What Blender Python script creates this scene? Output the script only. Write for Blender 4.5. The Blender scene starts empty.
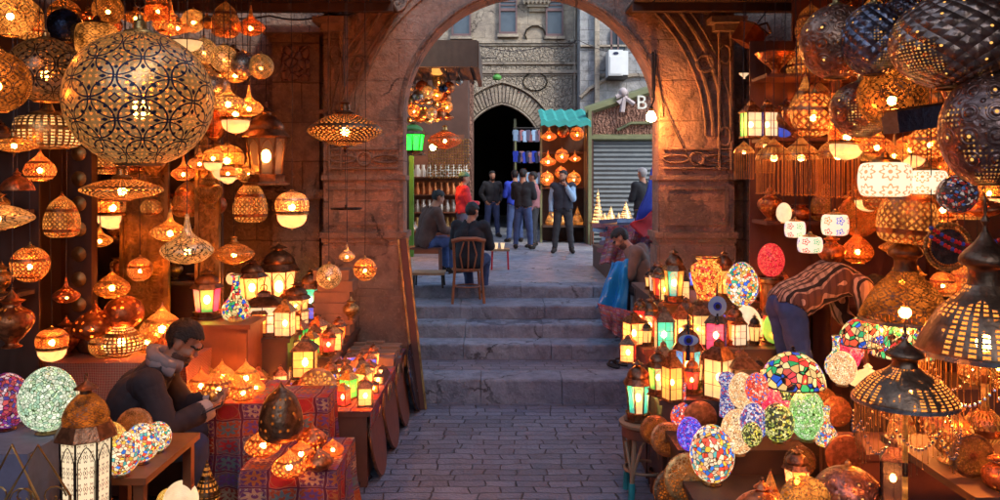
import bpy, bmesh, math, random
from mathutils import Vector, Matrix, noise
R = math.radians
random.seed(7)
SC = bpy.context.scene
COL = SC.collection
F = 800.0                       # focal length in picture units (1000 across)
EYE = 2.3
# ------------------------------------------------------------------ camera, world, sun, exposure
cd = bpy.data.cameras.new('camera'); cam = bpy.data.objects.new('camera', cd); COL.objects.link(cam)
cam.location = (0, 0, EYE); cam.rotation_euler = (R(90), 0, 0)
cd.sensor_width = 36; cd.lens = 36*F/1000; cd.shift_y = -0.07; cd.clip_start = .05; cd.clip_end = 400
SC.camera = cam
w = bpy.data.worlds.new('World'); SC.world = w; w.use_nodes = True
wn = w.node_tree.nodes; bg = wn['Background']
sky = wn.new('ShaderNodeTexSky'); sky.sky_type = 'NISHITA'; sky.sun_disc = False
sky.sun_elevation = R(45); sky.sun_rotation = R(140); sky.altitude = 50
w.node_tree.links.new(sky.outputs[0], bg.inputs[0]); bg.inputs[1].default_value = 0.15
sl = bpy.data.lights.new('sun', 'SUN'); sun = bpy.data.objects.new('sun', sl); COL.objects.link(sun)
sl.energy = .85; sl.angle = R(10); sl.color = (1, .93, .84)
sun.rotation_euler = (R(45), 0, R(40)); sun.location = (0, -3, 12)
SC.view_settings.view_transform = 'Standard'; SC.view_settings.look = 'None'
SC.view_settings.exposure = 1.62; SC.view_settings.gamma = 1; SC.view_settings.use_curve_mapping = False
cy = SC.cycles
cy.max_bounces = 7; cy.diffuse_bounces = 3; cy.glossy_bounces = 4; cy.transparent_max_bounces = 10
cy.transmission_bounces = 4; cy.sample_clamp_indirect = 4; cy.sample_clamp_direct = 0
cy.use_denoising = True; cy.caustics_reflective = False; cy.caustics_refractive = False
GLOW = .2

def P(px, py, Y): return Vector(((px-500)*Y/F, Y, EYE-(py-180)*Y/F))
def YZ(py, Z): return (EYE-Z)*F/(py-180)      # distance at which height Z shows at picture row py

# ------------------------------------------------------------------ material toolkit
class NT:
    def __init__(s, name):
        s.m = bpy.data.materials.new(name); s.m.use_nodes = True; s.t = s.m.node_tree
        s.t.nodes.clear(); s.out = s.t.nodes.new('ShaderNodeOutputMaterial')
    def put(s, nd, k, v):
        sk = nd.inputs[k]
        if isinstance(v, bpy.types.NodeSocket): s.t.links.new(v, sk)
        elif v is not None:
            if sk.type == 'RGBA' and len(v) == 3: v = (*v, 1)
            sk.default_value = v
    def n(s, t, ins=None, **props):
        nd = s.t.nodes.new('ShaderNode'+t)
        for k, v in props.items(): setattr(nd, k, v)
        for k, v in (ins or {}).items(): s.put(nd, k, v)
        return nd
    def math(s, op, a, b=0.0, c=0.0, clamp=False):
        nd = s.t.nodes.new('ShaderNodeMath'); nd.operation = op; nd.use_clamp = clamp
        s.put(nd, 0, a); s.put(nd, 1, b); s.put(nd, 2, c); return nd.outputs[0]
    def vm(s, op, a, b=None, out=0):
        nd = s.t.nodes.new('ShaderNodeVectorMath'); nd.operation = op
        s.put(nd, 0, a)
        if b is not None: s.put(nd, 1, b)
        return nd.outputs[out]
    def step(s, x, lo, hi):       # smooth 0..1 between lo and hi
        nd = s.n('MapRange', {0: x, 1: lo, 2: hi, 3: 0.0, 4: 1.0}, interpolation_type='SMOOTHSTEP'); return nd.outputs[0]
    def ramp(s, fac, stops, const=False):
        nd = s.n('ValToRGB', {0: fac}); e = nd.color_ramp.elements
        if const: nd.color_ramp.interpolation = 'CONSTANT'
        while len(e) < len(stops): e.new(0.5)
        for i, (p, c) in enumerate(stops):
            e[i].position = p; e[i].color = (*c, 1) if len(c) == 3 else c
        return nd.outputs[0]
    def mixc(s, f, a, b, mode='MIX'):
        nd = s.n('MixRGB', {0: f, 1: a, 2: b}, blend_type=mode); return nd.outputs[0]
    def mixs(s, f, a, b):
        nd = s.n('MixShader', {0: f}); s.t.links.new(a, nd.inputs[1]); s.t.links.new(b, nd.inputs[2]); return nd.outputs[0]
    def adds(s, a, b):
        nd = s.n('AddShader'); s.t.links.new(a, nd.inputs[0]); s.t.links.new(b, nd.inputs[1]); return nd.outputs[0]
    def noise(s, vec, scale, detail=4, rough=.55, out=0):
        ins = {'Scale': scale, 'Detail': detail, 'Roughness': rough}
        if vec is not None: ins['Vector'] = vec
        return s.n('TexNoise', ins).outputs[out]
    def obj(s): return s.n('TexCoord').outputs['Object']
    def uv(s): return s.n('TexCoord').outputs['UV']
    def scale(s, v, sc, loc=(0, 0, 0)):
        return s.n('Mapping', {'Vector': v, 'Scale': sc, 'Location': loc}).outputs[0]
    def bump(s, h, strength=.4, dist=.01, normal=None):
        return s.n('Bump', {'Height': h, 'Strength': strength, 'Distance': dist, 'Normal': normal}).outputs[0]
    def bsdf(s, col, rough=.6, metal=0., nrm=None, **kw):
        ins = {'Base Color': col, 'Roughness': rough, 'Metallic': metal}
        if nrm is not None: ins['Normal'] = nrm
        ins.update(kw); return s.n('BsdfPrincipled', ins).outputs[0]
    def emis(s, col, st): return s.n('Emission', {0: col, 1: st}).outputs[0]
    def transp(s, col=(1, 1, 1)): return s.n('BsdfTransparent', {0: col}).outputs[0]
    def done(s, sh): s.t.links.new(sh, s.out.inputs[0]); return s.m
    def cell(s, v, n_pet=6, off=(0, 0, 0), sc=(1, 1, 1)):
        p = s.scale(v, sc, off); q = s.vm('SUBTRACT', s.vm('FRACTION', p), (.5, .5, .5))
        x = s.n('SeparateXYZ', {0: q}); q2 = s.n('CombineXYZ', {0: x.outputs[0], 1: x.outputs[1]}).outputs[0]
        r = s.vm('LENGTH', q2, out=1); a = s.math('ARCTAN2', x.outputs[1], x.outputs[0])
        pet = s.math('COSINE', s.math('MULTIPLY', a, float(n_pet)))
        return r, pet, p
MAT = {}
def M(name, fn=None):
    if name not in MAT:
        MAT[name] = fn(NT(name)) if fn else MATDEF[name](NT(name))
    return MAT[name]
MATDEF = {}

def line(s, x, at, wd):          # 1 on the line x == at
    d = s.math('ABSOLUTE', s.math('SUBTRACT', x, at)); return s.math('SUBTRACT', 1., s.step(d, wd*.6, wd*1.3), clamp=True)
def mx(s, *a):
    o = a[0]
    for b in a[1:]: o = s.math('MAXIMUM', o, b)
    return o
def filigree(s, style, sc):
    """1 = metal left standing, 0 = cut through"""
    v = s.uv(); scv = (sc*2, sc, 1)
    if style == 'arab':
        r1, p1, _ = s.cell(v, 8, (0, 0, 0), scv); r2, p2, _ = s.cell(v, 8, (.5, .5, 0), scv)
        a = mx(s, line(s, r1, .47, .022), line(s, r2, .47, .018), line(s, r1, .64, .018))
        leaf = s.math('MULTIPLY', s.step(s.math('SUBTRACT', s.math('MULTIPLY', p1, .085), s.math('ABSOLUTE', s.math('SUBTRACT', r1, .26))), .0, .03), 1.)
        leaf2 = s.step(s.math('SUBTRACT', s.math('MULTIPLY', p2, .06), s.math('ABSOLUTE', s.math('SUBTRACT', r2, .27))), .0, .03)
        return mx(s, a, leaf, leaf2)
    if style == 'lace':
        r1, p1, _ = s.cell(v, 6, (0, 0, 0), scv); r2, p2, _ = s.cell(v, 4, (.5, .5, 0), scv)
        fl = s.math('ADD', .27, s.math('MULTIPLY', p1, .1)); d = s.math('ABSOLUTE', s.math('SUBTRACT', r1, fl))
        return mx(s, line(s, r1, .45, .06), line(s, r2, .4, .06), s.math('SUBTRACT', 1., s.step(d, .02, .06), clamp=True), line(s, r2, .2, .05))
    if style == 'holes':
        r1, p1, _ = s.cell(v, 6, (0, 0, 0), scv); r2, p2, _ = s.cell(v, 6, (.5, .5, 0), scv)
        return s.math('MULTIPLY', s.step(r1, .2, .26), s.step(r2, .12, .18))
    if style == 'lattice':
        r1, p1, _ = s.cell(v, 4, (0, 0, 0), scv)
        return s.step(s.math('ADD', r1, s.math('MULTIPLY', p1, .07)), .26, .34)
    if style == 'sparse':
        r1, p1, p = s.cell(v, 5, (0, 0, 0), scv)
        idn = s.n('TexWhiteNoise', {'Vector': s.vm('FLOOR', p)}).outputs[0]
        keep = s.math('GREATER_THAN', idn, .55)
        return s.math('SUBTRACT', 1., s.math('MULTIPLY', keep, s.math('SUBTRACT', 1., s.step(s.math('ADD', r1, s.math('MULTIPLY', p1, .05)), .16, .2))))
def metalsurf(s, col, rough, h=None, bs=.35, bd=.02, mt=.85):
    nz = s.noise(s.obj(), 7, 5); c = s.mixc(s.step(nz, .38, .62), tuple(x*.82 for x in col), tuple(x*.4 for x in col))
    rg = s.math('ADD', rough-.08, s.math('MULTIPLY', nz, .25))
    nrm = s.bump(s.noise(s.obj(), 14, 3), .25, .02)
    if h is not None: nrm = s.bump(h, bs, bd, nrm)
    return s.bsdf(c, rg, mt, nrm)
def metal(name, col, rough=.3):
    MATDEF[name] = lambda s: s.done(metalsurf(s, col, rough))
def pierced(name, col, glow, st, style='lace', sc=8, rough=.32, clear=.45):
    def fn(s):
        k = filigree(s, style, sc)
        vv = s.n('SeparateXYZ', {0: s.uv()}).outputs[1]
        bnd = s.math('SUBTRACT', 1., s.step(s.math('ABSOLUTE', s.math('SUBTRACT', s.math('FRACT', s.math('MULTIPLY', vv, 2.6)), .5)), .07, .085))
        k = mx(s, k, bnd) if style in ('lace', 'holes', 'lattice') else k
        sh = metalsurf(s, col, rough, k, .5, .01)
        nz = s.math('MULTIPLY', s.step(s.noise(s.obj(), 3.2, 3), .3, .72), 1.)
        hole = s.mixs(clear, s.emis(glow, s.math('MULTIPLY', st*GLOW, s.math('ADD', .08, s.math('MULTIPLY', nz, 1.35)))), s.transp((1, .85, .6)))
        return s.done(s.mixs(k, hole, sh))
    MATDEF[name] = fn
def engraved(name, col, dark, glow, st, style='arab', sc=4, rough=.3):
    def fn(s):
        k = filigree(s, style, sc)
        a = metalsurf(s, col, rough, k, -.6, .01); fl = s.math('SUBTRACT', 1., k)
        r, p, _ = s.cell(s.uv(), 5, (0, 0, 0), (sc*14, sc*7, 1)); pin = s.math('SUBTRACT', 1., s.step(r, .1, .4))
        a2 = s.mixs(s.math('MULTIPLY', pin, .35), s.adds(a, s.emis((1, .42, .1), st*GLOW*.13)), s.mixs(.35, s.emis(glow, st*GLOW), s.transp((1, .85, .6))))
        return s.done(s.mixs(k, a2, s.bsdf(dark, .5, .6)))
    MATDEF[name] = fn
def hammered(name, col, sc=6, rough=.3, lit=0., glow=(1, .45, .1), style='dots'):
    def fn(s):
        v = s.uv()
        r1, p1, p = s.cell(v, 6, (0, 0, 0), (sc*2, sc, 1)); r2, p2, _ = s.cell(v, 6, (.5, .5, 0), (sc*2, sc, 1))
        if style == 'dots':
            h = s.math('ADD', s.math('SUBTRACT', 1., s.step(r1, .12, .22)), s.math('MULTIPLY', line(s, r1, .34, .05), .7))
            h = s.math('ADD', h, s.math('SUBTRACT', 1., s.step(r2, .05, .12)))
        else:
            h = s.math('FRACT', s.math('MULTIPLY', mx(s, s.math('SUBTRACT', 1., r1), s.math('SUBTRACT', 1., r2)), 2.2))
        hm = s.n('TexVoronoi', {'Vector': s.obj(), 'Scale': 15.}).outputs[0]
        h = s.math('ADD', h, s.math('MULTIPLY', hm, .22))
        sh = metalsurf(s, col, rough, h, .55, .03)
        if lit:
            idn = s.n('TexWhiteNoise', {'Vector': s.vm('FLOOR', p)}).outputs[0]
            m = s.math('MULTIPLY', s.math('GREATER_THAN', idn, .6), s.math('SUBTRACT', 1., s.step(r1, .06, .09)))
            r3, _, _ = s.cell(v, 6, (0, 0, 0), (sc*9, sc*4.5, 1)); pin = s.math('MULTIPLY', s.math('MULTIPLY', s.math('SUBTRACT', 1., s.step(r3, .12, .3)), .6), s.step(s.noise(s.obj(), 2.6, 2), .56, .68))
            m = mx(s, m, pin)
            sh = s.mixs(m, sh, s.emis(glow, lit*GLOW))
        return s.done(sh)
    MATDEF[name] = fn
def mosaic(name, pal, grout, st, sc=14, clear=0.0, rand=1.0):
    def fn(s):
        o = s.vm('ADD', s.obj(), s.vm('MULTIPLY', s.n('ObjectInfo').outputs['Location'], (3., 3., 3.)))
        vo = s.n('TexVoronoi', {'Vector': o, 'Scale': float(sc), 'Randomness': rand})
        ve = s.n('TexVoronoi', {'Vector': o, 'Scale': float(sc), 'Randomness': rand}, feature='DISTANCE_TO_EDGE')
        x = s.n('SeparateColor', {0: vo.outputs['Color']}).outputs[0]
        n = len(pal); c = s.ramp(x, [(i/n, pal[i]) for i in range(n)], True)
        e = s.step(ve.outputs[0], .03, .09)
        c2 = s.mixc(e, grout, c)
        y = s.n('SeparateColor', {0: vo.outputs['Color']}).outputs[1]
        stn = s.math('MULTIPLY', s.math('MULTIPLY', st*GLOW*1.45, e), s.math('ADD', .35, y))
        stn = s.math('ADD', stn, st*.12)
        a = s.bsdf(s.mixc(.75, c2, (0, 0, 0)), .18, 0, s.bump(e, .5, .01)); b = s.emis(c2, stn)
        return s.done(s.adds(a, b))
    MATDEF[name] = fn
def glass(name, col, st, clear=.3, ribs=False):
    def fn(s):
        nz = s.noise(s.obj(), 5, 3)
        e = s.emis(col, s.math('MULTIPLY', st*GLOW, s.math('ADD', .45, nz)))
        d = s.bsdf(tuple(min(1, c*.7+.05) for c in col), .15, 0, s.bump(s.noise(s.obj(), 26, 2), .4, .01))
        return s.done(s.mixs(clear, s.adds(d, e), s.transp(tuple(min(1, c*.8+.2) for c in col))))
    MATDEF[name] = fn
def plain(name, col, rough=.7, metal=0., nsc=8, var=.5, bs=.3):
    def fn(s):
        nz = s.noise(s.obj(), nsc, 5)
        c = s.mixc(nz, tuple(x*(1-var) for x in col), tuple(min(1, x*(1+var)) for x in col))
        return s.done(s.bsdf(c, rough, metal, s.bump(nz, bs, .01)))
    MATDEF[name] = fn
def emit(name, col, st): MATDEF[name] = lambda s: s.done(s.emis(col, st*GLOW))

BR = (.85, .50, .17); CO = (.82, .28, .10); DB = (.34, .17, .085); SI = (.7, .6, .5)
WARM = (1, .22, .025); AMB = (1, .31, .05); PALE = (1, .46, .14)
metal('brass', BR); metal('copper', CO); metal('bronze', DB, .35); metal('silver', SI, .25); metal('dark_metal', (.1, .07, .055), .4); metal('old_gold', (.6, .36, .12), .38)
metal('blue_metal', (.06, .08, .16), .2)
for nm, col in (('brass', BR), ('copper', CO), ('bronze', DB), ('silver', SI)):
    pierced('pierced_'+nm, col, AMB, 3.4, 'lace', 11)
    pierced('fine_'+nm, col, AMB, 3.2, 'holes', 17)
    pierced('dim_'+nm, col, WARM, .8, 'lace', 11, clear=.2)
pierced('lattice_brass', BR, PALE, 4.5, 'lattice', 15)
pierced('lattice_copper', CO, AMB, 4.2, 'lace', 7)
pierced('dome_dark', (.16, .10, .07), WARM, .8, 'lace', 6, clear=.15)
pierced('lattice_dark', (.13, .09, .06), AMB, 2.5, 'lattice', 8)
pierced('sparse_copper', CO, WARM, 2., 'sparse', 7)
pierced('sparse_bronze', DB, WARM, 2., 'sparse', 9)
pierced('arab_dark', (.2, .13, .1), WARM, .9, 'arab', 4, clear=.2)
pierced('arab_dark_lit', (.25, .15, .1), AMB, 2.4, 'arab', 4)
engraved('engraved_gold', (.66, .42, .19), (.02, .025, .05), AMB, 2.6, 'arab', 4.5, .3)
engraved('engraved_silver', (.74, .62, .5), (.05, .035, .03), AMB, 4.5, 'arab', 3, .28)
engraved('engraved_dim', (.34, .28, .2), (.02, .015, .015), WARM, .6, 'arab', 3, .3)
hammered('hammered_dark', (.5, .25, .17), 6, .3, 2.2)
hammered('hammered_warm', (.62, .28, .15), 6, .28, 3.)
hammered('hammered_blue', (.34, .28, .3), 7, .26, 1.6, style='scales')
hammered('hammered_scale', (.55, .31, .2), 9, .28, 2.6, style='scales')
glass('glass_clear_warm', (1, .5, .15), 2.6, .35); glass('glass_amber', (1, .4, .08), 2.6, .3); glass('glass_cream', (1, .60, .25), 1.7, .15)
glass('glass_teal', (.04, .6, .5), 1.5, .3); glass('glass_green', (.08, .75, .12), 1.6, .3); glass('glass_red', (1, .04, .03), 1.6, .3)
glass('glass_pink', (1, .06, .16), 2.2, .3); glass('glass_blue', (.05, .14, .9), 1.0, .3); glass('glass_orange', (1, .24, .03), 2.2, .3)
glass('glass_white', (1, .72, .42), 1.5, .08); glass('glass_lime', (.5, 1, .1), 1., .1); glass('glass_greenlamp', (.01, .8, .02), 16., .02)
glass('glass_dark', (.10, .06, .03), .15, .3)
CR = (.95, .70, .42)
mosaic('mosaic_white', [(.6, .8, .45), (.75, .85, .6), (.4, .6, .4), (.85, .9, .65)], (.12, .2, .06), .85, 17)
mosaic('mosaic_cream', [(1, .62, .3), (1, .75, .42), (1, .5, .2)], (.5, .2, .06), 1.1, 15)
mosaic('mosaic_amber', [(1, .5, .08), (1, .65, .15), (.9, .35, .05)], (.4, .15, .03), 1.0, 22)
mosaic('mosaic_purple', [(.5, .04, .12), (.25, .05, .3), (.7, .1, .1), (.9, .6, .6), (.1, .06, .3)], (.15, .02, .03), .6, 13)
mosaic('mosaic_multi', [CR, (.95, .1, .05), CR, (.05, .15, .7), (1, .8, .5), (.9, .35, .05), (.03, .45, .3), (1, .9, .7), (.9, .6, .1)], (.2, .08, .03), 1.1, 11)
mosaic('mosaic_confetti', [CR, (.85, .3, .12), (.9, .08, .04), CR, (.05, .2, .7), CR, (.9, .5, .05), CR, (.1, .35, .3)], (.25, .08, .03), 1.1, 11)
mosaic('mosaic_redwhite', [(1, .16, .08), (1, .06, .03), (1, .5, .35), (.9, .1, .06), (.1, .15, .5)], (.3, .03, .02), 1.1, 12)
mosaic('mosaic_red', [(1, .05, .05), (1, .1, .06), (.85, .02, .04)], (.35, .01, .01), 1.1, 20)
mosaic('mosaic_pink', [(1, .06, .12), (1, .16, .2), (.9, .03, .08)], (.4, .02, .04), 1.2, 13)
mosaic('mosaic_blue', [(.05, .08, .8), (.12, .1, .95), (.3, .25, 1), (.35, .05, .5)], (.02, .02, .15), 1.0, 13)
mosaic('mosaic_green', [(.35, .85, .2), (.6, 1, .4), (.75, 1, .6), (.3, .7, .2)], (.08, .2, .03), .8, 16)
mosaic('mosaic_yellowblack', [(.85, .8, .1), (.05, .06, .04), (.95, .9, .3), (.4, .5, .1), (.08, .08, .03)], (.1, .1, .03), .75, 12)
mosaic('mosaic_bluewhite', [(.85, .8, .9), (.05, .1, .5), (.8, .75, .85), (.6, .1, .2), (.1, .25, .7)], (.15, .1, .2), .7, 12)
mosaic('mosaic_tiffany', [(1, .72, .28), (1, .62, .2), (.95, .05, .04), (1, .75, .3), (.03, .12, .65), (.05, .5, .15), (1, .68, .25), (.9, .12, .05)], (.03, .02, .015), .95, 9)
mosaic('mosaic_dots', [(.1, .05, .05), (.1, .06, .05), (.9, .7, .6), (.1, .05, .05), (.6, .06, .05), (.1, .2, .5)], (.04, .02, .02), .3, 12)
emit('bulb', (1, .27, .045), 1900); emit('bulb_white', (1, .34, .075), 950); emit('bulb_soft', (1, .4, .1), 60); emit('bulb_green', (.01, 1, .03), 60)
plain('wood_dark', (.07, .035, .02), .55, 0, 6); plain('wood_red', (.17, .06, .03), .5, 0, 6); plain('wood_orange', (.26, .085, .03), .55, 0, 6)
plain('wood_pale', (.33, .2, .1), .6, 0, 6); plain('cardboard', (.3, .17, .1), .85, 0, 10, .3); plain('cable', (.03, .02, .02), .5)
plain('black', (.012, .012, .014), .8); plain('red_beads', (.6, .03, .03), .25); plain('amber_beads', (.5, .2, .05), .2); plain('blue_beads', (.05, .1, .5), .2)
plain('silver_beads', (.5, .42, .36), .25, .8); plain('teal_paint', (.03, .28, .26), .5)
plain('skin', (.42, .2, .12), .5, 0, 20, .12, .1); plain('hair', (.012, .009, .008), .6, 0, 90, .7, 1.); plain('hair_grey', (.35, .33, .32), .7, 0, 60)
for nm, c in dict(hoodie=(.028, .024, .032), hood=(.3, .24, .24), denim=(.03, .05, .13), denim2=(.045, .08, .2), brown_jacket=(.10, .05, .035), black_knit=(.012, .012, .016),
                  red_jacket=(.6, .03, .04), navy=(.015, .022, .06), pale_blue=(.28, .42, .58), vest=(.02, .022, .035), plaid=(.3, .12, .13), taupe=(.17, .11, .085), shoe=(.02, .015, .012),
                  green_cap=(.08, .2, .12), charcoal=(.03, .03, .035), blue_cloth=(.01, .17, .42), red_cloth=(.5, .02, .03), royal=(.02, .05, .45), cuff=(.45, .38, .36), grey_cloth=(.15, .14, .2)).items():
    plain(nm, c, .85, 0, 18, .3, .3)
def striped(s):
    g = s.n('TexCoord').outputs['Object']; x = s.n('SeparateXYZ', {0: g})
    wv = s.math('ADD', s.math('MULTIPLY', s.noise(g, 5, 2), .05), x.outputs[0])
    f = s.math('FRACT', s.math('MULTIPLY', wv, 6.5))
    c = s.ramp(f, [(0, (.55, .36, .25)), (.16, (.02, .012, .01)), (.3, (.5, .3, .2)), (.36, (.12, .05, .035)), (.5, (.6, .4, .3)), (.62, (.03, .018, .015)), (.72, (.5, .32, .22)), (.88, (.1, .045, .03))], True)
    z = s.math('MULTIPLY', s.math('FRACT', s.math('MULTIPLY', x.outputs[1], 18.)), 1.)
    c = s.mixc(s.math('MULTIPLY', s.math('GREATER_THAN', z, .6), .45), c, (.03, .018, .014))
    return s.done(s.bsdf(c, .9, 0, s.bump(s.noise(g, 120, 2), .5, .005)))
MATDEF['striped_knit'] = striped
def patch(name, pal, pal2, sc=7, dim=1.):
    def fn(s):
        wuv = s.vm('ADD', s.uv(), s.vm('MULTIPLY', s.vm('SUBTRACT', s.noise(s.uv(), 5, 3, out=1), (.5, .5, .5)), (.06, .06, 0)))
        r1, p1, p = s.cell(wuv, 8, (0, 0, 0), (sc*.8, sc*1.25, 1))
        idc = s.n('TexWhiteNoise', {'Vector': s.vm('FLOOR', p)}); 
        a = s.n('SeparateColor', {0: idc.outputs['Color']})
        n = len(pal); c1 = s.ramp(a.outputs[0], [(i/n, pal[i]) for i in range(n)], True); c2 = s.ramp(a.outputs[1], [(i/len(pal2), pal2[i]) for i in range(len(pal2))], True)
        fl = s.math('ADD', .3, s.math('MULTIPLY', p1, .09)); m = s.math('SUBTRACT', 1., s.step(s.math('SUBTRACT', r1, fl), -.01, .01))
        m2 = s.math('SUBTRACT', 1., s.step(r1, .1, .12))
        c = s.mixc(m, c1, c2); c = s.mixc(s.math('MULTIPLY', line(s, r1, .42, .02), .5), c, (.5, .3, .12)); c = s.mixc(m2, c, c1)
        q = s.vm('ABSOLUTE', s.vm('SUBTRACT', s.vm('FRACTION', p), (.5, .5, 0))); x = s.n('SeparateXYZ', {0: q})
        ed = s.step(mx(s, x.outputs[0], x.outputs[1]), .455, .465); c = s.mixc(ed, c, (.02, .02, .06))
        ed2 = line(s, mx(s, x.outputs[0], x.outputs[1]), .44, .008); c = s.mixc(ed2, c, (.6, .5, .35))
        c = s.mixc(.45, c, (.26, .015, .012)); r3, p3, _ = s.cell(wuv, 4, (0, 0, 0), (sc*4, sc*4, 1)); sp = s.math('SUBTRACT', 1., s.step(s.math('ADD', r3, s.math('MULTIPLY', p3, .1)), .12, .18))
        c = s.mixc(s.math('MULTIPLY', sp, .7), c, c2)
        return s.done(s.bsdf(c, .85, 0, s.bump(s.noise(s.uv(), 60, 2), .3, .01)))
    MATDEF[name] = fn
patch('patchwork', [(.4, .03, .02), (.03, .05, .2), (.35, .05, .02), (.05, .15, .2), (.5, .1, .02)], [(.6, .2, .03), (.04, .3, .3), (.6, .5, .3), (.4, .02, .03), (.1, .1, .35)], 7)
patch('textile', [(.08, .2, .3), (.35, .3, .35), (.4, .05, .08), (.1, .25, .2)], [(.5, .4, .5), (.05, .1, .35), (.5, .15, .1)], 12)
def check_cloth(s):
    b = s.n('TexBrick', {'Vector': s.uv(), 'Scale': 45., 'Color1': (.35, .02, .02, 1), 'Color2': (.2, .015, .02, 1), 'Mortar': (.5, .35, .22, 1), 'Mortar Size': .06, 'Brick Width': .5, 'Row Height': .5})
    b.offset = 0
    return s.done(s.bsdf(b.outputs[0], .85))
MATDEF['check_cloth'] = check_cloth
def filigree2(s):
    v = s.scale(s.uv(), (3, 3, 3)); r1, p1, _ = s.cell(v, 6, (0, 0, 0), (2, 2, 1)); return mx(s, line(s, r1, .45, .05), line(s, r1, .25, .05), s.step(p1, .2, .6))
def rosette(name, base, cols, st, sc, petals=8, thr=.33):
    def fn(s):
        r, p, q = s.cell(s.uv(), petals, (0, 0, 0), (sc*2.2, sc*.75, 1))
        a = s.n('SeparateColor', {0: s.n('TexWhiteNoise', {'Vector': s.vm('FLOOR', q)}).outputs['Color']}).outputs[0]
        c1 = s.ramp(a, [(i/len(cols), cols[i]) for i in range(len(cols))], True)
        m = s.math('SUBTRACT', 1., s.step(s.math('ABSOLUTE', s.math('SUBTRACT', r, s.math('ADD', thr, s.math('MULTIPLY', p, .07)))), .03, .06), clamp=True); m = mx(s, m, s.math('SUBTRACT', 1., s.step(r, .08, .11)))
        c = s.mixc(m, base, c1); return s.done(s.adds(s.bsdf(c, .3), s.emis(c, st*GLOW)))
    MATDEF[name] = fn
rosette('pane_lace', (.9, .68, .4), [(.12, .06, .03), (.2, .09, .04)], 1.5, 5, 6, .3)
rosette('white_rosette', (.9, .74, .5), [(.75, .3, .1), (.6, .25, .08)], 2.0, 3)
rosette('white_flower', (.9, .72, .5), [(.9, .05, .03), (.05, .12, .6), (.05, .5, .2), (.9, .3, .05)], 1.7, 3, 5, .26)
pierced('court_glow', (.8, .6, .35), (1, .5, .16), 9, 'lattice', 10, clear=.1)
emit('court_lamp', (1, .5, .14), 1.6)
MATDEF['bell_silver'] = lambda s: (lambda k: s.done(s.mixs(k, s.mixs(.35, s.emis(AMB, 3.5*GLOW), s.transp((1, .85, .6))), metalsurf(s, (.5, .25, .12), .3, k, .5, .01, .7))))(mx(s, filigree(s, 'lattice', 16), s.step(s.noise(s.obj(), 3.5, 2), .5, .54)))
mosaic('mosaic_ember', [(1, .25, .03), (1, .35, .05), (.7, .05, .02), (1, .45, .08)], (.3, .03, .01), 1.3, 12)
plain('blue_satin', (.01, .2, .5), .3, 0, 5, .3); plain('carved_dark', (.15, .15, .19), .35, .8, 30, .5, .9)
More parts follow.
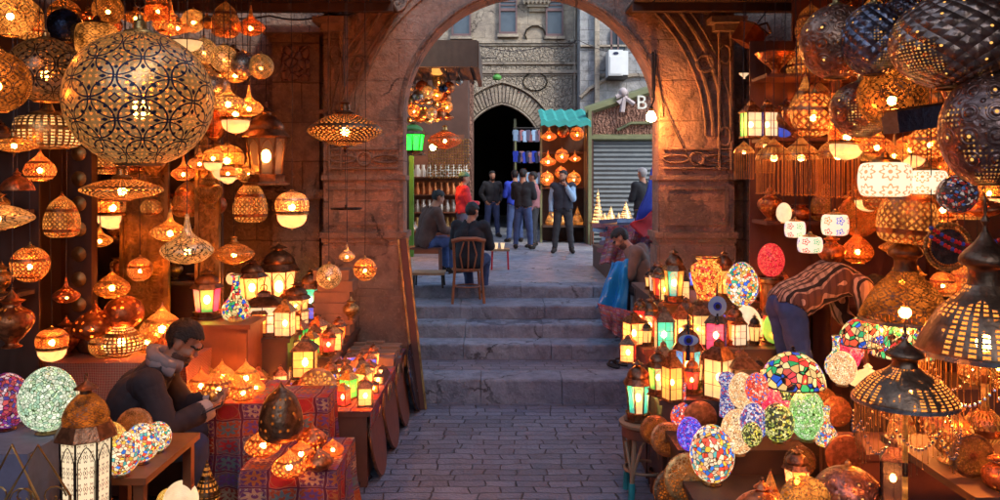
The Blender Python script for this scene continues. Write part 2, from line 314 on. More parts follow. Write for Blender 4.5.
# ------------------------------------------------------------------ geometry toolkit
class Geo:
    def __init__(s): s.v = []; s.f = []; s.u = []; s.smooth = True
    def lathe(s, prof, n=20, nu=1., nv=1., c=(0, 0, 0), cap0=False, cap1=False, sx=1., sy=1., ph=0.):
        b = len(s.v); L = [0]
        for i in range(1, len(prof)): L.append(L[-1]+math.hypot(prof[i][0]-prof[i-1][0], prof[i][1]-prof[i-1][1]))
        T = L[-1] or 1
        for r, z in prof:
            for j in range(n):
                a = 2*math.pi*j/n+ph; s.v.append((c[0]+r*math.cos(a)*sx, c[1]+r*math.sin(a)*sy, c[2]+z))
        for i in range(len(prof)-1):
            for j in range(n):
                k = (j+1) % n
                s.f.append((b+i*n+j, b+i*n+k, b+(i+1)*n+k, b+(i+1)*n+j))
                u0, u1, v0, v1 = nu*j/n, nu*(j+1)/n, nv*L[i]/T, nv*L[i+1]/T
                s.u.append(((u0, v0), (u1, v0), (u1, v1), (u0, v1)))
        if cap0: s.f.append(tuple(b+j for j in reversed(range(n)))); s.u.append(tuple((.1*math.cos(6.28*j/n), .1*math.sin(6.28*j/n)) for j in reversed(range(n))))
        if cap1:
            o = b+(len(prof)-1)*n; s.f.append(tuple(o+j for j in range(n))); s.u.append(tuple((.1*math.cos(6.28*j/n), .1*math.sin(6.28*j/n)) for j in range(n)))
        return s
    def quad(s, a, b, c, d, uv=None):
        k = len(s.v); s.v += [tuple(a), tuple(b), tuple(c), tuple(d)]; s.f.append((k, k+1, k+2, k+3))
        if uv is None:
            A, B, D = Vector(a), Vector(b), Vector(d); wv = (B-A).length; h = (D-A).length; uv = ((0, 0), (wv, 0), (wv, h), (0, h))
        s.u.append(uv); return s
    def box(s, x0, x1, y0, y1, z0, z1):
        k = len(s.v)
        s.v += [(x, y, z) for z in (z0, z1) for y in (y0, y1) for x in (x0, x1)]
        for f, ax in (((0, 2, 3, 1), 'xy'), ((4, 5, 7, 6), 'xy'), ((0, 1, 5, 4), 'xz'), ((2, 6, 7, 3), 'xz'), ((0, 4, 6, 2), 'yz'), ((1, 3, 7, 5), 'yz')):
            s.f.append(tuple(k+i for i in f)); uu = []
            for i in f:
                p = dict(zip('xyz', s.v[k+i])); uu.append((p[ax[0]], p[ax[1]]))
            s.u.append(tuple(uu))
        return s
    def tube(s, pts, r, n=6, close=False, r1=None):
        pts = [Vector(p) for p in pts]; b = len(s.v); N = len(pts)
        for i, p in enumerate(pts):
            if close: d = pts[(i+1) % N]-pts[i-1]
            else: d = pts[min(i+1, N-1)]-pts[max(i-1, 0)]
            d = d.normalized() if d.length > 1e-9 else Vector((0, 0, 1))
            up = Vector((0, 0, 1)) if abs(d.z) < .9 else Vector((0, 1, 0))
            x = d.cross(up).normalized(); y = d.cross(x)
            rr = r if r1 is None else r+(r1-r)*i/max(1, N-1)
            for j in range(n):
                a = 2*math.pi*j/n; s.v.append(tuple(p+x*(rr*math.cos(a))+y*(rr*math.sin(a))))
        for i in range(N if close else N-1):
            i2 = (i+1) % N
            for j in range(n):
                k = (j+1) % n; s.f.append((b+i*n+j, b+i*n+k, b+i2*n+k, b+i2*n+j)); s.u.append(((0, 0), (1, 0), (1, 1), (0, 1)))
        if not close:
            s.f.append(tuple(b+j for j in reversed(range(n)))); s.u.append(tuple((0, 0) for _ in range(n)))
            o = b+(N-1)*n; s.f.append(tuple(o+j for j in range(n))); s.u.append(tuple((0, 0) for _ in range(n)))
        return s
    def ball(s, c, r, n=8, sz=1.):
        m = max(4, n//2+1)
        return s.lathe([(r*math.sin(math.pi*i/m)+1e-5, -r*sz*math.cos(math.pi*i/m)) for i in range(m+1)], n, c=c)
    def tform(s, mat, start=0):
        for i in range(start, len(s.v)): s.v[i] = tuple(mat @ Vector(s.v[i]))
        return s
    def mesh(s, name, smooth=True, wob=0):
        if wob: s.v = [tuple(Vector(p)+noise.noise_vector(Vector(p)*3)*wob) for p in s.v]
        me = bpy.data.meshes.new(name); me.from_pydata(s.v, [], s.f)
        uv = me.uv_layers.new(name='UVMap'); fl = []
        for q in s.u:
            for a in q: fl += [a[0], a[1]]
        uv.data.foreach_set('uv', fl)
        if smooth:
            me.polygons.foreach_set('use_smooth', [True]*len(me.polygons)); me.set_sharp_from_angle(angle=R(38))
        me.update(); return me

def part(name, geo, mat, parent=None, smooth=True, label=None, wob=0):
    me = geo if isinstance(geo, bpy.types.Mesh) else geo.mesh(name, smooth, wob)
    o = bpy.data.objects.new(name, me); COL.objects.link(o)
    if len(me.materials) == 0: me.materials.append(None)
    o.material_slots[0].link = 'OBJECT'; o.material_slots[0].material = M(mat) if isinstance(mat, str) else mat
    if parent: o.parent = parent
    if label: o['label'] = label
    return o
def tag(o, label=None, cat=None, group=None, kind=None):
    if label: o['label'] = label
    if cat: o['category'] = cat
    if group: o['group'] = group
    if kind: o['kind'] = kind
    return o
def empty(name, loc=(0, 0, 0), rz=0, label=None, cat=None, group=None, kind=None):
    o = bpy.data.objects.new(name, None); COL.objects.link(o); o.location = loc; o.rotation_euler = (0, 0, rz); o.empty_display_size = .1
    return tag(o, label, cat, group, kind)

def smoothprof(pts, n=5):       # Catmull-Rom through profile points
    out = []
    for i in range(len(pts)-1):
        p0 = pts[max(i-1, 0)]; p1 = pts[i]; p2 = pts[i+1]; p3 = pts[min(i+2, len(pts)-1)]
        for k in range(n):
            t = k/n
            out.append(tuple(max(.0005, .5*((2*p1[a])+(-p0[a]+p2[a])*t+(2*p0[a]-5*p1[a]+4*p2[a]-p3[a])*t*t+(-p0[a]+3*p1[a]-3*p2[a]+p3[a])*t**3)) if a == 0 else
                             .5*((2*p1[a])+(-p0[a]+p2[a])*t+(2*p0[a]-5*p1[a]+4*p2[a]-p3[a])*t*t+(-p0[a]+3*p1[a]-3*p2[a]+p3[a])*t**3) for a in (0, 1)))
    out.append(pts[-1]); return out

# ------------------------------------------------------------------ lantern kinds: unit width 1, z from 0 (base) up.  Each returns [(part, Geo, material, parent index)]
KIND = {}
def kind(f): KIND[f.__name__] = f; return f
def ringz(g, r, z, t=.012, n=18, sx=1.): return g.tube([(r*math.cos(2*math.pi*i/n)*sx, r*math.sin(2*math.pi*i/n), z) for i in range(n)], t, 5, True)
def vring(g, z, r=.05, t=.012): return g.tube([(r*math.cos(2*math.pi*i/12), 0, z+r*math.sin(2*math.pi*i/12)) for i in range(12)], t, 5, True)
@kind
def globe(sz=1., lobes=0):
    s = []; h = .5*sz
    prof = [(.5*math.sin(a), h-h*math.cos(a)) for a in [R(18)+(R(170)-R(18))*i/16 for i in range(17)]]
    s.append(('shade', Geo().lathe(prof, 32), 'fine_brass', None))
    s.append(('rim', ringz(Geo(), .5*math.sin(R(18)), h-h*math.cos(R(18)), .016), 'brass', None))
    t = 2*h
    s.append(('cap', Geo().lathe([(.13, t-.035), (.11, t), (.05, t+.02), (.045, t+.07), (.02, t+.09), (.015, t+.12)], 14), 'brass', None))
    s.append(('bulb', Geo().ball((0, 0, h*.85), .07, 10), 'bulb', None))
    s.append(('TOP', t+.12)); return s
@kind
def saucer(sz=.42):
    s = []; h = .5*sz; pr = smoothprof([(.1, 0), (.3, .06*sz/.42), (.47, h*.75), (.5, h), (.45, h*1.3), (.28, h*1.8), (.12, h*2.05), (.1, h*2.1)], 3)
    s.append(('shade', Geo().lathe(pr, 32), 'fine_brass', None))
    s.append(('rim', ringz(Geo(), .1, 0, .014), 'brass', None))
    s.append(('neck', Geo().lathe([(.11, 2*h+.0), (.13, 2*h+.03), (.07, 2*h+.06), (.06, 2*h+.14), (.09, 2*h+.16), (.03, 2*h+.2)], 14), 'brass', None))
    s.append(('finial', Geo().lathe([(.001, -.09), (.025, -.07), (.01, -.05), (.04, -.02), (.09, .0)], 10), 'brass', None))
    s.append(('bulb', Geo().ball((0, 0, h*.9), .06, 10), 'bulb', None)); s.append(('TOP', 2*h+.2)); return s
@kind
def onion(h=1.0, base=1):
    s = []; pr = smoothprof([(.2, .05), (.38, .11), (.5, .3), (.44, .5), (.28, .66), (.13, .78), (.05, .9), (.012, 1.0)], 4)
    pr = [(r, z*h) for r, z in pr]
    s.append(('shade', Geo().lathe(pr, 28), 'pierced_brass', None))
    s.append(('foot', Geo().lathe([(.2, 0), (.22, .02), (.2, .05), (.18, .06*h)], 18, cap0=True), 'brass', None))
    s.append(('finial', Geo().ball((0, 0, h*1.0), .025, 8), 'brass', None))
    s.append(('bulb', Geo().ball((0, 0, h*.34), .09, 10), 'bulb', None)); s.append(('TOP', h*1.02)); return s
@kind
def drop(h=1.0):
    s = []; pr = smoothprof([(.06, 0), (.3, .06), (.5, .24), (.42, .4), (.22, .52), (.1, .64), (.055, .82), (.03, 1.0)], 4)
    s.append(('shade', Geo().lathe([(r, z*h) for r, z in pr], 28), 'fine_brass', None))
    s.append(('rim', ringz(Geo(), .06, 0, .012), 'brass', None))
    s.append(('bulb', Geo().ball((0, 0, .24*h), .08, 10), 'bulb', None)); s.append(('TOP', h)); return s
@kind
def capsule(h=1.25):
    s = []; s.append(('shade', Geo().lathe(smoothprof([(.3, .5), (.46, .55), (.5, .75), (.47, .95), (.33, 1.1), (.12, 1.18)], 4), 26), 'fine_brass', None))
    s.append(('bowl', Geo().lathe(smoothprof([(.1, .08), (.3, .16), (.42, .32), (.44, .5)], 4), 26), 'glass_cream', None))
    s.append(('belt', Geo().lathe([(.45, .48), (.49, .5), (.49, .54), (.45, .56)], 26), 'brass', None))
    s.append(('finial', Geo().lathe([(.001, 0), (.03, .03), (.02, .05), (.1, .09)], 10), 'brass', None))
    s.append(('cap', Geo().lathe([(.14, 1.17), (.08, 1.2), (.04, 1.25)], 12), 'brass', None))
    s.append(('bulb', Geo().ball((0, 0, .7), .1, 10), 'bulb', None)); s.append(('TOP', 1.25)); return s
@kind
def lanternette(n=6, h=1.5, slim=.8, ring=1, panes=1, dome=1, pal=('glass_clear_warm',)):
    """polygonal glass lantern with domed pierced roof"""
    s = []; r = .42; zb = .14*h; zt = .62*h
    s.append(('base', Geo().lathe([(.46, 0), (.5, .02), (.5, .05), (.4, .07), (.4, .1*h), (.44, zb)], n, cap0=True), 'bronze', None))
    fr = Geo()
    for j in range(n):
        a = 2*math.pi*j/n; p0 = Vector((r*math.cos(a)*slim, r*math.sin(a)*slim, zb)); p1 = Vector((r*math.cos(a), r*math.sin(a), zt))
        fr.tube([p0, p0.lerp(p1, .5), p1], .018, 5)
        b = 2*math.pi*(j+1)/n; q0 = Vector((r*math.cos(b)*slim, r*math.sin(b)*slim, zb)); q1 = Vector((r*math.cos(b), r*math.sin(b), zt))
        for t in (0, 1.): fr.tube([p0.lerp(p1, t), q0.lerp(q1, t)], .02, 5)
        if panes:       # pointed arch tracery in each window
            pts = []
            for k in range(9):
                t = k/8; x = .1+.8*t; zf = .72+.2*(1-abs(2*t-1)**1.6)
                pts.append((p0.lerp(q0, x)).lerp(p1.lerp(q1, x), zf)*1.01)
            fr.tube(pts, .009, 4)
            fr.tube([p0.lerp(q0, .1)*1.01, p0.lerp(q0, .1).lerp(p1.lerp(q1, .1), .72)*1.01], .009, 4)
            fr.tube([p0.lerp(q0, .9)*1.01, p0.lerp(q0, .9).lerp(p1.lerp(q1, .9), .72)*1.01], .009, 4)
    s.append(('frame', fr, 'bronze', None))
    for j in range(n):
        a = 2*math.pi*j/n; b = 2*math.pi*(j+1)/n; e = .97
        g = Geo().quad((r*math.cos(a)*slim*e, r*math.sin(a)*slim*e, zb), (r*math.cos(b)*slim*e, r*math.sin(b)*slim*e, zb), (r*math.cos(b)*e, r*math.sin(b)*e, zt), (r*math.cos(a)*e, r*math.sin(a)*e, zt))
        s.append(('glass_pane', g, pal[j % len(pal)], None))
    if dome == 1:
        s.append(('collar', Geo().lathe([(.5, zt), (.52, zt+.02), (.4, zt+.1*h), (.36, zt+.1*h)], n), 'bronze', None))
        s.append(('roof', Geo().lathe(smoothprof([(.36, zt+.1*h), (.37, zt+.15*h), (.3, zt+.22*h), (.17, zt+.28*h), (.1, zt+.3*h)], 3), 16), 'bronze', None))
        zz = zt+.3*h
        s.append(('crown_cap', Geo().lathe([(.1, zz), (.1, zz+.03*h), (.2, zz+.035*h), (.13, zz+.055*h), (.04, zz+.08*h), (.015, zz+.1*h)], 12), 'bronze', None)); zz += .1*h-.01
    else:
        s.append(('roof', Geo().lathe([(.5, zt), (.5, zt+.02), (.16, zt+.2*h), (.14, zt+.22*h), (.18, zt+.23*h), (.05, zt+.3*h)], n), 'bronze', None)); zz = zt+.3*h
    if ring: s.append(('ring', vring(Geo(), zz+.045, .06), 'bronze', None)); zz += .1
    s.append(('bulb', Geo().ball((0, 0, (zb+zt)*.5), .1, 10, 1.4), 'bulb_white', None)); s.append(('TOP', zz)); return s
@kind
def boxlantern(h=1.35, pal=('glass_clear_warm',)):
    s = []; z0, z1 = .1, .66*h; a = .4
    s.append(('base', Geo().box(-.48, .48, -.48, .48, 0, .05).box(-.43, .43, -.43, .43, .05, z0), 'bronze', None))
    fr = Geo()
    for sx in (-1, 1):
        for sy in (-1, 1): fr.box(sx*a-.03, sx*a+.03, sy*a-.03, sy*a+.03, z0, z1)
    for i in range(4):
        st = len(fr.v)
        for t in (.33, .66): fr.box(-a, a, -a-.012, -a+.012, z0+(z1-z0)*t-.01, z0+(z1-z0)*t+.01)
        fr.box(-.01, .01, -a-.013, -a+.011, z0, z1); fr.tform(Matrix.Rotation(R(90*i), 4, 'Z'), st)
    s.append(('frame', fr, 'dark_metal', None))
    for i in range(4):
        g = Geo().quad((-a, -a, z0), (a, -a, z0), (a, -a, z1), (-a, -a, z1)).tform(Matrix.Rotation(R(90*i), 4, 'Z')); s.append(('glass_pane', g, pal[i % len(pal)], None))
    s.append(('roof', Geo().lathe([(.68, z1), (.68, z1+.04), (.3, z1+.2*h), (.22, z1+.2*h), (.2, z1+.28*h), (.04, z1+.33*h)], 4, ph=R(45)), 'bronze', None))
    s.append(('ring', vring(Geo(), z1+.33*h+.06, .08, .016), 'bronze', None))
    s.append(('bulb', Geo().ball((0, 0, .35*h), .12, 8, 1.4), 'bulb_white', None)); s.append(('TOP', z1+.33*h+.14)); return s
@kind
def egg(h=1.25, stand=1):
    s = []; pr = []
    for i in range(19):
        t = i/18; a = math.pi*(.06+.94*t); r = .5*math.sin(a)*(1-.16*math.cos(math.pi-a)*-1*0-.12*(t-.45)); pr.append((max(r, .001), .04+h*(.5-.5*math.cos(a))))
    s.append(('shade', Geo().lathe(pr, 28), 'mosaic_white', None))
    s.append(('foot', Geo().lathe([(.2, 0), (.22, .015), (.15, .05), (.12, .07)], 16, cap0=True), 'bronze', None)); s.append(('TOP', h+.04)); return s
@kind
def profiled(prof='vase', foot='bronze'):
    PR = {'vase': [(.26, 0), (.3, .03), (.33, .2), (.46, .6), (.5, .95), (.4, 1.12), (.28, 1.18), (.3, 1.24), (.4, 1.34)],
          'bottle': [(.36, 0), (.42, .03), (.5, .3), (.46, .6), (.3, .85), (.17, 1.05), (.15, 1.5), (.2, 1.7), (.17, 1.75)],
          'column': [(.4, 0), (.42, .04), (.4, .7), (.36, 1.4), (.3, 1.6), (.42, 1.75), (.5, 2.0), (.42, 2.3), (.2, 2.42), (.02, 2.46)],
          'gourd': [(.3, 0), (.45, .1), (.5, .35), (.42, .6), (.22, .85), (.14, 1.2), (.12, 1.5), (.2, 1.62)],
          'urn': [(.2, 0), (.24, .03), (.14, .12), (.3, .3), (.5, .6), (.46, .85), (.24, 1.0), (.2, 1.1), (.3, 1.18), (.18, 1.22), (.05, 1.4), (.01, 1.48)],
          'pot': [(.25, 0), (.4, .06), (.5, .3), (.42, .5), (.25, .6), (.24, .66), (.34, .72)],
          'bowl': [(.2, 0), (.24, .02), (.4, .12), (.5, .3), (.52, .32)],
          'beehive': [(.3, 0), (.45, .1), (.5, .35), (.46, .65), (.34, .95), (.2, 1.1), (.08, 1.2), (.02, 1.3)],
          'cone': [(.5, 0), (.46, .05), (.32, .7), (.17, 1.5), (.07, 2.2), (.015, 2.6)],
          'tent': [(.42, 0), (.5, .2), (.4, .5), (.2, .95), (.08, 1.3), (.02, 1.5)],
          'funnel': [(.12, 0), (.14, .03), (.1, .1), (.16, .2), (.4, .4), (.5, .55)],
          'tin': [(.45, 0), (.45, .9), (.5, .92), (.5, 1.0)],
          'dome': [(.5, 0), (.5, .05), (.44, .2), (.3, .36), (.12, .46), (.1, .5), (.13, .53), (.05, .6), (.01, .66)]}[prof]
    s = [('shade' if prof in ('vase', 'bottle', 'column', 'gourd', 'beehive', 'cone', 'tent') else 'body', Geo().lathe(smoothprof(PR, 3) if prof not in ('tin',) else PR, 24, cap0=True), 'pierced_brass', None)]
    t = PR[-1][1]
    if prof in ('vase', 'bottle', 'bowl', 'pot', 'tin', 'gourd', 'funnel'): s.append(('lip', ringz(Geo(), PR[-1][0], t, .02), foot, None))
    else: s.append(('finial', Geo().ball((0, 0, t), .035, 8), foot, None))
    s.append(('TOP', t)); return s
@kind
def tablelamp(h=1.4):
    """leaded dome shade on a turned foot"""
    s = []; z = h-.62
    s.append(('lamp_shade', Geo().lathe(smoothprof([(.5, z), (.5, z+.05), (.46, z+.2), (.36, z+.36), (.2, z+.48), (.06, z+.53)], 4), 30), 'mosaic_tiffany', None))
    s.append(('rim', ringz(Geo(), .5, z, .012, 28), 'dark_metal', None))
    s.append(('finial', Geo().lathe([(.07, z+.52), (.05, z+.55), (.02, z+.57), (.04, z+.59), (.005, z+.62)], 10), 'dark_metal', None))
    s.append(('stem', Geo().lathe([(.05, .05), (.03, .15), (.06, .25), (.03, .4), (.03, z+.4)], 12), 'wood_red', None))
    s.append(('foot', Geo().lathe([(.26, 0), (.27, .02), (.2, .04), (.06, .08)], 20, cap0=True), 'wood_red', None))
    s.append(('bulb', Geo().ball((0, 0, z+.18), .08, 8), 'bulb_white', None)); s.append(('TOP', h)); return s
@kind
def belllamp(h=1.9, fr=.5, beads=1, tall=1.):
    """domed metal shade with neck, finial, chain fringe and bead swags over a baluster foot"""
    s = []; z = h-.95*tall; K = lambda L: [(r_, z+(q_-z)*tall if q_ > z else q_) for r_, q_ in L]
    s.append(('lamp_shade', Geo().lathe(smoothprof(K([(.5, z-.04), (.51, z), (.46, z+.09), (.34, z+.24), (.2, z+.34), (.14, z+.4)]), 4), 36), 'sparse_bronze', None))
    s.append(('rim', Geo().lathe([(.5, z-.05), (.52, z-.045), (.52, z-.01), (.49, z)], 36), 'silver', None))
    s.append(('neck', Geo().lathe(smoothprof(K([(.14, z+.39), (.12, z+.45), (.13, z+.5), (.19, z+.53), (.18, z+.58), (.08, z+.66), (.03, z+.72)]), 3), 20), 'bronze', None))
    s.append(('finial', Geo().lathe(K([(.03, z+.71), (.012, z+.76), (.035, z+.79), (.01, z+.83), (.02, z+.86), (.001, z+.95)]), 10), 'bronze', None))
    g = Geo(); n = 60
    for i in range(n):
        a = 2*math.pi*i/n; l = fr*(.82+.18*math.cos(6*a)); x, y = .485*math.cos(a), .485*math.sin(a); g.tube([(x, y, z-.04), (x, y, z-.04-l)], .0035, 4); g.ball((x, y, z-.05-l), .009, 5)
    s.append(('fringe', g, 'old_gold', None))
    if beads:
        g = Geo()
        for k in range(8):
            a0 = 2*math.pi*k/8; 
            for i in range(12):
                t = i/12; a = a0+2*math.pi/8*t; zz = z-.22-fr*.45*math.sin(math.pi*t)*(.6 if k % 2 else 1.); g.ball((.5*math.cos(a), .5*math.sin(a), zz), .016, 6)
        s.append(('bead_garland', g, 'silver_beads', None))
    s.append(('stem', Geo().lathe(smoothprof([(.06, .07), (.04, .14), (.12, .26), (.14, .36), (.06, .46), (.03, .52), (.03, z+.3)], 3), 16), 'pierced_bronze', None))
    s.append(('foot', Geo().lathe([(.27, 0), (.28, .02), (.2, .045), (.08, .07), (.06, .1)], 24, cap0=True), 'bronze', None))
    s.append(('bulb', Geo().ball((0, 0, z+.05), .07, 10), 'bulb', None)); s.append(('TOP', h)); return s
@kind
def fringed(h=.5, fr=.6):
    """small hanging dome with a straight fringe"""
    s = [('shade', Geo().lathe(smoothprof([(.5, fr), (.5, fr+.05), (.4, fr+.25), (.2, fr+.42), (.07, fr+.55), (.02, fr+.62)], 3), 22), 'pierced_copper', None)]
    g = Geo()
    for i in range(26):
        a = 2*math.pi*i/26; x, y = .47*math.cos(a), .47*math.sin(a); g.tube([(x, y, fr), (x, y, .03)], .012, 4); g.ball((x, y, .025), .028, 5)
    s.append(('fringe', g, 'amber_beads', None)); s.append(('bulb', Geo().ball((0, 0, fr+.06), .10, 10), 'bulb_soft', None)); s.append(('TOP', fr+.62)); return s
@kind
def drum(sz=.6):
    s = [('shade', Geo().lathe(smoothprof([(.3, 0), (.44, .05*sz), (.5, .3*sz), (.5, .7*sz), (.44, .95*sz), (.3, sz)], 3), 28, cap0=True), 'mosaic_cream', None)]
    s.append(('cap', Geo().lathe([(.31, sz-.005), (.28, sz+.05), (.1, sz+.1), (.06, sz+.2), (.02, sz+.22)], 14), 'brass', None))
    s.append(('rim', ringz(Geo(), .31, .0, .02, 20), 'brass', None)); s.append(('TOP', sz+.22)); return s
@kind
def disc(t=.06):
    """round tray standing on edge, facing -y"""
    g = Geo().lathe([(.001, 0), (.12, .0), (.14, -.012), (.4, -.012), (.42, -.03), (.48, -.04), (.5, -.035), (.5, t-.03), (.47, t-.02), (.001, t-.02)], 36)
    g.tform(Matrix.Translation((0, 0, .5)) @ Matrix.Rotation(R(-90), 4, 'X') @ Matrix.Rotation(R(180), 4, 'X')); return [('body', g, 'dim_bronze', None), ('TOP', 1.)]
@kind
def tray():
    g = Geo().lathe([(.001, .02), (.2, .02), (.4, .015), (.44, .03), (.49, .05), (.5, .04), (.46, .0), (.001, 0)], 40)
    return [('body', g, 'engraved_dim', None), ('knob', Geo().lathe([(.1, .02), (.08, .05), (.03, .08), (.05, .12), (.01, .16)], 14), 'brass', None), ('TOP', .16)]
@kind
def ringmirror():
    g = Geo(); n = 40
    for i in range(n):
        a = 2*math.pi*i/n; g.ball((.43*math.cos(a), 0, .5+.43*math.sin(a)), .045, 6)
    g2 = Geo()
    for i in range(n+8):
        a = 2*math.pi*i/(n+8); g2.ball((.35*math.cos(a), -.02, .5+.35*math.sin(a)), .022, 6)
    m = Geo().lathe([(.001, 0), (.34, 0), (.36, .02), (.001, .03)], 30).tform(Matrix.Translation((0, .01, .5)) @ Matrix.Rotation(R(90), 4, 'X'))
    return [('frame', g, 'old_gold', None), ('bead_ring', g2, 'amber_beads', None), ('mirror', m, 'mirror', None), ('TOP', .95)]
MATDEF['carved_brass'] = lambda s: s.done(metalsurf(s, (.6, .33, .1), .4, filigree2(s), 1., .02))
metal('mirror', (.35, .3, .25), .05)

CACHE = {}
def lamp(name, kd, loc, width, label, mats=None, kw=None, cat='lantern', group=None, hang=None, rz=None, tilt=None, lit=True, centre=False, strand='cable', sc3=None):
    kw = kw or {}; key = kd+repr(sorted(kw.items()))
    if key not in CACHE:
        sp = KIND[kd](**kw); top = [x for x in sp if x[0] == 'TOP'][0][1]
        CACHE[key] = ([(n, g.mesh(n), m, p) for n, g, m, p in [x for x in sp if x[0] != 'TOP']], top)
    sp, top = CACHE[key]; mats = mats or {}
    if isinstance(mats, str): mats = {sp[0][0]: mats}
    loc = Vector(loc)
    if centre: loc.z -= top*width*.5
    if rz is None: rz = random.uniform(0, 6.28) if kd not in ('disc', 'ringmirror') else 0
    o = empty(name, loc, rz, label, cat, group); o.scale = (width,)*3 if sc3 is None else tuple(width*a for a in sc3)
    if tilt: o.rotation_euler = (tilt[0], tilt[1], rz)
    pc = 0
    for n, me, m, p in sp:
        if n == 'bulb' and not lit: continue
        mm = mats.get(n, mats.get('*', m) if n != 'bulb' else m)
        if isinstance(mm, tuple): mm = mm[pc % len(mm)]; pc += 1
        c = part(n, me, mm, o)
    if hang is not None:
        zt = (hang-loc.z)/width
        if zt > top:
            g = Geo(); rr = .003/width
            wig = .02/width*random.uniform(-1, 1)
            if strand == 'chain':
                k = int((zt-top)*width/.035)+1
                for i in range(min(k, 60)):
                    zc = top+(zt-top)*(i+.5)/min(k, 60); q = (zt-top)/min(k, 60)*.62
                    st = len(g.v); vring(g, 0, q, rr*.6); g.tform(Matrix.Translation((0, 0, zc)) @ Matrix.Rotation(R(90*(i % 2)), 4, 'Z'), st)
            else: g.tube([(0, 0, top-.03), (wig, 0, top+(zt-top)*.4), (0, wig, top+(zt-top)*.8), (0, 0, zt)], rr, 5)
            part('hanging_chain' if strand == 'chain' else 'hanging_cable', g, 'bronze' if strand == 'chain' else 'cable', o)
    return o
def H(name, kd, px, py, wpx, Y, label, mats=None, kw=None, hang=None, **k):      # hung thing, px,py = its centre in the picture
    if hang is None: hang = 4.02 if abs(px-500) > 90 and Y < 8.4 else 4.3
    return lamp(name, kd, P(px, py, Y), wpx*Y/F, label, mats, kw, hang=hang, centre=True, **k)
def S(name, kd, px, pyb, wpx, Z, label, mats=None, kw=None, **k):                 # standing thing, pyb = picture row of its base
    Y = YZ(pyb, Z); v = P(px, pyb, Y); v.z = Z+.001
    return lamp(name, kd, v, wpx*Y/F, label, mats, kw, **k)
# ------------------------------------------------------------------ stone, paving
def stonefn(c1, c2, stain, bw=.55, bh=.28, bs=.6, plaster=None, mort=.008, rough=.85):
    def fn(s):
        o = s.obj(); x = s.n('SeparateXYZ', {0: o})
        v = s.n('CombineXYZ', {0: s.math('ADD', x.outputs[0], x.outputs[1]), 1: x.outputs[2]}).outputs[0]
        wv = s.vm('ADD', v, s.vm('MULTIPLY', s.noise(o, 2.5, 3, out=1), (.05, .05, 0)))
        b = s.n('TexBrick', {'Vector': wv, 'Scale': 1., 'Color1': (*c1, 1), 'Color2': (*c2, 1), 'Mortar': (*[k*.4 for k in c1], 1), 'Mortar Size': mort, 'Mortar Smooth': .4, 'Brick Width': bw, 'Row Height': bh, 'Bias': -.1})
        n1 = s.noise(o, 1.3, 6, .65); n2 = s.noise(o, 7, 6, .65); n3 = s.noise(o, 34, 4, .6)
        c = s.mixc(s.step(n1, .42, .62), b.outputs[0], stain)
        if plaster:
            pm = s.math('MULTIPLY', s.step(s.noise(o, 1.1, 7, .68), .49, .53), .85); c = s.mixc(pm, c, plaster)
        c = s.mixc(s.math('MULTIPLY', s.step(n2, .38, .7), .55), c, tuple(k*.45 for k in c2))
        c = s.mixc(s.math('MULTIPLY', s.step(n3, .55, .75), .35), c, tuple(min(1, k*1.7) for k in c1))
        ck = s.n('TexVoronoi', {'Vector': s.vm('ADD', o, s.vm('MULTIPLY', s.noise(o, 4, 5, out=1), (.5, .5, .5))), 'Scale': .9}, feature='DISTANCE_TO_EDGE').outputs[0]
        crk = s.math('MULTIPLY', s.math('SUBTRACT', 1., s.step(ck, .004, .02)), s.step(n1, .45, .6)); c = s.mixc(s.math('MULTIPLY', crk, .8), c, (.02, .014, .012))
        h = s.math('ADD', s.math('MULTIPLY', b.outputs[1], -1.2), s.math('ADD', s.math('MULTIPLY', n2, 1.4), s.math('MULTIPLY', n3, .7)))
        return s.done(s.bsdf(c, rough, 0, s.bump(h, bs, .04)))
    return fn
MATDEF['stone_red'] = stonefn((.42, .28, .20), (.30, .19, .135), (.17, .115, .09), .9, .42, .9, (.46, .25, .16), .006)
MATDEF['stone_trim'] = stonefn((.36, .22, .15), (.28, .17, .115), (.2, .13, .095), .9, .6, .6, None, .004)
MATDEF['stone_block'] = stonefn((.36, .22, .145), (.25, .15, .10), (.16, .10, .075), .8, .42, .8, None, .008)
MATDEF['stone_dark'] = stonefn((.13, .07, .05), (.1, .055, .04), (.07, .04, .03), .6, .3, .8)
MATDEF['stone_facade'] = stonefn((.42, .345, .25), (.35, .285, .205), (.26, .21, .16), .8, .38, .5)
MATDEF['stone_grey'] = stonefn((.38, .37, .35), (.3, .3, .29), (.25, .24, .23), .5, .27, .6)
MATDEF['stone_step'] = stonefn((.235, .25, .30), (.175, .185, .225), (.30, .31, .34), .8, .6, .7, None, .004)
MATDEF['stone_court'] = stonefn((.38, .42, .47), (.33, .37, .42), (.46, .48, .5), 1.1, .9, .25, None, .008, .27)
def carved(s):
    o = s.obj(); x = s.n('SeparateXYZ', {0: o}); v = s.n('CombineXYZ', {0: x.outputs[0], 1: x.outputs[2]}).outputs[0]
    vo = s.n('TexVoronoi', {'Vector': v, 'Scale': 9.}, feature='DISTANCE_TO_EDGE'); 
    wv = s.n('TexWave', {'Vector': v, 'Scale': 3., 'Distortion': 14., 'Detail': 3., 'Detail Scale': 2.}).outputs[1]
    h = s.math('ADD', s.step(vo.outputs[0], .02, .1), wv); n1 = s.noise(o, 3, 5)
    c = s.mixc(s.step(h, .4, 1.3), (.17, .135, .095), (.44, .36, .26)); c = s.mixc(s.math('MULTIPLY', n1, .5), c, (.2, .18, .15))
    return s.done(s.bsdf(c, .85, 0, s.bump(h, .8, .05)))
MATDEF['stone_carved'] = carved
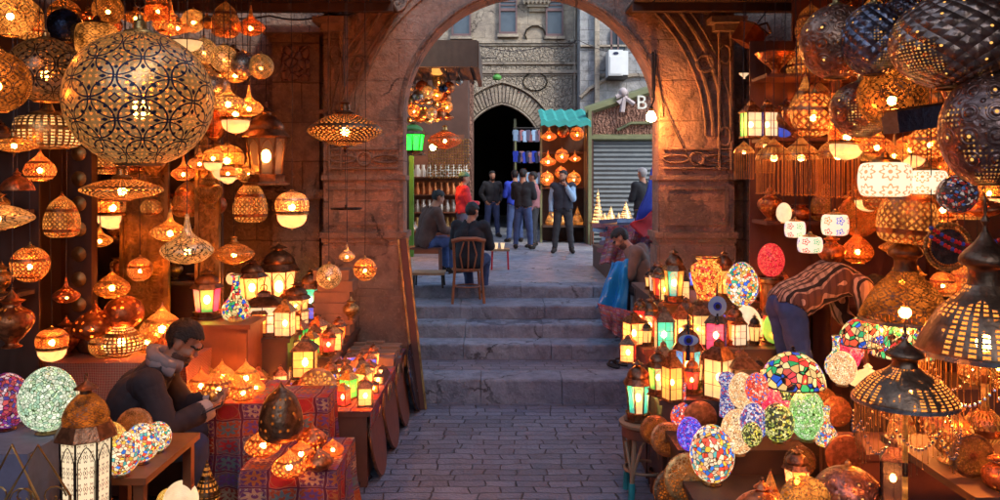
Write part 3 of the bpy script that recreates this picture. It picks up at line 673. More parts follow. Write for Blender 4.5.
def carved_red(s):
    o = s.obj(); vo = s.n('TexVoronoi', {'Vector': o, 'Scale': 11.}, feature='DISTANCE_TO_EDGE'); wv = s.n('TexWave', {'Vector': o, 'Scale': 4., 'Distortion': 12., 'Detail': 3.}).outputs[1]
    h = s.math('ADD', s.step(vo.outputs[0], .02, .1), wv)
    c = s.mixc(s.step(h, .4, 1.4), (.13, .055, .035), (.3, .15, .1)); return s.done(s.bsdf(c, .85, 0, s.bump(h, .8, .04)))
MATDEF['carved_red'] = carved_red
def setts(s, bw=.25, bh=.12, c1=(.235, .265, .345), c2=(.13, .15, .205), joint=(.07, .065, .07)):
    o = s.obj(); n0 = s.noise(o, 3.0, 3, out=1); wv = s.vm('ADD', o, s.vm('MULTIPLY', s.vm('SUBTRACT', n0, (.5, .5, .5)), (.13, .10, 0)))
    b = s.n('TexBrick', {'Vector': wv, 'Scale': 1., 'Color1': (*c1, 1), 'Color2': (*c2, 1), 'Mortar': (*joint, 1), 'Mortar Size': .0075, 'Mortar Smooth': .8, 'Brick Width': bw, 'Row Height': bh})
    b.offset_frequency = 2; b.squash = 1.35; b.squash_frequency = 3
    n1 = s.noise(o, 5, 5); n2 = s.noise(o, 40, 4); c = s.mixc(s.math('MULTIPLY', s.step(n1, .4, .7), .5), b.outputs[0], (.17, .14, .14)); c = s.mixc(s.math('MULTIPLY', n2, .3), c, (.03, .03, .035))
    h = s.math('ADD', s.math('MULTIPLY', b.outputs[1], -1.6), s.math('ADD', s.math('MULTIPLY', n1, .8), s.math('MULTIPLY', n2, .35)))
    return s.done(s.bsdf(c, s.math('ADD', .22, s.math('MULTIPLY', n1, .36)), 0, s.bump(h, .8, .03)))
MATDEF['setts'] = setts
MATDEF['setts_small'] = lambda s: setts(s, .2, .11, (.26, .24, .28), (.18, .16, .19))
def carve_marks(name, c): 
    MATDEF[name] = lambda s: s.done(s.bsdf(s.mixc(s.noise(s.obj(), 6, 5), c, tuple(k*.4 for k in c)), .6, 0, s.bump(s.n('TexWave', {'Vector': s.obj(), 'Scale': 2.5, 'Distortion': 6., 'Detail': 3.}).outputs[1], .25, .01)))
carve_marks('timber', (.085, .04, .022)); carve_marks('timber_red', (.16, .05, .028)); carve_marks('timber_worn', (.2, .12, .075))
plain('shutter', (.10, .115, .12), .45, .3, 6, .3); plain('frame_olive', (.16, .17, .08), .5, 0, 6); plain('window_frame', (.13, .07, .065), .6, 0, 6); plain('window_glass', (.05, .06, .07), .15, 0, 4)
plain('ac_white', (.62, .63, .6), .5, 0, 5, .12); plain('teal_awning', (.03, .3, .26), .6, 0, 5, .4); plain('plaster_dark', (.1, .05, .035), .85, 0, 3); plain('iron', (.03, .025, .022), .5, .6, 20)
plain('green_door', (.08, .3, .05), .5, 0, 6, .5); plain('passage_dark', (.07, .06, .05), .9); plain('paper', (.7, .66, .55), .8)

def ell_arch(cx, a, z0, b, n=28): return [(cx-a*math.cos(math.pi*i/n), z0+b*math.sin(math.pi*i/n)) for i in range(n+1)]
def pt_arch(cx, a, z0, h, n=24):
    rho = (a*a+h*h)/(2*a); out = []; am = math.atan2(h, rho-a)
    for i in range(n//2+1):
        t = am*i/(n//2); out.append((cx+(rho-a)-rho*math.cos(t), z0+rho*math.sin(t)))
    return out+[(2*cx-x, z) for x, z in reversed(out[:-1])]
def arch_wall(g, x0, x1, z0, z1, pts, y0, y1):
    """solid wall with an arched opening that starts at z0"""
    xl, xr = pts[0][0], pts[-1][0]; ring = [(xl, z0)]+pts+[(xr, z0)]
    for y, fl in ((y0, 0), (y1, 1)):
        def q(a, b, c, d):
            A = [(a[0], y, a[1]), (b[0], y, b[1]), (c[0], y, c[1]), (d[0], y, d[1])]
            g.quad(*(A if not fl else A[::-1]))
        q((x0, z0), (xl, z0), (xl, z1), (x0, z1)); q((xr, z0), (x1, z0), (x1, z1), (xr, z1))
        for i in range(len(pts)-1):
            a, b = pts[i], pts[i+1]; q(a, b, (b[0], z1), (a[0], z1))
    for i in range(len(ring)-1):
        a, b = ring[i], ring[i+1]; g.quad((a[0], y0, a[1]), (a[0], y1, a[1]), (b[0], y1, b[1]), (b[0], y0, b[1]))
    g.quad((x0, y0, z0), (x0, y0, z1), (x0, y1, z1), (x0, y1, z0)); g.quad((x1, y0, z0), (x1, y1, z0), (x1, y1, z1), (x1, y0, z1))
    g.quad((x0, y0, z1), (x1, y0, z1), (x1, y1, z1), (x0, y1, z1)); return g
def band(g, pts, y, wdt, dep, close=False):
    """raised flat band following (x, z) points on a wall at depth y"""
    N = len(pts); L = []
    for i in range(N):
        a = Vector(pts[max(i-1, 0)]); b = Vector(pts[min(i+1, N-1)]); d = (b-a).normalized(); nn = Vector((-d.y, d.x)); p = Vector(pts[i])
        L.append((p+nn*wdt/2, p-nn*wdt/2))
    for i in range(N-1):
        (a, b), (c, d) = L[i], L[i+1]; yf = y-dep; e = .25
        a2, b2, c2, d2 = a.lerp(b, e), b.lerp(a, e), c.lerp(d, e), d.lerp(c, e)
        g.quad((a2.x, yf, a2.y), (c2.x, yf, c2.y), (d2.x, yf, d2.y), (b2.x, yf, b2.y))
        g.quad((a.x, y, a.y), (c.x, y, c.y), (c2.x, yf, c2.y), (a2.x, yf, a2.y)); g.quad((b2.x, yf, b2.y), (d2.x, yf, d2.y), (d.x, y, d.y), (b.x, y, b.y))
    return g
def single(name, g, mat, label, cat, group=None, kind=None, smooth=True): return tag(part(name, g, mat, smooth=smooth), label, cat, group, kind)

# ------------------------------------------------------------------ ground, steps, court
tag(part('street', Geo().quad((-60, -40, 0), (60, -40, 0), (60, 90, 0), (-60, 90, 0)), 'setts'), kind='structure')
LV = [.25, .42, .58, .74, .90]; YS = [8.22, 9.16, 9.54, 9.92, 10.57]
CX, CA, SPR, CB = .32, 1.325, 2.95, 1.31
st = empty('steps', (0, 0, 0), kind='structure')
def stepgeo(x0, x1, y0, y1, z0, z1, seed):
    g = Geo(); rn = random.Random(seed); x = x0; e = .022
    while x < x1-.05:
        wd = min(rn.uniform(.75, 1.15), x1-x)
        if x1-(x+wd) < .3: wd = x1-x
        a, b = x+.003, x+wd-.003; dz = rn.uniform(-.006, .004); dy = rn.uniform(-.012, .012); t = z1+dz; f = y0+dy
        pr = [(f, z0), (f, t-e), (f+e*.3, t-e*.35), (f+e, t), (y1, t)]
        K = max(3, int((b-a)/.07)); J = [(0 if q in (0, K) else 1)*(rn.uniform(-.006, .006)+(rn.random() < .12)*.018) for q in range(K+1)]
        for q in range(K):
            xa, xb = a+(b-a)*q/K, a+(b-a)*(q+1)/K
            for i in range(4):
                f0 = [0, 1, 1, .6, 0]; ja, jb = J[q], J[q+1]
                g.quad((xa, pr[i][0]+ja*f0[i], pr[i][1]-ja*.6*f0[i]), (xb, pr[i][0]+jb*f0[i], pr[i][1]-jb*.6*f0[i]), (xb, pr[i+1][0]+jb*f0[i+1], pr[i+1][1]-jb*.6*f0[i+1]), (xa, pr[i+1][0]+ja*f0[i+1], pr[i+1][1]-ja*.6*f0[i+1]))
        for xx in (a, b): g.v += [(xx, p[0], p[1]) for p in pr]+[(xx, y1, z0)]; k = len(g.v); g.f.append(tuple(range(k-6, k))); g.u.append(tuple((0, 0) for _ in range(6)))
        x += wd
    return g
tag(part('lower_step', stepgeo(CX-CA+.002, CX+CA-.002, 8.22, 8.62, 0, .25, 1), 'stone_step', st))
tag(part('cobbled_landing', Geo().box(CX-CA-.3, 2.2, 8.61, 9.2, .0, .247), 'setts_small', st))
for i in range(1, 5): part('stone_step', stepgeo(-1.35, 2.4, YS[i], (YS[i+1] if i < 4 else 10.95)+.02, LV[i-1]-.03, LV[i], 10+i), 'stone_step', st)
tag(part('courtyard', Geo().box(-14, 14, 10.94, 40, .5, .897), 'stone_court'), kind='structure')

# ------------------------------------------------------------------ archway
AY = 8.3
ar = empty('stone_archway', (CX, AY, 0), label='broad round stone archway with reddish plaster and interlaced carved moulding over the steps', cat='archway')
def AP(n, g, m, lab=None, wob=0):
    g.tform(Matrix.Translation((-CX, -AY, 0))); return part(n, g, m, ar, label=lab, wob=wob)
AP('masonry', arch_wall(Geo(), -1.83, 2.43, 0, 7, ell_arch(CX, CA, SPR, CB, 40), AY, AY+.35), 'stone_red')
MR = 1.95; MC = 2.76
g = Geo()
for rr, wd_ in ((MR+.06, .045), (MR-.06, .045), (MR+.14, .02), (MR-.14, .02)):
    band(g, [(CX-rr*math.cos(math.pi*i/70), MC+rr*math.sin(math.pi*i/70)) for i in range(71)], AY+.002, wd_, .028)
for k in range(1, 8):
    t = math.pi*k/8; cx, cz = CX-MR*math.cos(t), MC+MR*math.sin(t)
    band(g, [(cx+.085*math.cos(6.2832*i/18), cz+.085*math.sin(6.2832*i/18)) for i in range(19)], AY+.002, .035, .042)
    g.ball((cx, AY+.01, cz), .03, 8)
AP('interlaced_moulding', g, 'stone_trim')
for sx in (-1, 1):
    g = Geo(); x = CX+sx*2.02
    band(g, [(x-.07, 2.4), (x-.07, 3.86)], AY+.002, .035, .04); band(g, [(x+.05, 2.4), (x+.05, 3.86)], AY+.002, .035, .04)
    for z in (2.75, 3.6): band(g, [(x-.01+.06*math.cos(6.2832*i/18), z+.06*math.sin(6.2832*i/18)*1.6) for i in range(19)], AY+.002, .025, .04)
    g.box(x-.2, x+.16, AY-.22, AY+.1, 3.9, 3.96); g.box(x-.14, x+.1, AY-.12, AY+.1, 3.83, 3.899)
    AP('frame_moulding', g, 'stone_trim')
for x0, x1 in ((-1.775, CX-CA-.03), (CX+CA+.03, 2.405)):     # carved panels and string courses on each pier
    g = Geo()
    for z in (2.42, 2.62): band(g, [(x0+.02, z), (x1-.02, z)], AY+.002, .03, .035)
    m = (x0+x1)/2; band(g, [(m+.07*math.cos(6.2832*i/18), 2.52+.07*math.sin(6.2832*i/18)) for i in range(19)], AY+.002, .025, .04)
    for dx in (-.22, .22): band(g, [(m+dx+.13*math.cos(6.2832*i/18), 2.52+.04*math.sin(6.2832*i/18)) for i in range(19)], AY+.002, .02, .035)
    AP('carved_panel', g, 'stone_trim')
for s_, (x0, x1) in enumerate(((-1.83, CX-CA), (CX+CA, 2.43))):
    g = Geo(); e0, e1 = (.05, .06) if s_ == 0 else (.06, .05)
    g.box(x0-e0*.7, x1+e1*.7, AY-.04, AY+.39, 1.70, 1.76); g.box(x0-e0*.4, x1+e1*.4, AY-.02, AY+.37, 1.65, 1.698); g.box(x0-e0*.4, x1+e1*.4, AY-.025, AY+.37, 2.30, 2.35)
    for a, b, c, d in ((x0+.06, x1-.06, 2.20, 2.235), (x0+.06, x1-.06, 1.83, 1.865)): g.box(a, b, AY-.014, AY+.01, c, d)
    for xx in (x0+.06, x1-.10): g.box(xx, xx+.04, AY-.014, AY+.01, 1.867, 2.198)
    g.box(x0-e0, x1+e1*.9, AY-.05, AY+.40, 0, 1.1); g.box(x0-e0*.3, x1+e1*.3, AY-.012, AY+.36, 1.102, 1.618)
    AP('string_course', g, 'stone_trim')
AP('soffit_edge', band(Geo(), ell_arch(CX, CA+.03, SPR, CB+.03, 50), AY+.002, .05, .03), 'stone_block')
# walls beside the arch, stall side walls
for sx in (-1, 1):
    x0, x1 = (-4.6, -1.832) if sx < 0 else (2.432, 5.0); nm = 'west' if sx < 0 else 'east'
    b = empty('stone_wall', (x0, 8.62, 0), label='worn brown block wall with a carved panel between arch and lamp cluster' if sx < 0 else 'worn brown block wall behind the glass lantern shelves', cat='wall')
    def W(n, g, m): g.tform(Matrix.Translation((-x0, -8.62, 0))); return part(n, g, m, b)
    W('masonry', Geo().box(x0, x1, 8.62, 9.3, 0, 7), 'stone_block')
    if sx < 0:
        W('pilaster', Geo().box(-2.42, -1.92, 8.50, 8.619, 0, 3.85), 'stone_block'); W('cornice', Geo().box(-2.52, -1.86, 8.40, 8.618, 3.852, 3.93).box(-2.47, -1.9, 8.45, 8.617, 3.93, 3.99), 'stone_block')
        W('carved_panel', Geo().box(-2.32, -2.02, 8.47, 8.499, 3.35, 3.72), 'carved_red'); W('string_course', Geo().box(-3.4, -1.84, 8.47, 8.499, 3.0, 3.05).box(-3.4, -1.84, 8.46, 8.498, 2.1, 2.2), 'stone_block')
    else:
        W('pilaster', Geo().box(2.62, 3.0, 8.50, 8.619, 0, 7), 'stone_block'); W('string_course', Geo().box(2.5, 4.4, 8.46, 8.499, 2.3, 2.4).box(2.5, 4.4, 8.47, 8.498, 3.1, 3.16), 'stone_block')
for sx in (-1, 1):
    x = -4.3 if sx < 0 else 4.3
    single('street_building', Geo().box(min(x, x+sx*3), max(x, x+sx*3), -12, 8.6, 0, 6.2 if sx < 0 else 13), 'plaster_dark', 'dark plastered building side behind the '+('brass shelves' if sx < 0 else 'hammered lamps'), 'building')  # east side made taller, out of view, to keep sun off the street
single('street_building', Geo().box(-4, 4, -14, -12, 0, 5), 'stone_dark', 'unseen dark stone building added behind the viewer for the metal to reflect', 'building')  # unseen block added so the polished metal has something dark to reflect
# stall canopies (the lamps hang from these)
for x0, x1, lb in ((-4.25, -1.05, 'dark plank canopy over the brass lamp stall'), (1.3, 4.25, 'dark plank canopy over the hammered and mosaic lamp stall')):
    c = empty('stall_canopy', (x0, 2, 4.0), label=lb, cat='canopy')
    g = Geo(); x = 0
    while x < x1-x0-.05: g.box(x, x+.19, 0, 6.3, .03, .06); x += .2
    part('planking', g, 'timber', c); g = Geo()
    for y in (.2, 1.0, 1.8, 2.6, 3.4, 4.2, 5.0, 5.8): g.box(0, x1-x0, y, y+.07, -.05, .028)
    part('beam', g, 'timber', c)
# ------------------------------------------------------------------ courtyard buildings
FY = 22.
fb = empty('carved_stone_building', (0, FY, .9), label='pale carved stone building with tall pointed archway and paired high windows', cat='building')
def FP(n, g, m, parent=None, lab=None):
    g.tform(Matrix.Translation((0, -FY, -.9))); return part(n, g, m, parent or fb, label=lab)
def fx(px, Y=FY): return (px-500)*Y/F
def fz(py, Y=FY): return EYE-(py-180)*Y/F
fa = pt_arch(.055, 1.12, 3.1, 1.32, 28)
FP('wall', arch_wall(Geo(), -9, fx(577), .88, 12, fa, FY, FY+.7), 'stone_facade')
FP('carved_field', arch_wall(Geo(), fx(440), fx(572), fz(138), fz(74), pt_arch(.055, 1.52, fz(138), 4.93-fz(138)+.0, 28) if 0 else [(x, z) for x, z in pt_arch(.055, 1.52, 3.1, 1.83, 28) if z >= fz(138)], FY-.04, FY-.002), 'stone_carved')
g = Geo(); A1 = pt_arch(.055, 1.14, 3.1, 1.34, 44); A2 = pt_arch(.055, 1.5, 3.1, 1.8, 44)
for i in range(44):
    e = .12; a = Vector(A1[i]).lerp(Vector(A1[i+1]), e); b = Vector(A1[i]).lerp(Vector(A1[i+1]), 1-e); c = Vector(A2[i]).lerp(Vector(A2[i+1]), e); d = Vector(A2[i]).lerp(Vector(A2[i+1]), 1-e)
    y0 = FY-.09 if i % 2 else FY-.06; y1 = FY-.001
    g.quad((a.x, y0, a.y), (b.x, y0, b.y), (d.x, y0, d.y), (c.x, y0, c.y)); g.quad((a.x, y1, a.y), (a.x, y0, a.y), (c.x, y0, c.y), (c.x, y1, c.y)); g.quad((b.x, y0, b.y), (b.x, y1, b.y), (d.x, y1, d.y), (d.x, y0, d.y))
    g.quad((a.x, y1, a.y), (b.x, y1, b.y), (b.x, y0, b.y), (a.x, y0, a.y)); g.quad((c.x, y0, c.y), (d.x, y0, d.y), (d.x, y1, d.y), (c.x, y1, c.y))
FP('voussoirs', g, 'stone_facade')
g = band(Geo(), pt_arch(.055, 1.56, 3.1, 1.88, 44), FY, .07, .14); band(g, pt_arch(.055, 1.09, 3.1, 1.29, 44), FY-.0, .07, .12)
for py, dp, hh in ((42, .1, .09), (45, .06, .05), (63.5, .08, .06), (72, .12, .09), (75, .07, .05)): g.box(-6, fx(577)-.002, FY-dp, FY-.001, fz(py)-hh/2, fz(py)+hh/2)
band(g, [(fx(574.5), .9), (fx(574.5), 12)], FY, .09, .1)
FP('cornice', g, 'stone_facade')
FP('inscription_band', Geo().box(-6, fx(571), FY-.03, FY-.001, fz(61.5), fz(47.5)), 'stone_carved')
FP('carved_band', Geo().box(-6, fx(571), FY-.03, FY-.0015, fz(70), fz(66)), 'stone_carved')
for px, x0, x1, y0, y1 in ((508, 499, 517, -12, 35), (554, 545.5, 563, -12, 37), (462, 452, 471, -12, 37)):
    w_ = FP('window', Geo().box(fx(x0), fx(x1), FY-.06, FY-.002, fz(y1), fz(y0)), 'window_glass')
    g = Geo()
    for a in (x0, x1-1.6): g.box(fx(a), fx(a+1.6), FY-.14, FY-.05, fz(y1), fz(y0))
    for z in (y1, 12, y0): g.box(fx(x0), fx(x1), FY-.13, FY-.061, fz(z), fz(z)+.07)
    for j in range(7): g.box(fx(x0+1.7), fx(x1-1.7), FY-.10, FY-.062, fz(10)+j*.1, fz(10)+j*.1+.03)
    g.tform(Matrix.Translation((0, -FY, -.9))); part('window_frame', g, 'window_frame', w_)
    part('sill', Geo().box(fx(x0-1.5), fx(x1+1.5), FY-.2, FY-.01, fz(y1)-.08, fz(y1)-.003).tform(Matrix.Translation((0, -FY, -.9))), 'stone_facade', w_)
g = Geo()
for k in range(4): g.box(fx(529-k*2), fx(546+k*2), FY-.1-.09*k, FY-.001, fz(12-k*4), fz(12-k*4)+.105)
for k in range(7): g.lathe([(.001, -.12), (.05, -.06), (.06, 0)], 6, c=(fx(524+k*4), FY-.25, fz(2)))
FP('bracket_cornice', g, 'stone_facade')
for sx in (-1, 1):
    g = Geo()
    for zz, L in ((fz(35), .5), (fz(82), .6)): band(g, [(fx(535)+sx*.28*math.cos(a/10*6.28)*L*2, zz+.25*math.sin(a/10*6.28)) for a in range(11)], FY-.0, .06, .07)
    FP('knot_carving', g, 'stone_facade')
# passage behind the pointed arch
ps = empty('covered_passage', (0, FY+.7, .9), label='dark covered passage behind the pointed archway', cat='passage')
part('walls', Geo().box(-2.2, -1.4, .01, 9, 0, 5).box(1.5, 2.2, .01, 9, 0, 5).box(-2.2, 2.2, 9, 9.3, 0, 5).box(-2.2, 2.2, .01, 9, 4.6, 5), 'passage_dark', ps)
part('door_post', Geo().box(.38, .46, -.5, -.4, 0, 3.1), 'frame_olive', ps)
# grey tower strip and right building
rt = empty('grey_stone_building', (fx(577), 21.2, .9), label='grey block stone building with plain corner pilaster beside the carved facade', cat='building')
T = Matrix.Translation((-fx(577), -21.2, -.9))
part('wall', Geo().box(fx(577)+.003, 9, 21.2, 24, .9, 12).tform(T), 'stone_grey', rt)
part('corner_pilaster', Geo().box(fx(595, 21), fx(599.5, 21), 21.0, 21.198, .9, 12).tform(T), 'stone_facade', rt)
part('string_course', Geo().box(fx(577)+.01, 3.4, 21.1, 21.197, fz(46, 21), fz(44, 21)).box(fx(600, 21), 6, 21.12, 21.196, fz(76, 21), fz(73, 21)).tform(T), 'stone_facade', rt)
g = Geo(); band(g, [(fx(577, 21)+.1, fz(97, 21)), (fx(590, 21), fz(88, 21)), (fx(607, 21), fz(78, 21)), (fx(640, 21), fz(74, 21))], 21.19, .12, .1); part('water_pipe', g.tform(T), 'stone_facade', rt)
wdw = part('window', Geo().box(fx(612, 21), fx(626, 21), 21.14, 21.195, fz(56, 21), fz(28, 21)).tform(T), 'window_glass', rt)
part('window_frame', Geo().box(fx(611, 21), fx(613, 21), 21.1, 21.139, fz(56, 21), fz(28, 21)).box(fx(618, 21), fx(619.5, 21), 21.1, 21.139, fz(56, 21), fz(28, 21)).tform(T), 'window_frame', wdw)
ac = empty('air_conditioner', P(615, 77, 20.8), label='white boxy air conditioner fixed high on the grey wall', cat='air conditioner')
part('casing', Geo().box(-.2, .16, -.3, .35, 0, .66), 'ac_white', ac); part('front_grille', Geo().box(-.17, .13, -.32, -.301, .04, .48), 'ac_white', ac)
part('maker_badge', Geo().lathe([(.001, 0), (.07, 0), (.07, .01), (.001, .01)], 16, sy=.5).tform(Matrix.Translation((-.02, -.31, .57)) @ Matrix.Rotation(R(90), 4, 'X')), 'navy', ac)
part('side_cover', Geo().box(.161, .3, -.28, .35, .02, .64), 'ac_white', ac); part('bracket', Geo().box(-.2, .3, -.25, .45, -.05, -.002), 'iron', ac)
# shutter shop
SY = 17.5
sh = empty('shuttered_shop', (fx(592, SY), SY, .9), label='closed shop with grey roller shutter under a sloping olive framed gable', cat='shop')
T = Matrix.Translation((-fx(592, SY), -SY, -.9))
def SP(n, g, m, p=None, lab=None): return part(n, g.tform(T), m, p or sh, label=lab)
x0, x1 = fx(592, SY), 4.6
SP('wall', Geo().box(x0+.02, 5.2, SY+.1, 20.6, .9, fz(133, SY)).box(x0-.12, x0+.02, SY-.05, SY+.2, .9, fz(110, SY)), 'plaster_dark')
k = len(Geo().v); g = Geo(); zl, zr = fz(110, SY), fz(78, SY)
g.quad((x0, SY+.08, fz(134, SY)), (x1, SY+.08, fz(134, SY)), (x1, SY+.08, zr), (x0, SY+.08, zl)); SP('gable_panel', g, 'carved_red')
g = band(Geo(), [(x0-.15, zl-.02), (x0+1.2, zl+.42), (x1, zr+.1)], SY+.07, .2, .14); band(g, [(x0-.1, fz(137.5, SY)), (x1, fz(137.5, SY))], SY+.07, .15, .14); band(g, [(x0-.06, .9), (x0-.06, zl)], SY+.02, .13, .12)
band(g, [(x0+.55, fz(130, SY)), (x0+.85, fz(123, SY)), (x1, fz(122, SY))], SY+.06, .07, .08)
SP('gable_frame', g, 'frame_olive')
g = Geo(); z = .93
while z < fz(141, SY): 
    g.quad((x0+.04, SY+.02, z), (x1, SY+.02, z), (x1, SY+.05, z+.05), (x0+.04, SY+.05, z+.05)); g.quad((x0+.04, SY+.05, z+.05), (x1, SY+.05, z+.05), (x1, SY+.02, z+.1), (x0+.04, SY+.02, z+.1)); z += .1
SP('roller_shutter', g, 'shutter')
SP('fabric_ornament', Geo().ball(P(623, 92, SY-.1), .1, 8).tube([P(618, 103, SY-.1), P(624, 97, SY-.1), P(622, 112, SY-.1)], .06, 6).tube([P(628, 97, SY-.1), P(624, 97, SY-.1), P(634, 104, SY-.1)], .05, 6).tube([P(616, 97, SY-.1), P(628, 92, SY-.1)], .05, 6), 'cuff')
cu = bpy.data.curves.new('sign_letter', 'FONT'); cu.body = 'B'; cu.size = .42; cu.extrude = .03
cu.materials.append(M('paper')); _t = bpy.data.objects.new('t', cu); COL.objects.link(_t); bpy.context.view_layer.update()
_me = bpy.data.meshes.new_from_object(_t); bpy.data.objects.remove(_t); bo = bpy.data.objects.new('sign_letter', _me); COL.objects.link(bo); bo.location = P(636, 109, 17.1); bo.rotation_euler = (R(90), 0, 0); tag(bo, 'pale metal letter B fixed on the shop gable beside the bulb', 'sign letter')
bulb = empty('bare_bulb', P(651, 116, 8.05), label='glowing bare bulb on a bent rod at the inner edge of the stone arch', cat='bulb')
part('glass_bulb', Geo().lathe(smoothprof([(.001, -.06), (.04, -.045), (.05, -.01), (.03, .03), (.02, .05)], 3), 12), 'bulb_white', bulb); part('socket', Geo().lathe([(.022, .045), (.025, .08), (.01, .1)], 10), 'iron', bulb)
part('rod', Geo().tube([(0, 0, .09), (.03, .0, .16), (.05, .0, .62), (.05, .22, .66)], .009, 6), 'iron', bulb)
# left courtyard shop
LY = 14.
ls = empty('lantern_shop', (fx(400, LY), LY, .9), label='small open shop with timber canopy, bead strings and green door frame', cat='shop')
T = Matrix.Translation((-fx(400, LY), -LY, -.9))
def LP(n, g, m, lab=None): return part(n, g.tform(T), m, ls, label=lab)
LP('wall', Geo().box(-6, -2.05, 13.3, 19.5, .9, 7).box(-2.05, fx(468, 18.6), 18.6, 19.5, .9, fz(75, 18.6)), 'plaster_dark')
LP('upper_wall', Geo().box(-2.0, fx(472, 20.5), 20.5, 21.9, .9, fz(79, 20.5)), 'carved_red')
LP('door_frame', Geo().box(-1.98, -1.9, 14.6, 14.7, .9, 3.2).box(-1.66, -1.58, 14.6, 14.7, .9, 3.2).box(-1.98, -1.58, 14.6, 14.7, 3.2, 3.3), 'green_door')
g = Geo(); a, b = P(418, 40, 15), P(476, 62, 13.2)
ZC = fz(72, 14); g.box(-2.3, fx(476, 13.8), 12.6, 15.2, ZC, ZC+.06)
for k in range(9): g.box(-2.3+k*.22, -2.25+k*.22, 12.6, 15.2, ZC-.08, ZC-.002)
g.box(-2.3, fx(476, 13.8)+.05, 12.5, 12.598, ZC-.12, ZC+.3); g.box(fx(476, 13.8)+.002, fx(476, 13.8)+.08, 12.6, 15.2, ZC-.12, ZC+.3)
LP('canopy', g, 'timber_worn')
g = Geo()
for k in range(4): g.box(-1.9, fx(462, 17.6), 17.3, 17.6, 1.2+k*.38, 1.23+k*.38)
g.box(-1.9, fx(464, 17.6), 17.61, 17.7, .9, 3.3); LP('shelving', g, 'wood_red')
rn = random.Random(5); g = Geo()
for k in range(16):
    x = -1.5+k*.055; 
    for j in range(14): g.ball((x, 16.9, 3.15-j*.06-rn.random()*.02), .026, 5)
LP('bead_strings', g, 'old_gold')
for k in range(4):
    g = Geo()
    for j in range(9): 
        q = rn.uniform(.05, .09); g.lathe([(q, 0), (q*1.1, .1), (q*.5, .2), (q*.6, .26)], 8, c=(-1.8+j*.13, 17.4, 1.23+k*.38))
    LP('shelf_wares', g, ['old_gold', 'silver', 'copper', 'paper'][k])
# right courtyard lamp stand with teal awning
TY = 18.
tq = empty('lamp_stand', (fx(541, TY), TY, .9), label='tall open lamp stand under a teal cloth awning', cat='stand')
T = Matrix.Translation((-fx(541, TY), -TY, -.9))
part('back_board', Geo().box(fx(541, TY), fx(586, TY), TY+.5, TY+.56, .9, fz(122, TY)).tform(T), 'timber', tq)
part('post', Geo().box(fx(540, TY), fx(542, TY), TY-.1, TY, .9, fz(124, TY)).box(fx(584, TY), fx(586.5, TY), TY-.1, TY, .9, fz(124, TY)).tform(T), 'frame_olive', tq)
part('shelf', Geo().box(fx(542, TY), fx(584, TY), TY-.3, TY+.5, 1.25, 1.3).box(fx(542, TY), fx(584, TY), TY-.05, TY+.5, 2.1, 2.13).box(fx(542, TY), fx(584, TY), TY-.05, TY+.5, 2.9, 2.93).tform(T), 'timber', tq)
g = Geo(); n = 14
for i in range(n):
    xa, xb = fx(539, TY)+(fx(587, TY)-fx(539, TY))*i/n, fx(539, TY)+(fx(587, TY)-fx(539, TY))*(i+1)/n; d = .03*math.sin(i*2.1); e = .03*math.sin((i+1)*2.1)
    g.quad((xa, TY-.8, fz(124, TY)+.02+d), (xb, TY-.8, fz(124, TY)+.02+e), (xb, TY+.5, fz(110, TY)+.05+e), (xa, TY+.5, fz(110, TY)+.05+d)); g.quad((xa, TY-.8, fz(124, TY)-.1+d), (xb, TY-.8, fz(124, TY)-.1+e), (xb, TY-.8, fz(124, TY)+.02+e), (xa, TY-.8, fz(124, TY)+.02+d))
part('awning', g.tform(T), 'teal_awning', tq)

# loose cables sagging across the arch and the facade
def cable(pts, label, r=.008, sag=.15):
    g = Geo()
    for a, b in zip(pts[:-1], pts[1:]):
        a, b = Vector(a), Vector(b); g.tube([a.lerp(b, i/10)-Vector((0, 0, sag*math.sin(math.pi*i/10))) for i in range(11)], r, 5)
    single('cable', g, 'cable', label, 'cable')
cable([P(578, 40, 20.9), P(640, 52, 20.9)], 'thin dark cable sagging below the white air conditioner', .012); cable([P(478, 45, 21.7), P(545, 46, 21.7), P(577, 40, 21.1)], 'thin dark cable running along the carved stone cornice', .012)
cable([P(655, 50, 8.27), P(662, 100, 8.27), P(690, 160, 8.27), P(722, 166, 8.27)], 'loose wire stapled down the arch face beside the bare bulb', .006, .03)
cable([P(190, 12, 8.3), P(270, 16, 8.3), P(330, 14, 8.2), P(372, 5, 8.2)], 'dark cable strung across the wall above the pilaster', .01, .05)
tag(part('iron_bar', Geo().tube([P(653, 52, 8.22), P(653, 98, 8.22)], .014, 6), 'iron'), 'short vertical iron bar fixed on the arch face above the bulb', 'bar')
# ------------------------------------------------------------------ stands, tables, shelving
def table(name, x0, x1, y0, y1, z, label, mat='wood_dark', cloth=None, cat='table', drop=None, legs=True, boards=True):
    o = empty(name, ((x0+x1)/2, (y0+y1)/2, 0), label=label, cat=cat); hx, hy = (x1-x0)/2, (y1-y0)/2
    part('table_top', Geo().box(-hx, hx, -hy, hy, z-.035, z-.004 if cloth else z), mat, o)
    if legs:
        for sx in (-1, 1):
            for sy in (-1, 1): part('leg', Geo().box(sx*(hx-.05)-.025, sx*(hx-.05)+.025, sy*(hy-.05)-.025, sy*(hy-.05)+.025, 0, z-.036), mat, o)
    if boards: 
        part('front_board', Geo().box(-hx+.03, hx-.03, -hy+.02, -hy+.04, .04, z-.037), mat, o)
        part('side_board', Geo().box((hx-.04)*(1 if x0 < 0 else -1)-.01, (hx-.04)*(1 if x0 < 0 else -1)+.01, -hy+.05, hy-.02, .04, z-.037), mat, o)
    if cloth:
        c = draped('cloth_cover', hx+.015, hy+.015, z, drop or z*.96, cloth); c.parent = o
    return o
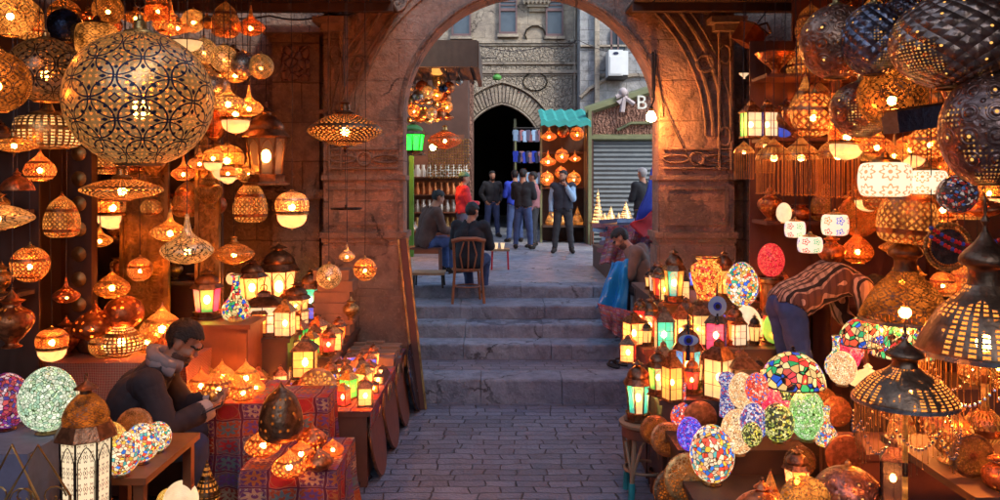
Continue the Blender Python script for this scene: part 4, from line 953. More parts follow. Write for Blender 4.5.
def draped(name, hx, hy, z, drop, mat, seed=1):
    g = Geo(); rn = random.Random(seed+int(hx*100)); per = []; n = 22
    for (ax, ay), (bx, by) in (((-hx, -hy), (hx, -hy)), ((hx, -hy), (hx, hy)), ((hx, hy), (-hx, hy)), ((-hx, hy), (-hx, -hy))):
        for i in range(n): t = i/n; per.append((ax+(bx-ax)*t, ay+(by-ay)*t))
    N = len(per); rows = 6; L = 0; b = len(g.v)
    for r in range(rows+1):
        q = r/rows
        for i, (x, y) in enumerate(per):
            wv = (.014+.034*q)*math.sin(i*.9+seed)*q+.014*math.sin(i*2.3)*q; nl = math.hypot(x/hx, y/hy)
            g.v.append((x*(1+wv/hx+.02*q), y*(1+wv/hy+.02*q), z-drop*q*(1-.02*math.sin(i*.35+seed))))
    for r in range(rows):
        for i in range(N):
            k = (i+1) % N; g.f.append((b+(r+1)*N+i, b+(r+1)*N+k, b+r*N+k, b+r*N+i)); side = 2*hx/n; u0, u1 = i*side, (i+1)*side; v0, v1 = -drop*r/rows, -drop*(r+1)/rows
            g.u.append(((u0, v1), (u1, v1), (u1, v0), (u0, v0)))
    g.quad((-hx, -hy, z), (hx, -hy, z), (hx, hy, z), (-hx, hy, z))
    return part(name, g, mat)
# west stall
table('trestle_table', -2.12, -1.63, 5.52, 6.15, .76, 'table draped in bright patchwork cloth beside the seated young man', cloth='patchwork')
table('low_display_box', -1.60, -1.03, 4.98, 5.58, .5, 'low box covered in patchwork cloth holding copper onion lanterns', cloth='patchwork')
table('display_pedestal', -1.63, -1.22, 5.60, 5.90, .78, 'narrow patchwork covered pedestal rising behind the low box', cloth='patchwork')
tC = table('display_table', -1.98, -.97, 5.96, 8.18, .57, 'long dark wooden table crowded with small glass lanterns', mat='wood_red')
part('cloth_runner', Geo().box(-.22, .508, -1.12, 1.1, .571, .578).box(.509, .515, -1.12, 1.1, .44, .578), 'patchwork', tC)
table('raised_shelf_box', -1.98, -1.42, 6.75, 8.15, .80, 'raised dark box behind the small lantern rows', mat='wood_dark').location.z = 0
table('tall_shelf_box', -2.5, -1.72, 6.55, 8.2, 1.0, 'taller dark box carrying the large lit glass lanterns', mat='wood_dark')
cb = table('orange_cabinet', -2.52, -1.93, 6.18, 6.62, 1.18, 'wooden cabinet with orange lamplight put into its color, under the green and pink lantern', mat='wood_orange', cat='cabinet')  # orange wood tone stands in for lamplight falling on the cabinet
part('corner_trim', Geo().box(.2, .27, -.235, -.221, .04, 1.12), 'wood_orange', cb)
table('cloth_covered_bench', -3.35, -2.25, 5.70, 6.3, 1.0, 'bench under red check cloth holding the copper onion lamps', cloth='check_cloth', cat='bench', drop=.35)
table('egg_lamp_table', -2.95, -2.22, 3.75, 4.3, 1.02, 'small table covered with grey cloth under the mosaic egg lamps', cloth='grey_cloth')
table('lantern_table', -2.35, -1.72, 3.5, 4.0, .68, 'low dark table under the large white latticed lantern', mat='wood_dark')
pl = table('plank_shelf', -2.25, -1.78, 4.02, 4.75, .80, 'rough wooden plank shelf carrying the bright mosaic globes', mat='wood_orange', boards=False)
# east stall
table('corner_plinth', 1.12, 1.80, 4.6, 5.02, .45, 'low dark plinth under the confetti mosaic egg', mat='wood_dark')
table('stepped_plinth', 1.12, 1.95, 5.03, 5.5, .60, 'dark plinth under the blue mosaic egg', mat='wood_dark')
table('lantern_plinth', 1.10, 2.3, 5.52, 6.12, .78, 'dark plinth under the teal and orange octagonal lantern', mat='wood_dark')
table('middle_tier', 1.10, 2.35, 6.14, 6.84, 1.0, 'middle tier crowded with colored glass lanterns near the pier', mat='wood_dark')
table('upper_tier', 1.35, 2.6, 6.86, 8.22, 1.25, 'upper tier against the stone pier under the orange vase', mat='wood_dark')
table('egg_counter', 1.55+.42, 2.98, 4.60, 5.02, .72, 'counter carrying the row of mosaic egg lamps', mat='wood_red')
table('lamp_counter', 2.37, 3.4, 5.04, 5.5, .98, 'higher counter behind the eggs under the leaded shades', mat='wood_dark')
tag(part('raised_floor', Geo().box(2.36, 4.2, 5.6, 8.4, 0, .5), 'wood_dark'), 'raised plank floor behind the lamp counter', 'platform')
table('corner_table', 2.02, 2.9, 3.4, 4.25, .95, 'dark wooden table under the large fringed brass lamp', mat='wood_dark', boards=False)
table('low_corner_table', 1.3, 2.0, 2.95, 3.7, .6, 'low table beneath the dark fringed dome lamp', mat='wood_dark', boards=False)
# three legged bentwood stool with round top
sx, sy, h = 1.06, 5.84, .55
o = empty('round_stool', (sx, sy, 0), label='worn round bentwood stool standing alone on the paving at the lantern stall edge', cat='stool')
part('seat', Geo().lathe([(.001, h-.04), (.15, h-.04), (.185, h-.03), (.19, h-.01), (.175, h), (.001, h)], 28), 'wood_pale', o)
part('apron', Geo().lathe([(.165, h-.11), (.17, h-.11), (.17, h-.04), (.165, h-.04)], 28), 'wood_red', o)
for k in range(4):
    a = R(45+90*k); c, s_ = math.cos(a), math.sin(a)
    part('leg', Geo().tube([(.13*c, .13*s_, h-.05), (.145*c, .145*s_, h*.5), (.165*c, .165*s_, .12), (.17*c, .17*s_, 0)], .018, 8), 'wood_pale', o)
    part('painted_foot', Geo().tube([(.164*c, .164*s_, .13), (.1705*c, .1705*s_, 0)], .024, 8), 'teal_paint', o)
    b = R(45+90*(k+1)); pts = []
    for i in range(11):
        t = i/10; ang = a+(b-a)*t; pts.append((.158*math.cos(ang), .158*math.sin(ang), .14+(h-.22)*math.sin(math.pi*t)))
    part('bentwood_arch', Geo().tube(pts, .011, 6), 'wood_pale', o)
part('ring_stretcher', Geo().tube([(.15*math.cos(6.283*i/24), .15*math.sin(6.283*i/24), .2) for i in range(24)], .011, 6, True), 'wood_pale', o)
# shelving at the back of the west stall
def shelving(name, x0, x1, y0, y1, zs, zt, label, mat='timber', ups=(0, 1), z0=0):
    o = empty(name, (x0, y0, z0), label=label, cat='shelving'); 
    for z in zs: part('shelf', Geo().box(0, x1-x0, 0, y1-y0, z-.03-z0, z-z0), mat, o)
    for u in ups: x = (x1-x0)*u; part('upright', Geo().box(x-.04, x+.04, -.03, 0-.002, 0, zt-z0), mat, o); part('upright', Geo().box(x-.03, x+.03, y1-y0+.001, y1-y0+.05, 0, zt-z0), mat, o)
    part('back_board', Geo().box(0, x1-x0, y1-y0+.052, y1-y0+.07, 0, zt-z0), mat, o); return o
shelving('display_shelving', -3.62, -2.5, 6.7, 7.1, (1.45, 1.8, 2.14, 2.6, 3.05), 3.3, 'dark shelving packed with brass wares behind the copper onion lamps')
shelving('display_shelving', -4.2, -3.2, 5.1, 5.5, (.9, 1.55, 2.1, 2.6), 3.2, 'dark shelving at the outer end of the brass stall', ups=(0,))
po = empty('studded_post', (-3.18, 6.05, 0), label='tall dark wooden post studded with round brass bosses', cat='post')
part('timber', Geo().box(-.09, .09, 0, .09, 0, 4.0), 'timber', po)
for k in range(14): g = Geo(); st = 0; g.lathe([(.05, 0), (.058, .01), (.035, .025), (.001, .03)], 14); g.tform(Matrix.Translation((0, -.001, .6+k*.19)) @ Matrix.Rotation(R(90), 4, 'X'), st); part('brass_boss', g, 'old_gold', po)
for x, lb in ((-2.94, 'carved brass panel screen beside the studded post'), (-2.42, 'second carved brass screen strip near the hanging drops')):
    o = empty('brass_screen', (x, 6.62, 1.0), label=lb, cat='screen')
    wd = .17 if x < -2.8 else .07
    part('panel', Geo().box(-wd, wd, 0, .02, 0, 2.1), 'carved_brass', o); part('frame', Geo().box(-wd-.03, -wd-.001, -.02, .03, 0, 2.13).box(wd+.001, wd+.03, -.02, .03, 0, 2.13), 'old_gold', o)
# shelving at the east stall
shelving('glass_shelving', 2.25, 3.9, 6.75, 7.15, (1.25, 1.95, 2.66, 3.2), 3.55, 'wooden shelving crowded with lit copper lamps and fringed lanterns', mat='timber_red', ups=(.35, .98), z0=.5)
o = empty('carved_shutter', (2.95, 7.3, 2.95), label='red wooden panel with diamond lattice above the glass shelves', cat='screen')
part('board', Geo().box(-.28, .5, 0, .03, -.3, 1.05), 'timber_red', o); g = Geo()
for k in range(3):
    z = .1+k*.33; band(g, [(.1, z-.16), (.26, z), (.1, z+.16), (-.06, z), (.1, z-.16)], -.001, .035, .02)
part('diamond_trim', g, 'timber_red', o)
# discs leaning on the table edge
for i, (px, py, hh, lb) in enumerate(((380, 473, .57, 'round dark wooden tray leaning on the table side, first from the low box'), (393, 446, .66, 'round dark wooden tray leaning on the table side, second from the low box'),
                                      (404, 424, .62, 'round dark wooden tray leaning on the table side, third from the low box'), (417, 409, .66, 'tall bluish round tray leaning at the far end of the lantern table'))):
    Y = YZ(py, 0); v = P(px, py, Y); v.z = 0; o = empty('round_tray', v+Vector((.02, 0, 0)), R(90), lb, 'tray', 'round trays leaning along the lantern table')
    g = Geo().lathe([(.001, .0), (.36, 0), (.38, .01), (.42, -.012), (.48, -.015), (.5, 0), (.5, .03), (.001, .035)], 36)
    g.tform(Matrix.Rotation(R(-9), 4, 'X') @ Matrix.Translation((0, 0, .5)) @ Matrix.Rotation(R(90), 4, 'X')); b_ = part('body', g, 'wood_red' if i < 3 else 'blue_metal', o)
    r_ = Geo().tube([(.49*math.cos(6.283*k/36), 0, .5+.49*math.sin(6.283*k/36)) for k in range(36)], .018, 6, True).tform(Matrix.Rotation(R(-9), 4, 'X')); part('rim', r_, 'bronze', o); o.scale = (hh,)*3
    o.rotation_euler = (0, 0, R(90))
# plank leaning on the west pier
o = empty('leaning_plank', (-.80, 8.0, 0), label='long dark framed plank leaning against the stone pier beside the steps', cat='plank')
part('board', Geo().box(-.02, .05, 0, .02, 0, 1.72).tform(Matrix.Rotation(R(-7), 4, 'Y') @ Matrix.Rotation(R(-6), 4, 'X')), 'timber_red', o)
part('edge_strip', Geo().box(-.04, -.021, -.01, .03, 0, 1.72).box(.051, .068, -.01, .03, 0, 1.72).tform(Matrix.Rotation(R(-7), 4, 'Y') @ Matrix.Rotation(R(-6), 4, 'X')), 'old_gold', o)
# court furniture: bentwood chair, side table, red stool, cone table
def chair(loc, rz):
    o = empty('bentwood_chair', loc, rz, 'old bentwood chair with curved slatted back, its occupant dressed in black', 'chair')
    part('seat', Geo().lathe([(.001, .40), (.19, .40), (.2, .41), (.2, .43), (.001, .435)], 24), 'wood_orange', o)
    for sx in (-1, 1):
        part('leg', Geo().tube([(sx*.15, .14, .40), (sx*.18, .18, 0)], .016, 8), 'wood_orange', o)
        part('back_post', Geo().tube([(sx*.2, -.2, 0), (sx*.17, -.17, .42), (sx*.18, -.2, .62), (sx*.19, -.23, .80)], .018, 8), 'wood_orange', o)
    part('top_rail', Geo().tube([(-.21, -.225, .79), (-.1, -.25, .82), (.1, -.25, .82), (.21, -.225, .79)], .028, 8), 'wood_orange', o)
    for x in (-.07, 0, .07): part('splat', Geo().tube([(x, -.17, .43), (x*1.5, -.21, .62), (x*.8, -.235, .79)], .01, 6), 'wood_orange', o)
    part('stretcher', Geo().tube([(.16*math.cos(6.283*i/20), .16*math.sin(6.283*i/20)-.0, .2) for i in range(20)], .009, 6, True), 'wood_orange', o)
chair((-.42, 10.27, .74), R(6))
def smalltable(name, x, y, z0, hx, hy, h, mt, ml, lb, cat='table'):
    o = empty(name, (x, y, z0), label=lb, cat=cat); part('table_top', Geo().box(-hx, hx, -hy, hy, h-.03, h), mt, o)
    for sx in (-1, 1):
        for sy in (-1, 1): part('leg', Geo().tube([(sx*(hx-.03), sy*(hy-.03), h-.03), (sx*(hx-.02), sy*(hy-.02), 0)], .014, 6), ml, o)
smalltable('side_table', -.93, 10.5, .9, .21, .18, .2, 'wood_pale', 'iron', 'low pale topped side table by the leaning plank')
smalltable('red_stool', .0, 12.6, .9, .15, .15, .32, 'wood_pale', 'red_cloth', 'small red stool with pale top holding glasses in the courtyard', 'stool')
smalltable('wooden_bench', -1.25, 12.0, .9, .38, .2, .40, 'wood_red', 'wood_red', 'wooden bench under the man in the brown jacket', 'bench')
smalltable('cone_lamp_table', fx(612, 16.9), 16.9, .9, .45, .25, .5, 'wood_red', 'wood_red', 'wooden table of cone lamps before the roller shutter')
for i, (px, wd, lb) in enumerate(((492, 10, 'clear tea glass on the red stool'), (498, 8, 'second tea glass on the red stool, by its edge'))):
    g = Geo().lathe([(.02, 0), (.028, .05), (.034, .09)], 12, cap0=True); tag(part('tea_glass', g, 'glass_white'), lb, 'glass').location = (-.06+i*.1, 12.55, 1.221)
# ------------------------------------------------------------------ wares, item by item
g1 = 'silver and brass globes bunched high above the brass stall'
H('globe_lantern', 'globe', 140, 91, 141, 3.4, 'very large pale brass globe lantern engraved with interlaced circles', 'engraved_gold', dict(sz=.96), strand='chain')
H('saucer_lantern', 'saucer', 122, 182, 78, 3.8, 'flat gold saucer lantern hanging under the very large pale globe', 'fine_brass', dict(sz=.26))
H('globe_lantern', 'globe', -3, 78, 62, 3.2, 'dark brown globe lantern cut off by the picture edge beside the greenish gold globe', 'arab_dark')
H('globe_lantern', 'globe', 10, 10, 48, 3.6, 'dark purple pierced globe at the upper corner of the brass stall', 'arab_dark_lit')
H('globe_lantern', 'globe', 46, 66, 72, 4.2, 'large dull greenish gold globe with swirling cut pattern', 'engraved_dim', dict(sz=.9))
H('drum_lantern', 'drum', 48, 125, 62, 4.5, 'bright pierced brass drum lantern below the dull gold globe', {'shade': 'lattice_brass', 'rim': 'brass'}, dict(sz=.5))
H('saucer_lantern', 'saucer', 14, 141, 44, 4.2, 'small flat lit saucer lantern beneath the dark brown globe', 'pierced_brass', dict(sz=.3))
H('globe_lantern', 'globe', 65, 24, 34, 5.2, 'glossy blue black metal globe high behind the other globes', 'blue_metal', lit=False)
H('drum_lantern', 'drum', 97, 36, 40, 5.2, 'dark domed lantern with lit lace band behind the very large globe', {'shade': 'arab_dark_lit', 'cap': 'bronze'}, dict(sz=.8))
H('glass_bowl_lantern', 'profiled', 187, 46, 30, 5.2, 'frosted white glass bowl lantern hanging beside the very large globe', 'glass_cream', dict(prof='bowl'))
for px, py, wd, m, lb in ((204, 50, 26, 'engraved_silver', 'silver engraved globe touching the very large globe, in the high bunch'), (224, 57, 27, 'engraved_silver', 'second silver engraved globe of the high bunch, brightly lit'),
                          (243, 63, 26, 'silver', 'plain grey silver globe in the middle of the high bunch'), (261, 65, 25, 'engraved_gold', 'gold engraved globe at the pier end of the high bunch'),
                          (214, 84, 26, 'silver', 'plain silver globe hanging under the engraved pair'), (203, 73, 22, 'dim_silver', 'dim silver globe tucked low behind the very large globe')):
    H('globe_lantern', 'globe', px, py, wd, 5.6, lb, m, group=g1)
H('drop_lantern', 'drop', 228, 96, 36, 5.5, 'wide lit copper drop lantern below the bunch of globes', 'pierced_silver', dict(h=.9))
H('drop_lantern', 'drop', 249, 101, 28, 5.6, 'slim bright drop lantern at the pier end below the bunch', 'pierced_brass', dict(h=1.1))
H('saucer_lantern', 'saucer', 207, 21, 22, 6.0, 'tiny gold saucer lantern at the top above the silver globes', 'old_gold', dict(sz=.5))
H('pendant_lantern', 'capsule', 213, 160, 20, 5.6, 'small bright gold pendant below the plain silver globe', 'pierced_brass')
H('urn_lantern', 'profiled', 215, 124, 28, 6.6, 'dark unlit metal urn hanging behind the copper drops', 'bronze', dict(prof='urn'))
H('urn_lantern', 'profiled', 209, 190, 26, 6.4, 'dull copper urn hanging over the green and pink lantern', 'dim_bronze', dict(prof='urn'))
H('cage_lantern', 'lanternette', 266, 144, 48, 6.6, 'large dark bronze cage lantern with spire, mostly unlit, by the pilaster', {'glass_pane': 'glass_dark', 'roof': 'bronze'}, dict(n=8, h=1.6))
H('saucer_lantern', 'saucer', 345, 123, 74, 6.6, 'wide dark bronze saucer lantern hanging before the stone pier', {'shade': 'fine_bronze', 'neck': 'bronze', 'finial': 'bronze', 'rim': 'silver'}, dict(sz=.42))
H('capsule_lantern', 'capsule', 292, 210, 33, 6.2, 'bright pierced capsule lantern with frosted bowl hanging before the wall', 'pierced_silver')
H('metal_plate', 'tray', 346, 207, 32, 7.0, 'dark flat round plate hanging level above the amber globes', {'body': 'dark_metal', 'knob': 'dark_metal'}, cat='plate')
H('globe_lantern', 'globe', 329, 275, 25, 6.6, 'silvery amber glass globe hanging lowest over the small lanterns', 'engraved_silver')
H('drop_lantern', 'drop', 347, 252, 16, 6.6, 'tiny pierced drop lantern hanging between the two amber globes', 'pierced_silver', dict(h=1.2))
H('globe_lantern', 'globe', 365, 268, 23, 6.6, 'bright ringed amber globe closest to the arch opening', 'lattice_copper')
H('drop_lantern', 'drop', 187, 239, 51, 5.0, 'large pale drop lantern hanging above the young man', 'engraved_silver', dict(h=.98))
H('drop_lantern', 'drop', 170, 225, 38, 5.4, 'smaller gold drop lantern behind the large pale drop', 'pierced_brass', dict(h=.85))
H('saucer_lantern', 'saucer', -2, 211, 66, 4.0, 'broad pale engraved saucer lantern cut by the picture edge', 'engraved_silver', dict(sz=.36))
H('bell_lantern', 'profiled', 17, 180, 32, 4.4, 'small copper bell lantern with pointed top above the pale saucer', 'copper', dict(prof='dome'))
H('saucer_lantern', 'saucer', 234, 250, 40, 6.4, 'lidded brass saucer lantern above the green and pink lantern', 'dim_brass', dict(sz=.5))
H('globe_lantern', 'globe', 180, 55, 18, 6.2, 'small brass globe peeping out behind the frosted bowl', 'pierced_brass')
H('cage_lantern', 'lanternette', 233, 60, 22, 6.9, 'dim bronze lantern far behind the bunch of silver globes', {'glass_pane': 'glass_amber'}, dict(n=6))
H('pendant_lantern', 'capsule', 228, 175, 16, 6.0, 'small pendant with a bright bulb near the dark urns', 'pierced_copper')
H('saucer_lantern', 'saucer', 178, 25, 30, 4.6, 'small copper saucer lantern high beside the very large globe', 'pierced_copper', dict(sz=.34))
H('globe_lantern', 'globe', 108, 8, 30, 5.6, 'dim bronze globe high behind the domed lace lantern', 'arab_dark')
H('globe_lantern', 'globe', 158, 8, 26, 5.8, 'dim copper globe high above the very large pale globe', 'dim_copper')
# bench and shelf behind the young man
gb = 'copper onion lamps on the check cloth bench'
S('stacked_bowls', 'profiled', 96, 352, 40, 1.0, 'dark copper bowl standing bottom of the pile beside the post', 'bronze', dict(prof='pot'), cat='bowl')
S('onion_lamp', 'onion', 95, 340, 42, 1.12, 'deep copper onion lamp beside the studded post', {'shade': 'sparse_copper', '*': 'copper'}, dict(h=.92), group=gb)
S('onion_lamp', 'onion', 121, 356, 44, 1.0, 'brightest pierced onion lamp directly behind the young man', {'shade': 'lattice_brass'}, dict(h=.9), group=gb)
S('globe_lamp', 'globe', 124, 330, 38, 1.18, 'round rosy copper lamp behind the brightest onion lamp', 'sparse_copper', kw=dict(sz=.9), group=gb)
S('onion_lamp', 'onion', 112, 298, 34, 1.45, 'gold onion lamp on the shelf above the rosy copper lamp', {'shade': 'dim_brass'}, dict(h=.85), group=gb)
S('onion_lamp', 'onion', 162, 343, 42, 1.05, 'pale lit onion lamp over the head of the young man', {'shade': 'pierced_brass'}, dict(h=.95), group=gb)
S('onion_lamp', 'onion', 147, 352, 30, 1.0, 'small lit onion lamp between the two pierced ones', {'shade': 'fine_brass'}, dict(h=.95), group=gb)
rn = random.Random(11); fin = ['copper bowl', 'brass urn', 'dull gold pot', 'bronze dome', 'small brass vase']; fk = ['bowl', 'urn', 'pot', 'dome', 'vase']; fm = ['copper', 'brass', 'old_gold', 'bronze', 'sparse_copper']
for zi, (z, nm) in enumerate(((1.45, 'lowest'), (1.8, 'second'), (2.14, 'third'), (2.6, 'fourth'), (3.05, 'top'))):
    for i in range(6 if zi in (1, 2) else 5):
        k = (i+zi*2) % 5; x = -2.56-.03-i*.17-rn.random()*.03
        if x < -3.5: continue
        kw = dict(prof=fk[k]); ordn = ['first', 'second', 'third', 'fourth', 'fifth', 'sixth'][i]
        lamp('brass_ware', 'profiled', (x, 6.78+rn.random()*.1, z+.001), .10+.05*rn.random(), '%s standing %s from the pier end, %s shelf of the dark shelving' % (fin[k], ordn, nm), fm[k], kw, 'ornament', 'brass wares on the dark shelving')
for zi, (z, nm) in enumerate(((.9, 'low'), (1.55, 'middle'), (2.1, 'upper'), (2.6, 'top'))):
    for i in range(4):
        k = (i*2+zi) % 5; ordn = ['first', 'second', 'third', 'fourth'][i]
        lamp('brass_ware', 'profiled', (-3.3-i*.2, 5.2+rn.random()*.1, z+.001), .13+.06*rn.random(), '%s standing %s along the %s shelf at the outer stall end' % (fin[k], ordn, nm), fm[k], dict(prof=fk[k]), 'ornament', 'brass wares on the outer shelving')
# draped patchwork table (young man's hands)
ga = 'glowing copper onion lights on the patchwork table'
for px, pyb, wd, m, lb in ((218, 402, 33, 'lattice_copper', 'large copper onion light at the front of the patchwork table'), (243, 402, 25, 'lattice_copper', 'dark red onion light beside the large copper one'),
                           (201, 396, 28, 'pierced_copper', 'glowing onion light nearest the hands of the young man'), (222, 386, 26, 'pierced_brass', 'pale pointed onion light behind the large copper one'),
                           (246, 388, 28, 'pierced_brass', 'bright gold onion light at the pedestal end of the patchwork table'), (204, 381, 20, 'fine_brass', 'small bright onion light far behind on the patchwork table'),
                           (256, 394, 18, 'pierced_brass', 'smallest onion light at the corner by the pedestal')):
    S('onion_light', 'onion', px, pyb, wd, .76, lb, {'shade': m, 'foot': 'copper'}, dict(h=1.02), group=ga)
# low box
S('beehive_lamp', 'profiled', 281, 440, 44, .70, 'tall dark pierced beehive lamp on the patchwork pedestal', 'sparse_bronze', dict(prof='beehive'))
gx = 'glowing onion lights around the beehive lamp'
for px, pyb, wd, m, lb, zz in ((263, 456, 36, 'lattice_copper', 'brightest ribbed onion light in front of the beehive lamp', .56), (289, 477, 34, 'lattice_copper', 'round ribbed onion light at the front of the low box', .5),
                           (301, 462, 28, 'pierced_copper', 'copper onion light close against the beehive lamp', .5), (312, 448, 30, 'sparse_copper', 'dull copper onion light at the back of the low box', .5),
                           (318, 470, 30, 'sparse_copper', 'dark copper onion light at the aisle corner of the low box', .5), (333, 456, 22, 'fine_copper', 'little flat onion light at the aisle edge of the low box', .5)):
    S('onion_light', 'onion', px, pyb, wd, zz, lb, {'shade': m, 'foot': 'copper'}, dict(h=.85), group=gx)
lamp('gilt_plate', 'disc', (-1.36, 5.93, .60), .30, 'gilt round plate standing behind the beehive lamp', {'body': 'lattice_copper'}, cat='plate', tilt=(R(-10), 0))
lamp('brass_tray', 'tray', (-.755, 4.75, .30), .42, 'broad round brass tray with knob on a basket at the aisle', cat='tray')
tag(part('basket', Geo().lathe([(.1, 0), (.14, .02), (.16, .15), (.15, .296), (.001, .298)], 20), 'wood_dark'), 'dark woven basket holding up the broad brass tray', 'basket').location = (-.755, 4.75, 0)
# foreground of the west stall
S('mosaic_egg_lamp', 'egg', 6, 430, 44, 1.02, 'dark red and purple mosaic egg cut by the picture edge', 'mosaic_purple', dict(h=1.25))
S('mosaic_egg_lamp', 'egg', 48, 433, 54, 1.02, 'large pale green crackled glass egg on the grey cloth', 'mosaic_white', dict(h=1.18))
S('mosaic_egg_lamp', 'egg', 74, 414, 22, 1.02, 'small frosted white egg behind the pale green one', 'glass_white', dict(h=1.2))
lamp('amber_glass_disc', 'egg', (-1.98, 4.05, .83), .19, 'amber crackled glass oval behind the large latticed lantern', 'mosaic_amber', dict(h=1.25))
big = lamp('large_lantern', 'lanternette', (P(86, 0, 3.75).x, 3.75, .681), .275, 'large dark cutwork lantern with frosted white panes in front of the pale egg', {'glass_pane': 'pane_lace', 'frame': 'dark_metal', 'roof': 'arab_dark', 'collar': 'bronze'}, dict(n=8, h=2.45, slim=.95), lit=False)
for px, pyb, wd, lb, m in ((121, 476, 38, 'largest confetti mosaic globe on the plank beside the latticed lantern', 'mosaic_confetti'), (142, 463, 34, 'middle confetti mosaic globe on the plank', 'mosaic_confetti'), (158, 452, 26, 'smallest mosaic globe at the end of the plank', 'mosaic_multi')):
    S('mosaic_globe_lamp', 'egg', px, pyb, wd, .80, lb, m, dict(h=1.12), group='mosaic globes on the plank')
lamp('round_plate', 'disc', (-2.07, 4.5, .801), .21, 'engraved copper plate propped behind the confetti mosaic globes', {'body': 'dim_copper'}, cat='plate', tilt=(R(-15), 0))
lamp('round_plate', 'disc', (-1.68, 3.42, .70), .17, 'small dark round plate leaning before the latticed lantern', {'body': 'dim_bronze'}, cat='plate', tilt=(R(-25), 0))
for k, (px, lb) in enumerate(((12, 'tall scrollwork screen leaning below the purple mosaic egg'), (38, 'second scrollwork screen below the pale green egg'))):
    v = P(px, 0, 3.5); o = empty('scrollwork_screen', (v.x, 3.5, .36), R(-10+k*20), lb, 'screen'); g = Geo()
    o2 = part('frame', Geo().tube([(-.13, 0, 0), (-.13, 0, .55), (0, 0, .78), (.13, 0, .55), (.13, 0, 0)], .007, 6), 'old_gold', o)
    for i in range(5):
        for s_ in (-1, 1):
            c_ = (s_*.06, .07+i*.12); g.tube([(c_[0]+(.055-.004*j)*math.cos(j*.6)*s_, 0, c_[1]+(.055-.004*j)*math.sin(j*.6)) for j in range(12)], .004, 5)
    part('scrolls', g, 'old_gold', o)
S('egg_light', 'egg', 181, 520, 34, .3, 'frosted white glass egg near the shoes of the young man', 'glass_white', dict(h=1.1))
S('egg_light', 'egg', 168, 514, 22, .3, 'orange crackled glass egg beside the frosted white one', 'mosaic_amber', dict(h=1.1))
table('foot_shelf', -1.95, -1.5, 4.15, 4.75, .3, 'very low shelf under the frosted white egg', boards=False)
S('tent_lantern', 'profiled', 207, 500, 26, .3, 'dark pointed lantern standing beside the frosted white egg', 'lattice_dark', dict(prof='tent'))
# cabinet and tall lanterns
S('colored_lantern', 'lanternette', 207, 318, 32, 1.18, 'green and pink glass lantern on the orange cabinet', None, dict(n=6, h=1.5, pal=('glass_pink', 'glass_pink', 'glass_green', 'glass_pink', 'glass_green', 'glass_pink'), panes=0), rz=R(20))
S('mosaic_gourd_lamp', 'profiled', 236, 320, 28, 1.18, 'multicolored mosaic gourd lamp next to the green and pink lantern', 'mosaic_tiffany', dict(prof='gourd'))
S('boxed_lantern', 'boxlantern', 264, 334, 40, 1.0, 'broad bright lantern with arched white panes beside the orange cabinet', {'glass_pane': 'glass_white'}, dict(h=1.1))
S('tall_lantern', 'lanternette', 252, 305, 30, 1.2, 'warm paneled lantern behind the broad bright one', {'glass_pane': 'glass_clear_warm'}, dict(n=6, h=1.5))
S('tall_lantern', 'lanternette', 279, 312, 42, 1.0, 'largest lit lantern with pale floral panes against the wall', {'glass_pane': 'glass_cream'}, dict(n=8, h=1.6))
S('tall_lantern', 'lanternette', 296, 325, 30, 1.0, 'amber paneled lantern beside the largest lit one', {'glass_pane': 'glass_clear_warm'}, dict(n=6, h=1.4))
S('tall_lantern', 'lanternette', 310, 318, 24, .9, 'teal glass lantern standing above the small lantern rows', None, dict(n=6, h=2.0, pal=('glass_teal', 'glass_teal', 'glass_clear_warm')))
S('hand_mirror', 'disc', 232, 285, 12, 1.35, 'small oval mirror between the brass saucer and lit lanterns', {'body': 'glass_cream'}, cat='mirror')
S('boxed_lantern', 'boxlantern', 305, 377, 26, .8, 'dark arched lantern at the front of the small lantern rows', {'glass_pane': 'glass_amber'}, dict(h=1.6))
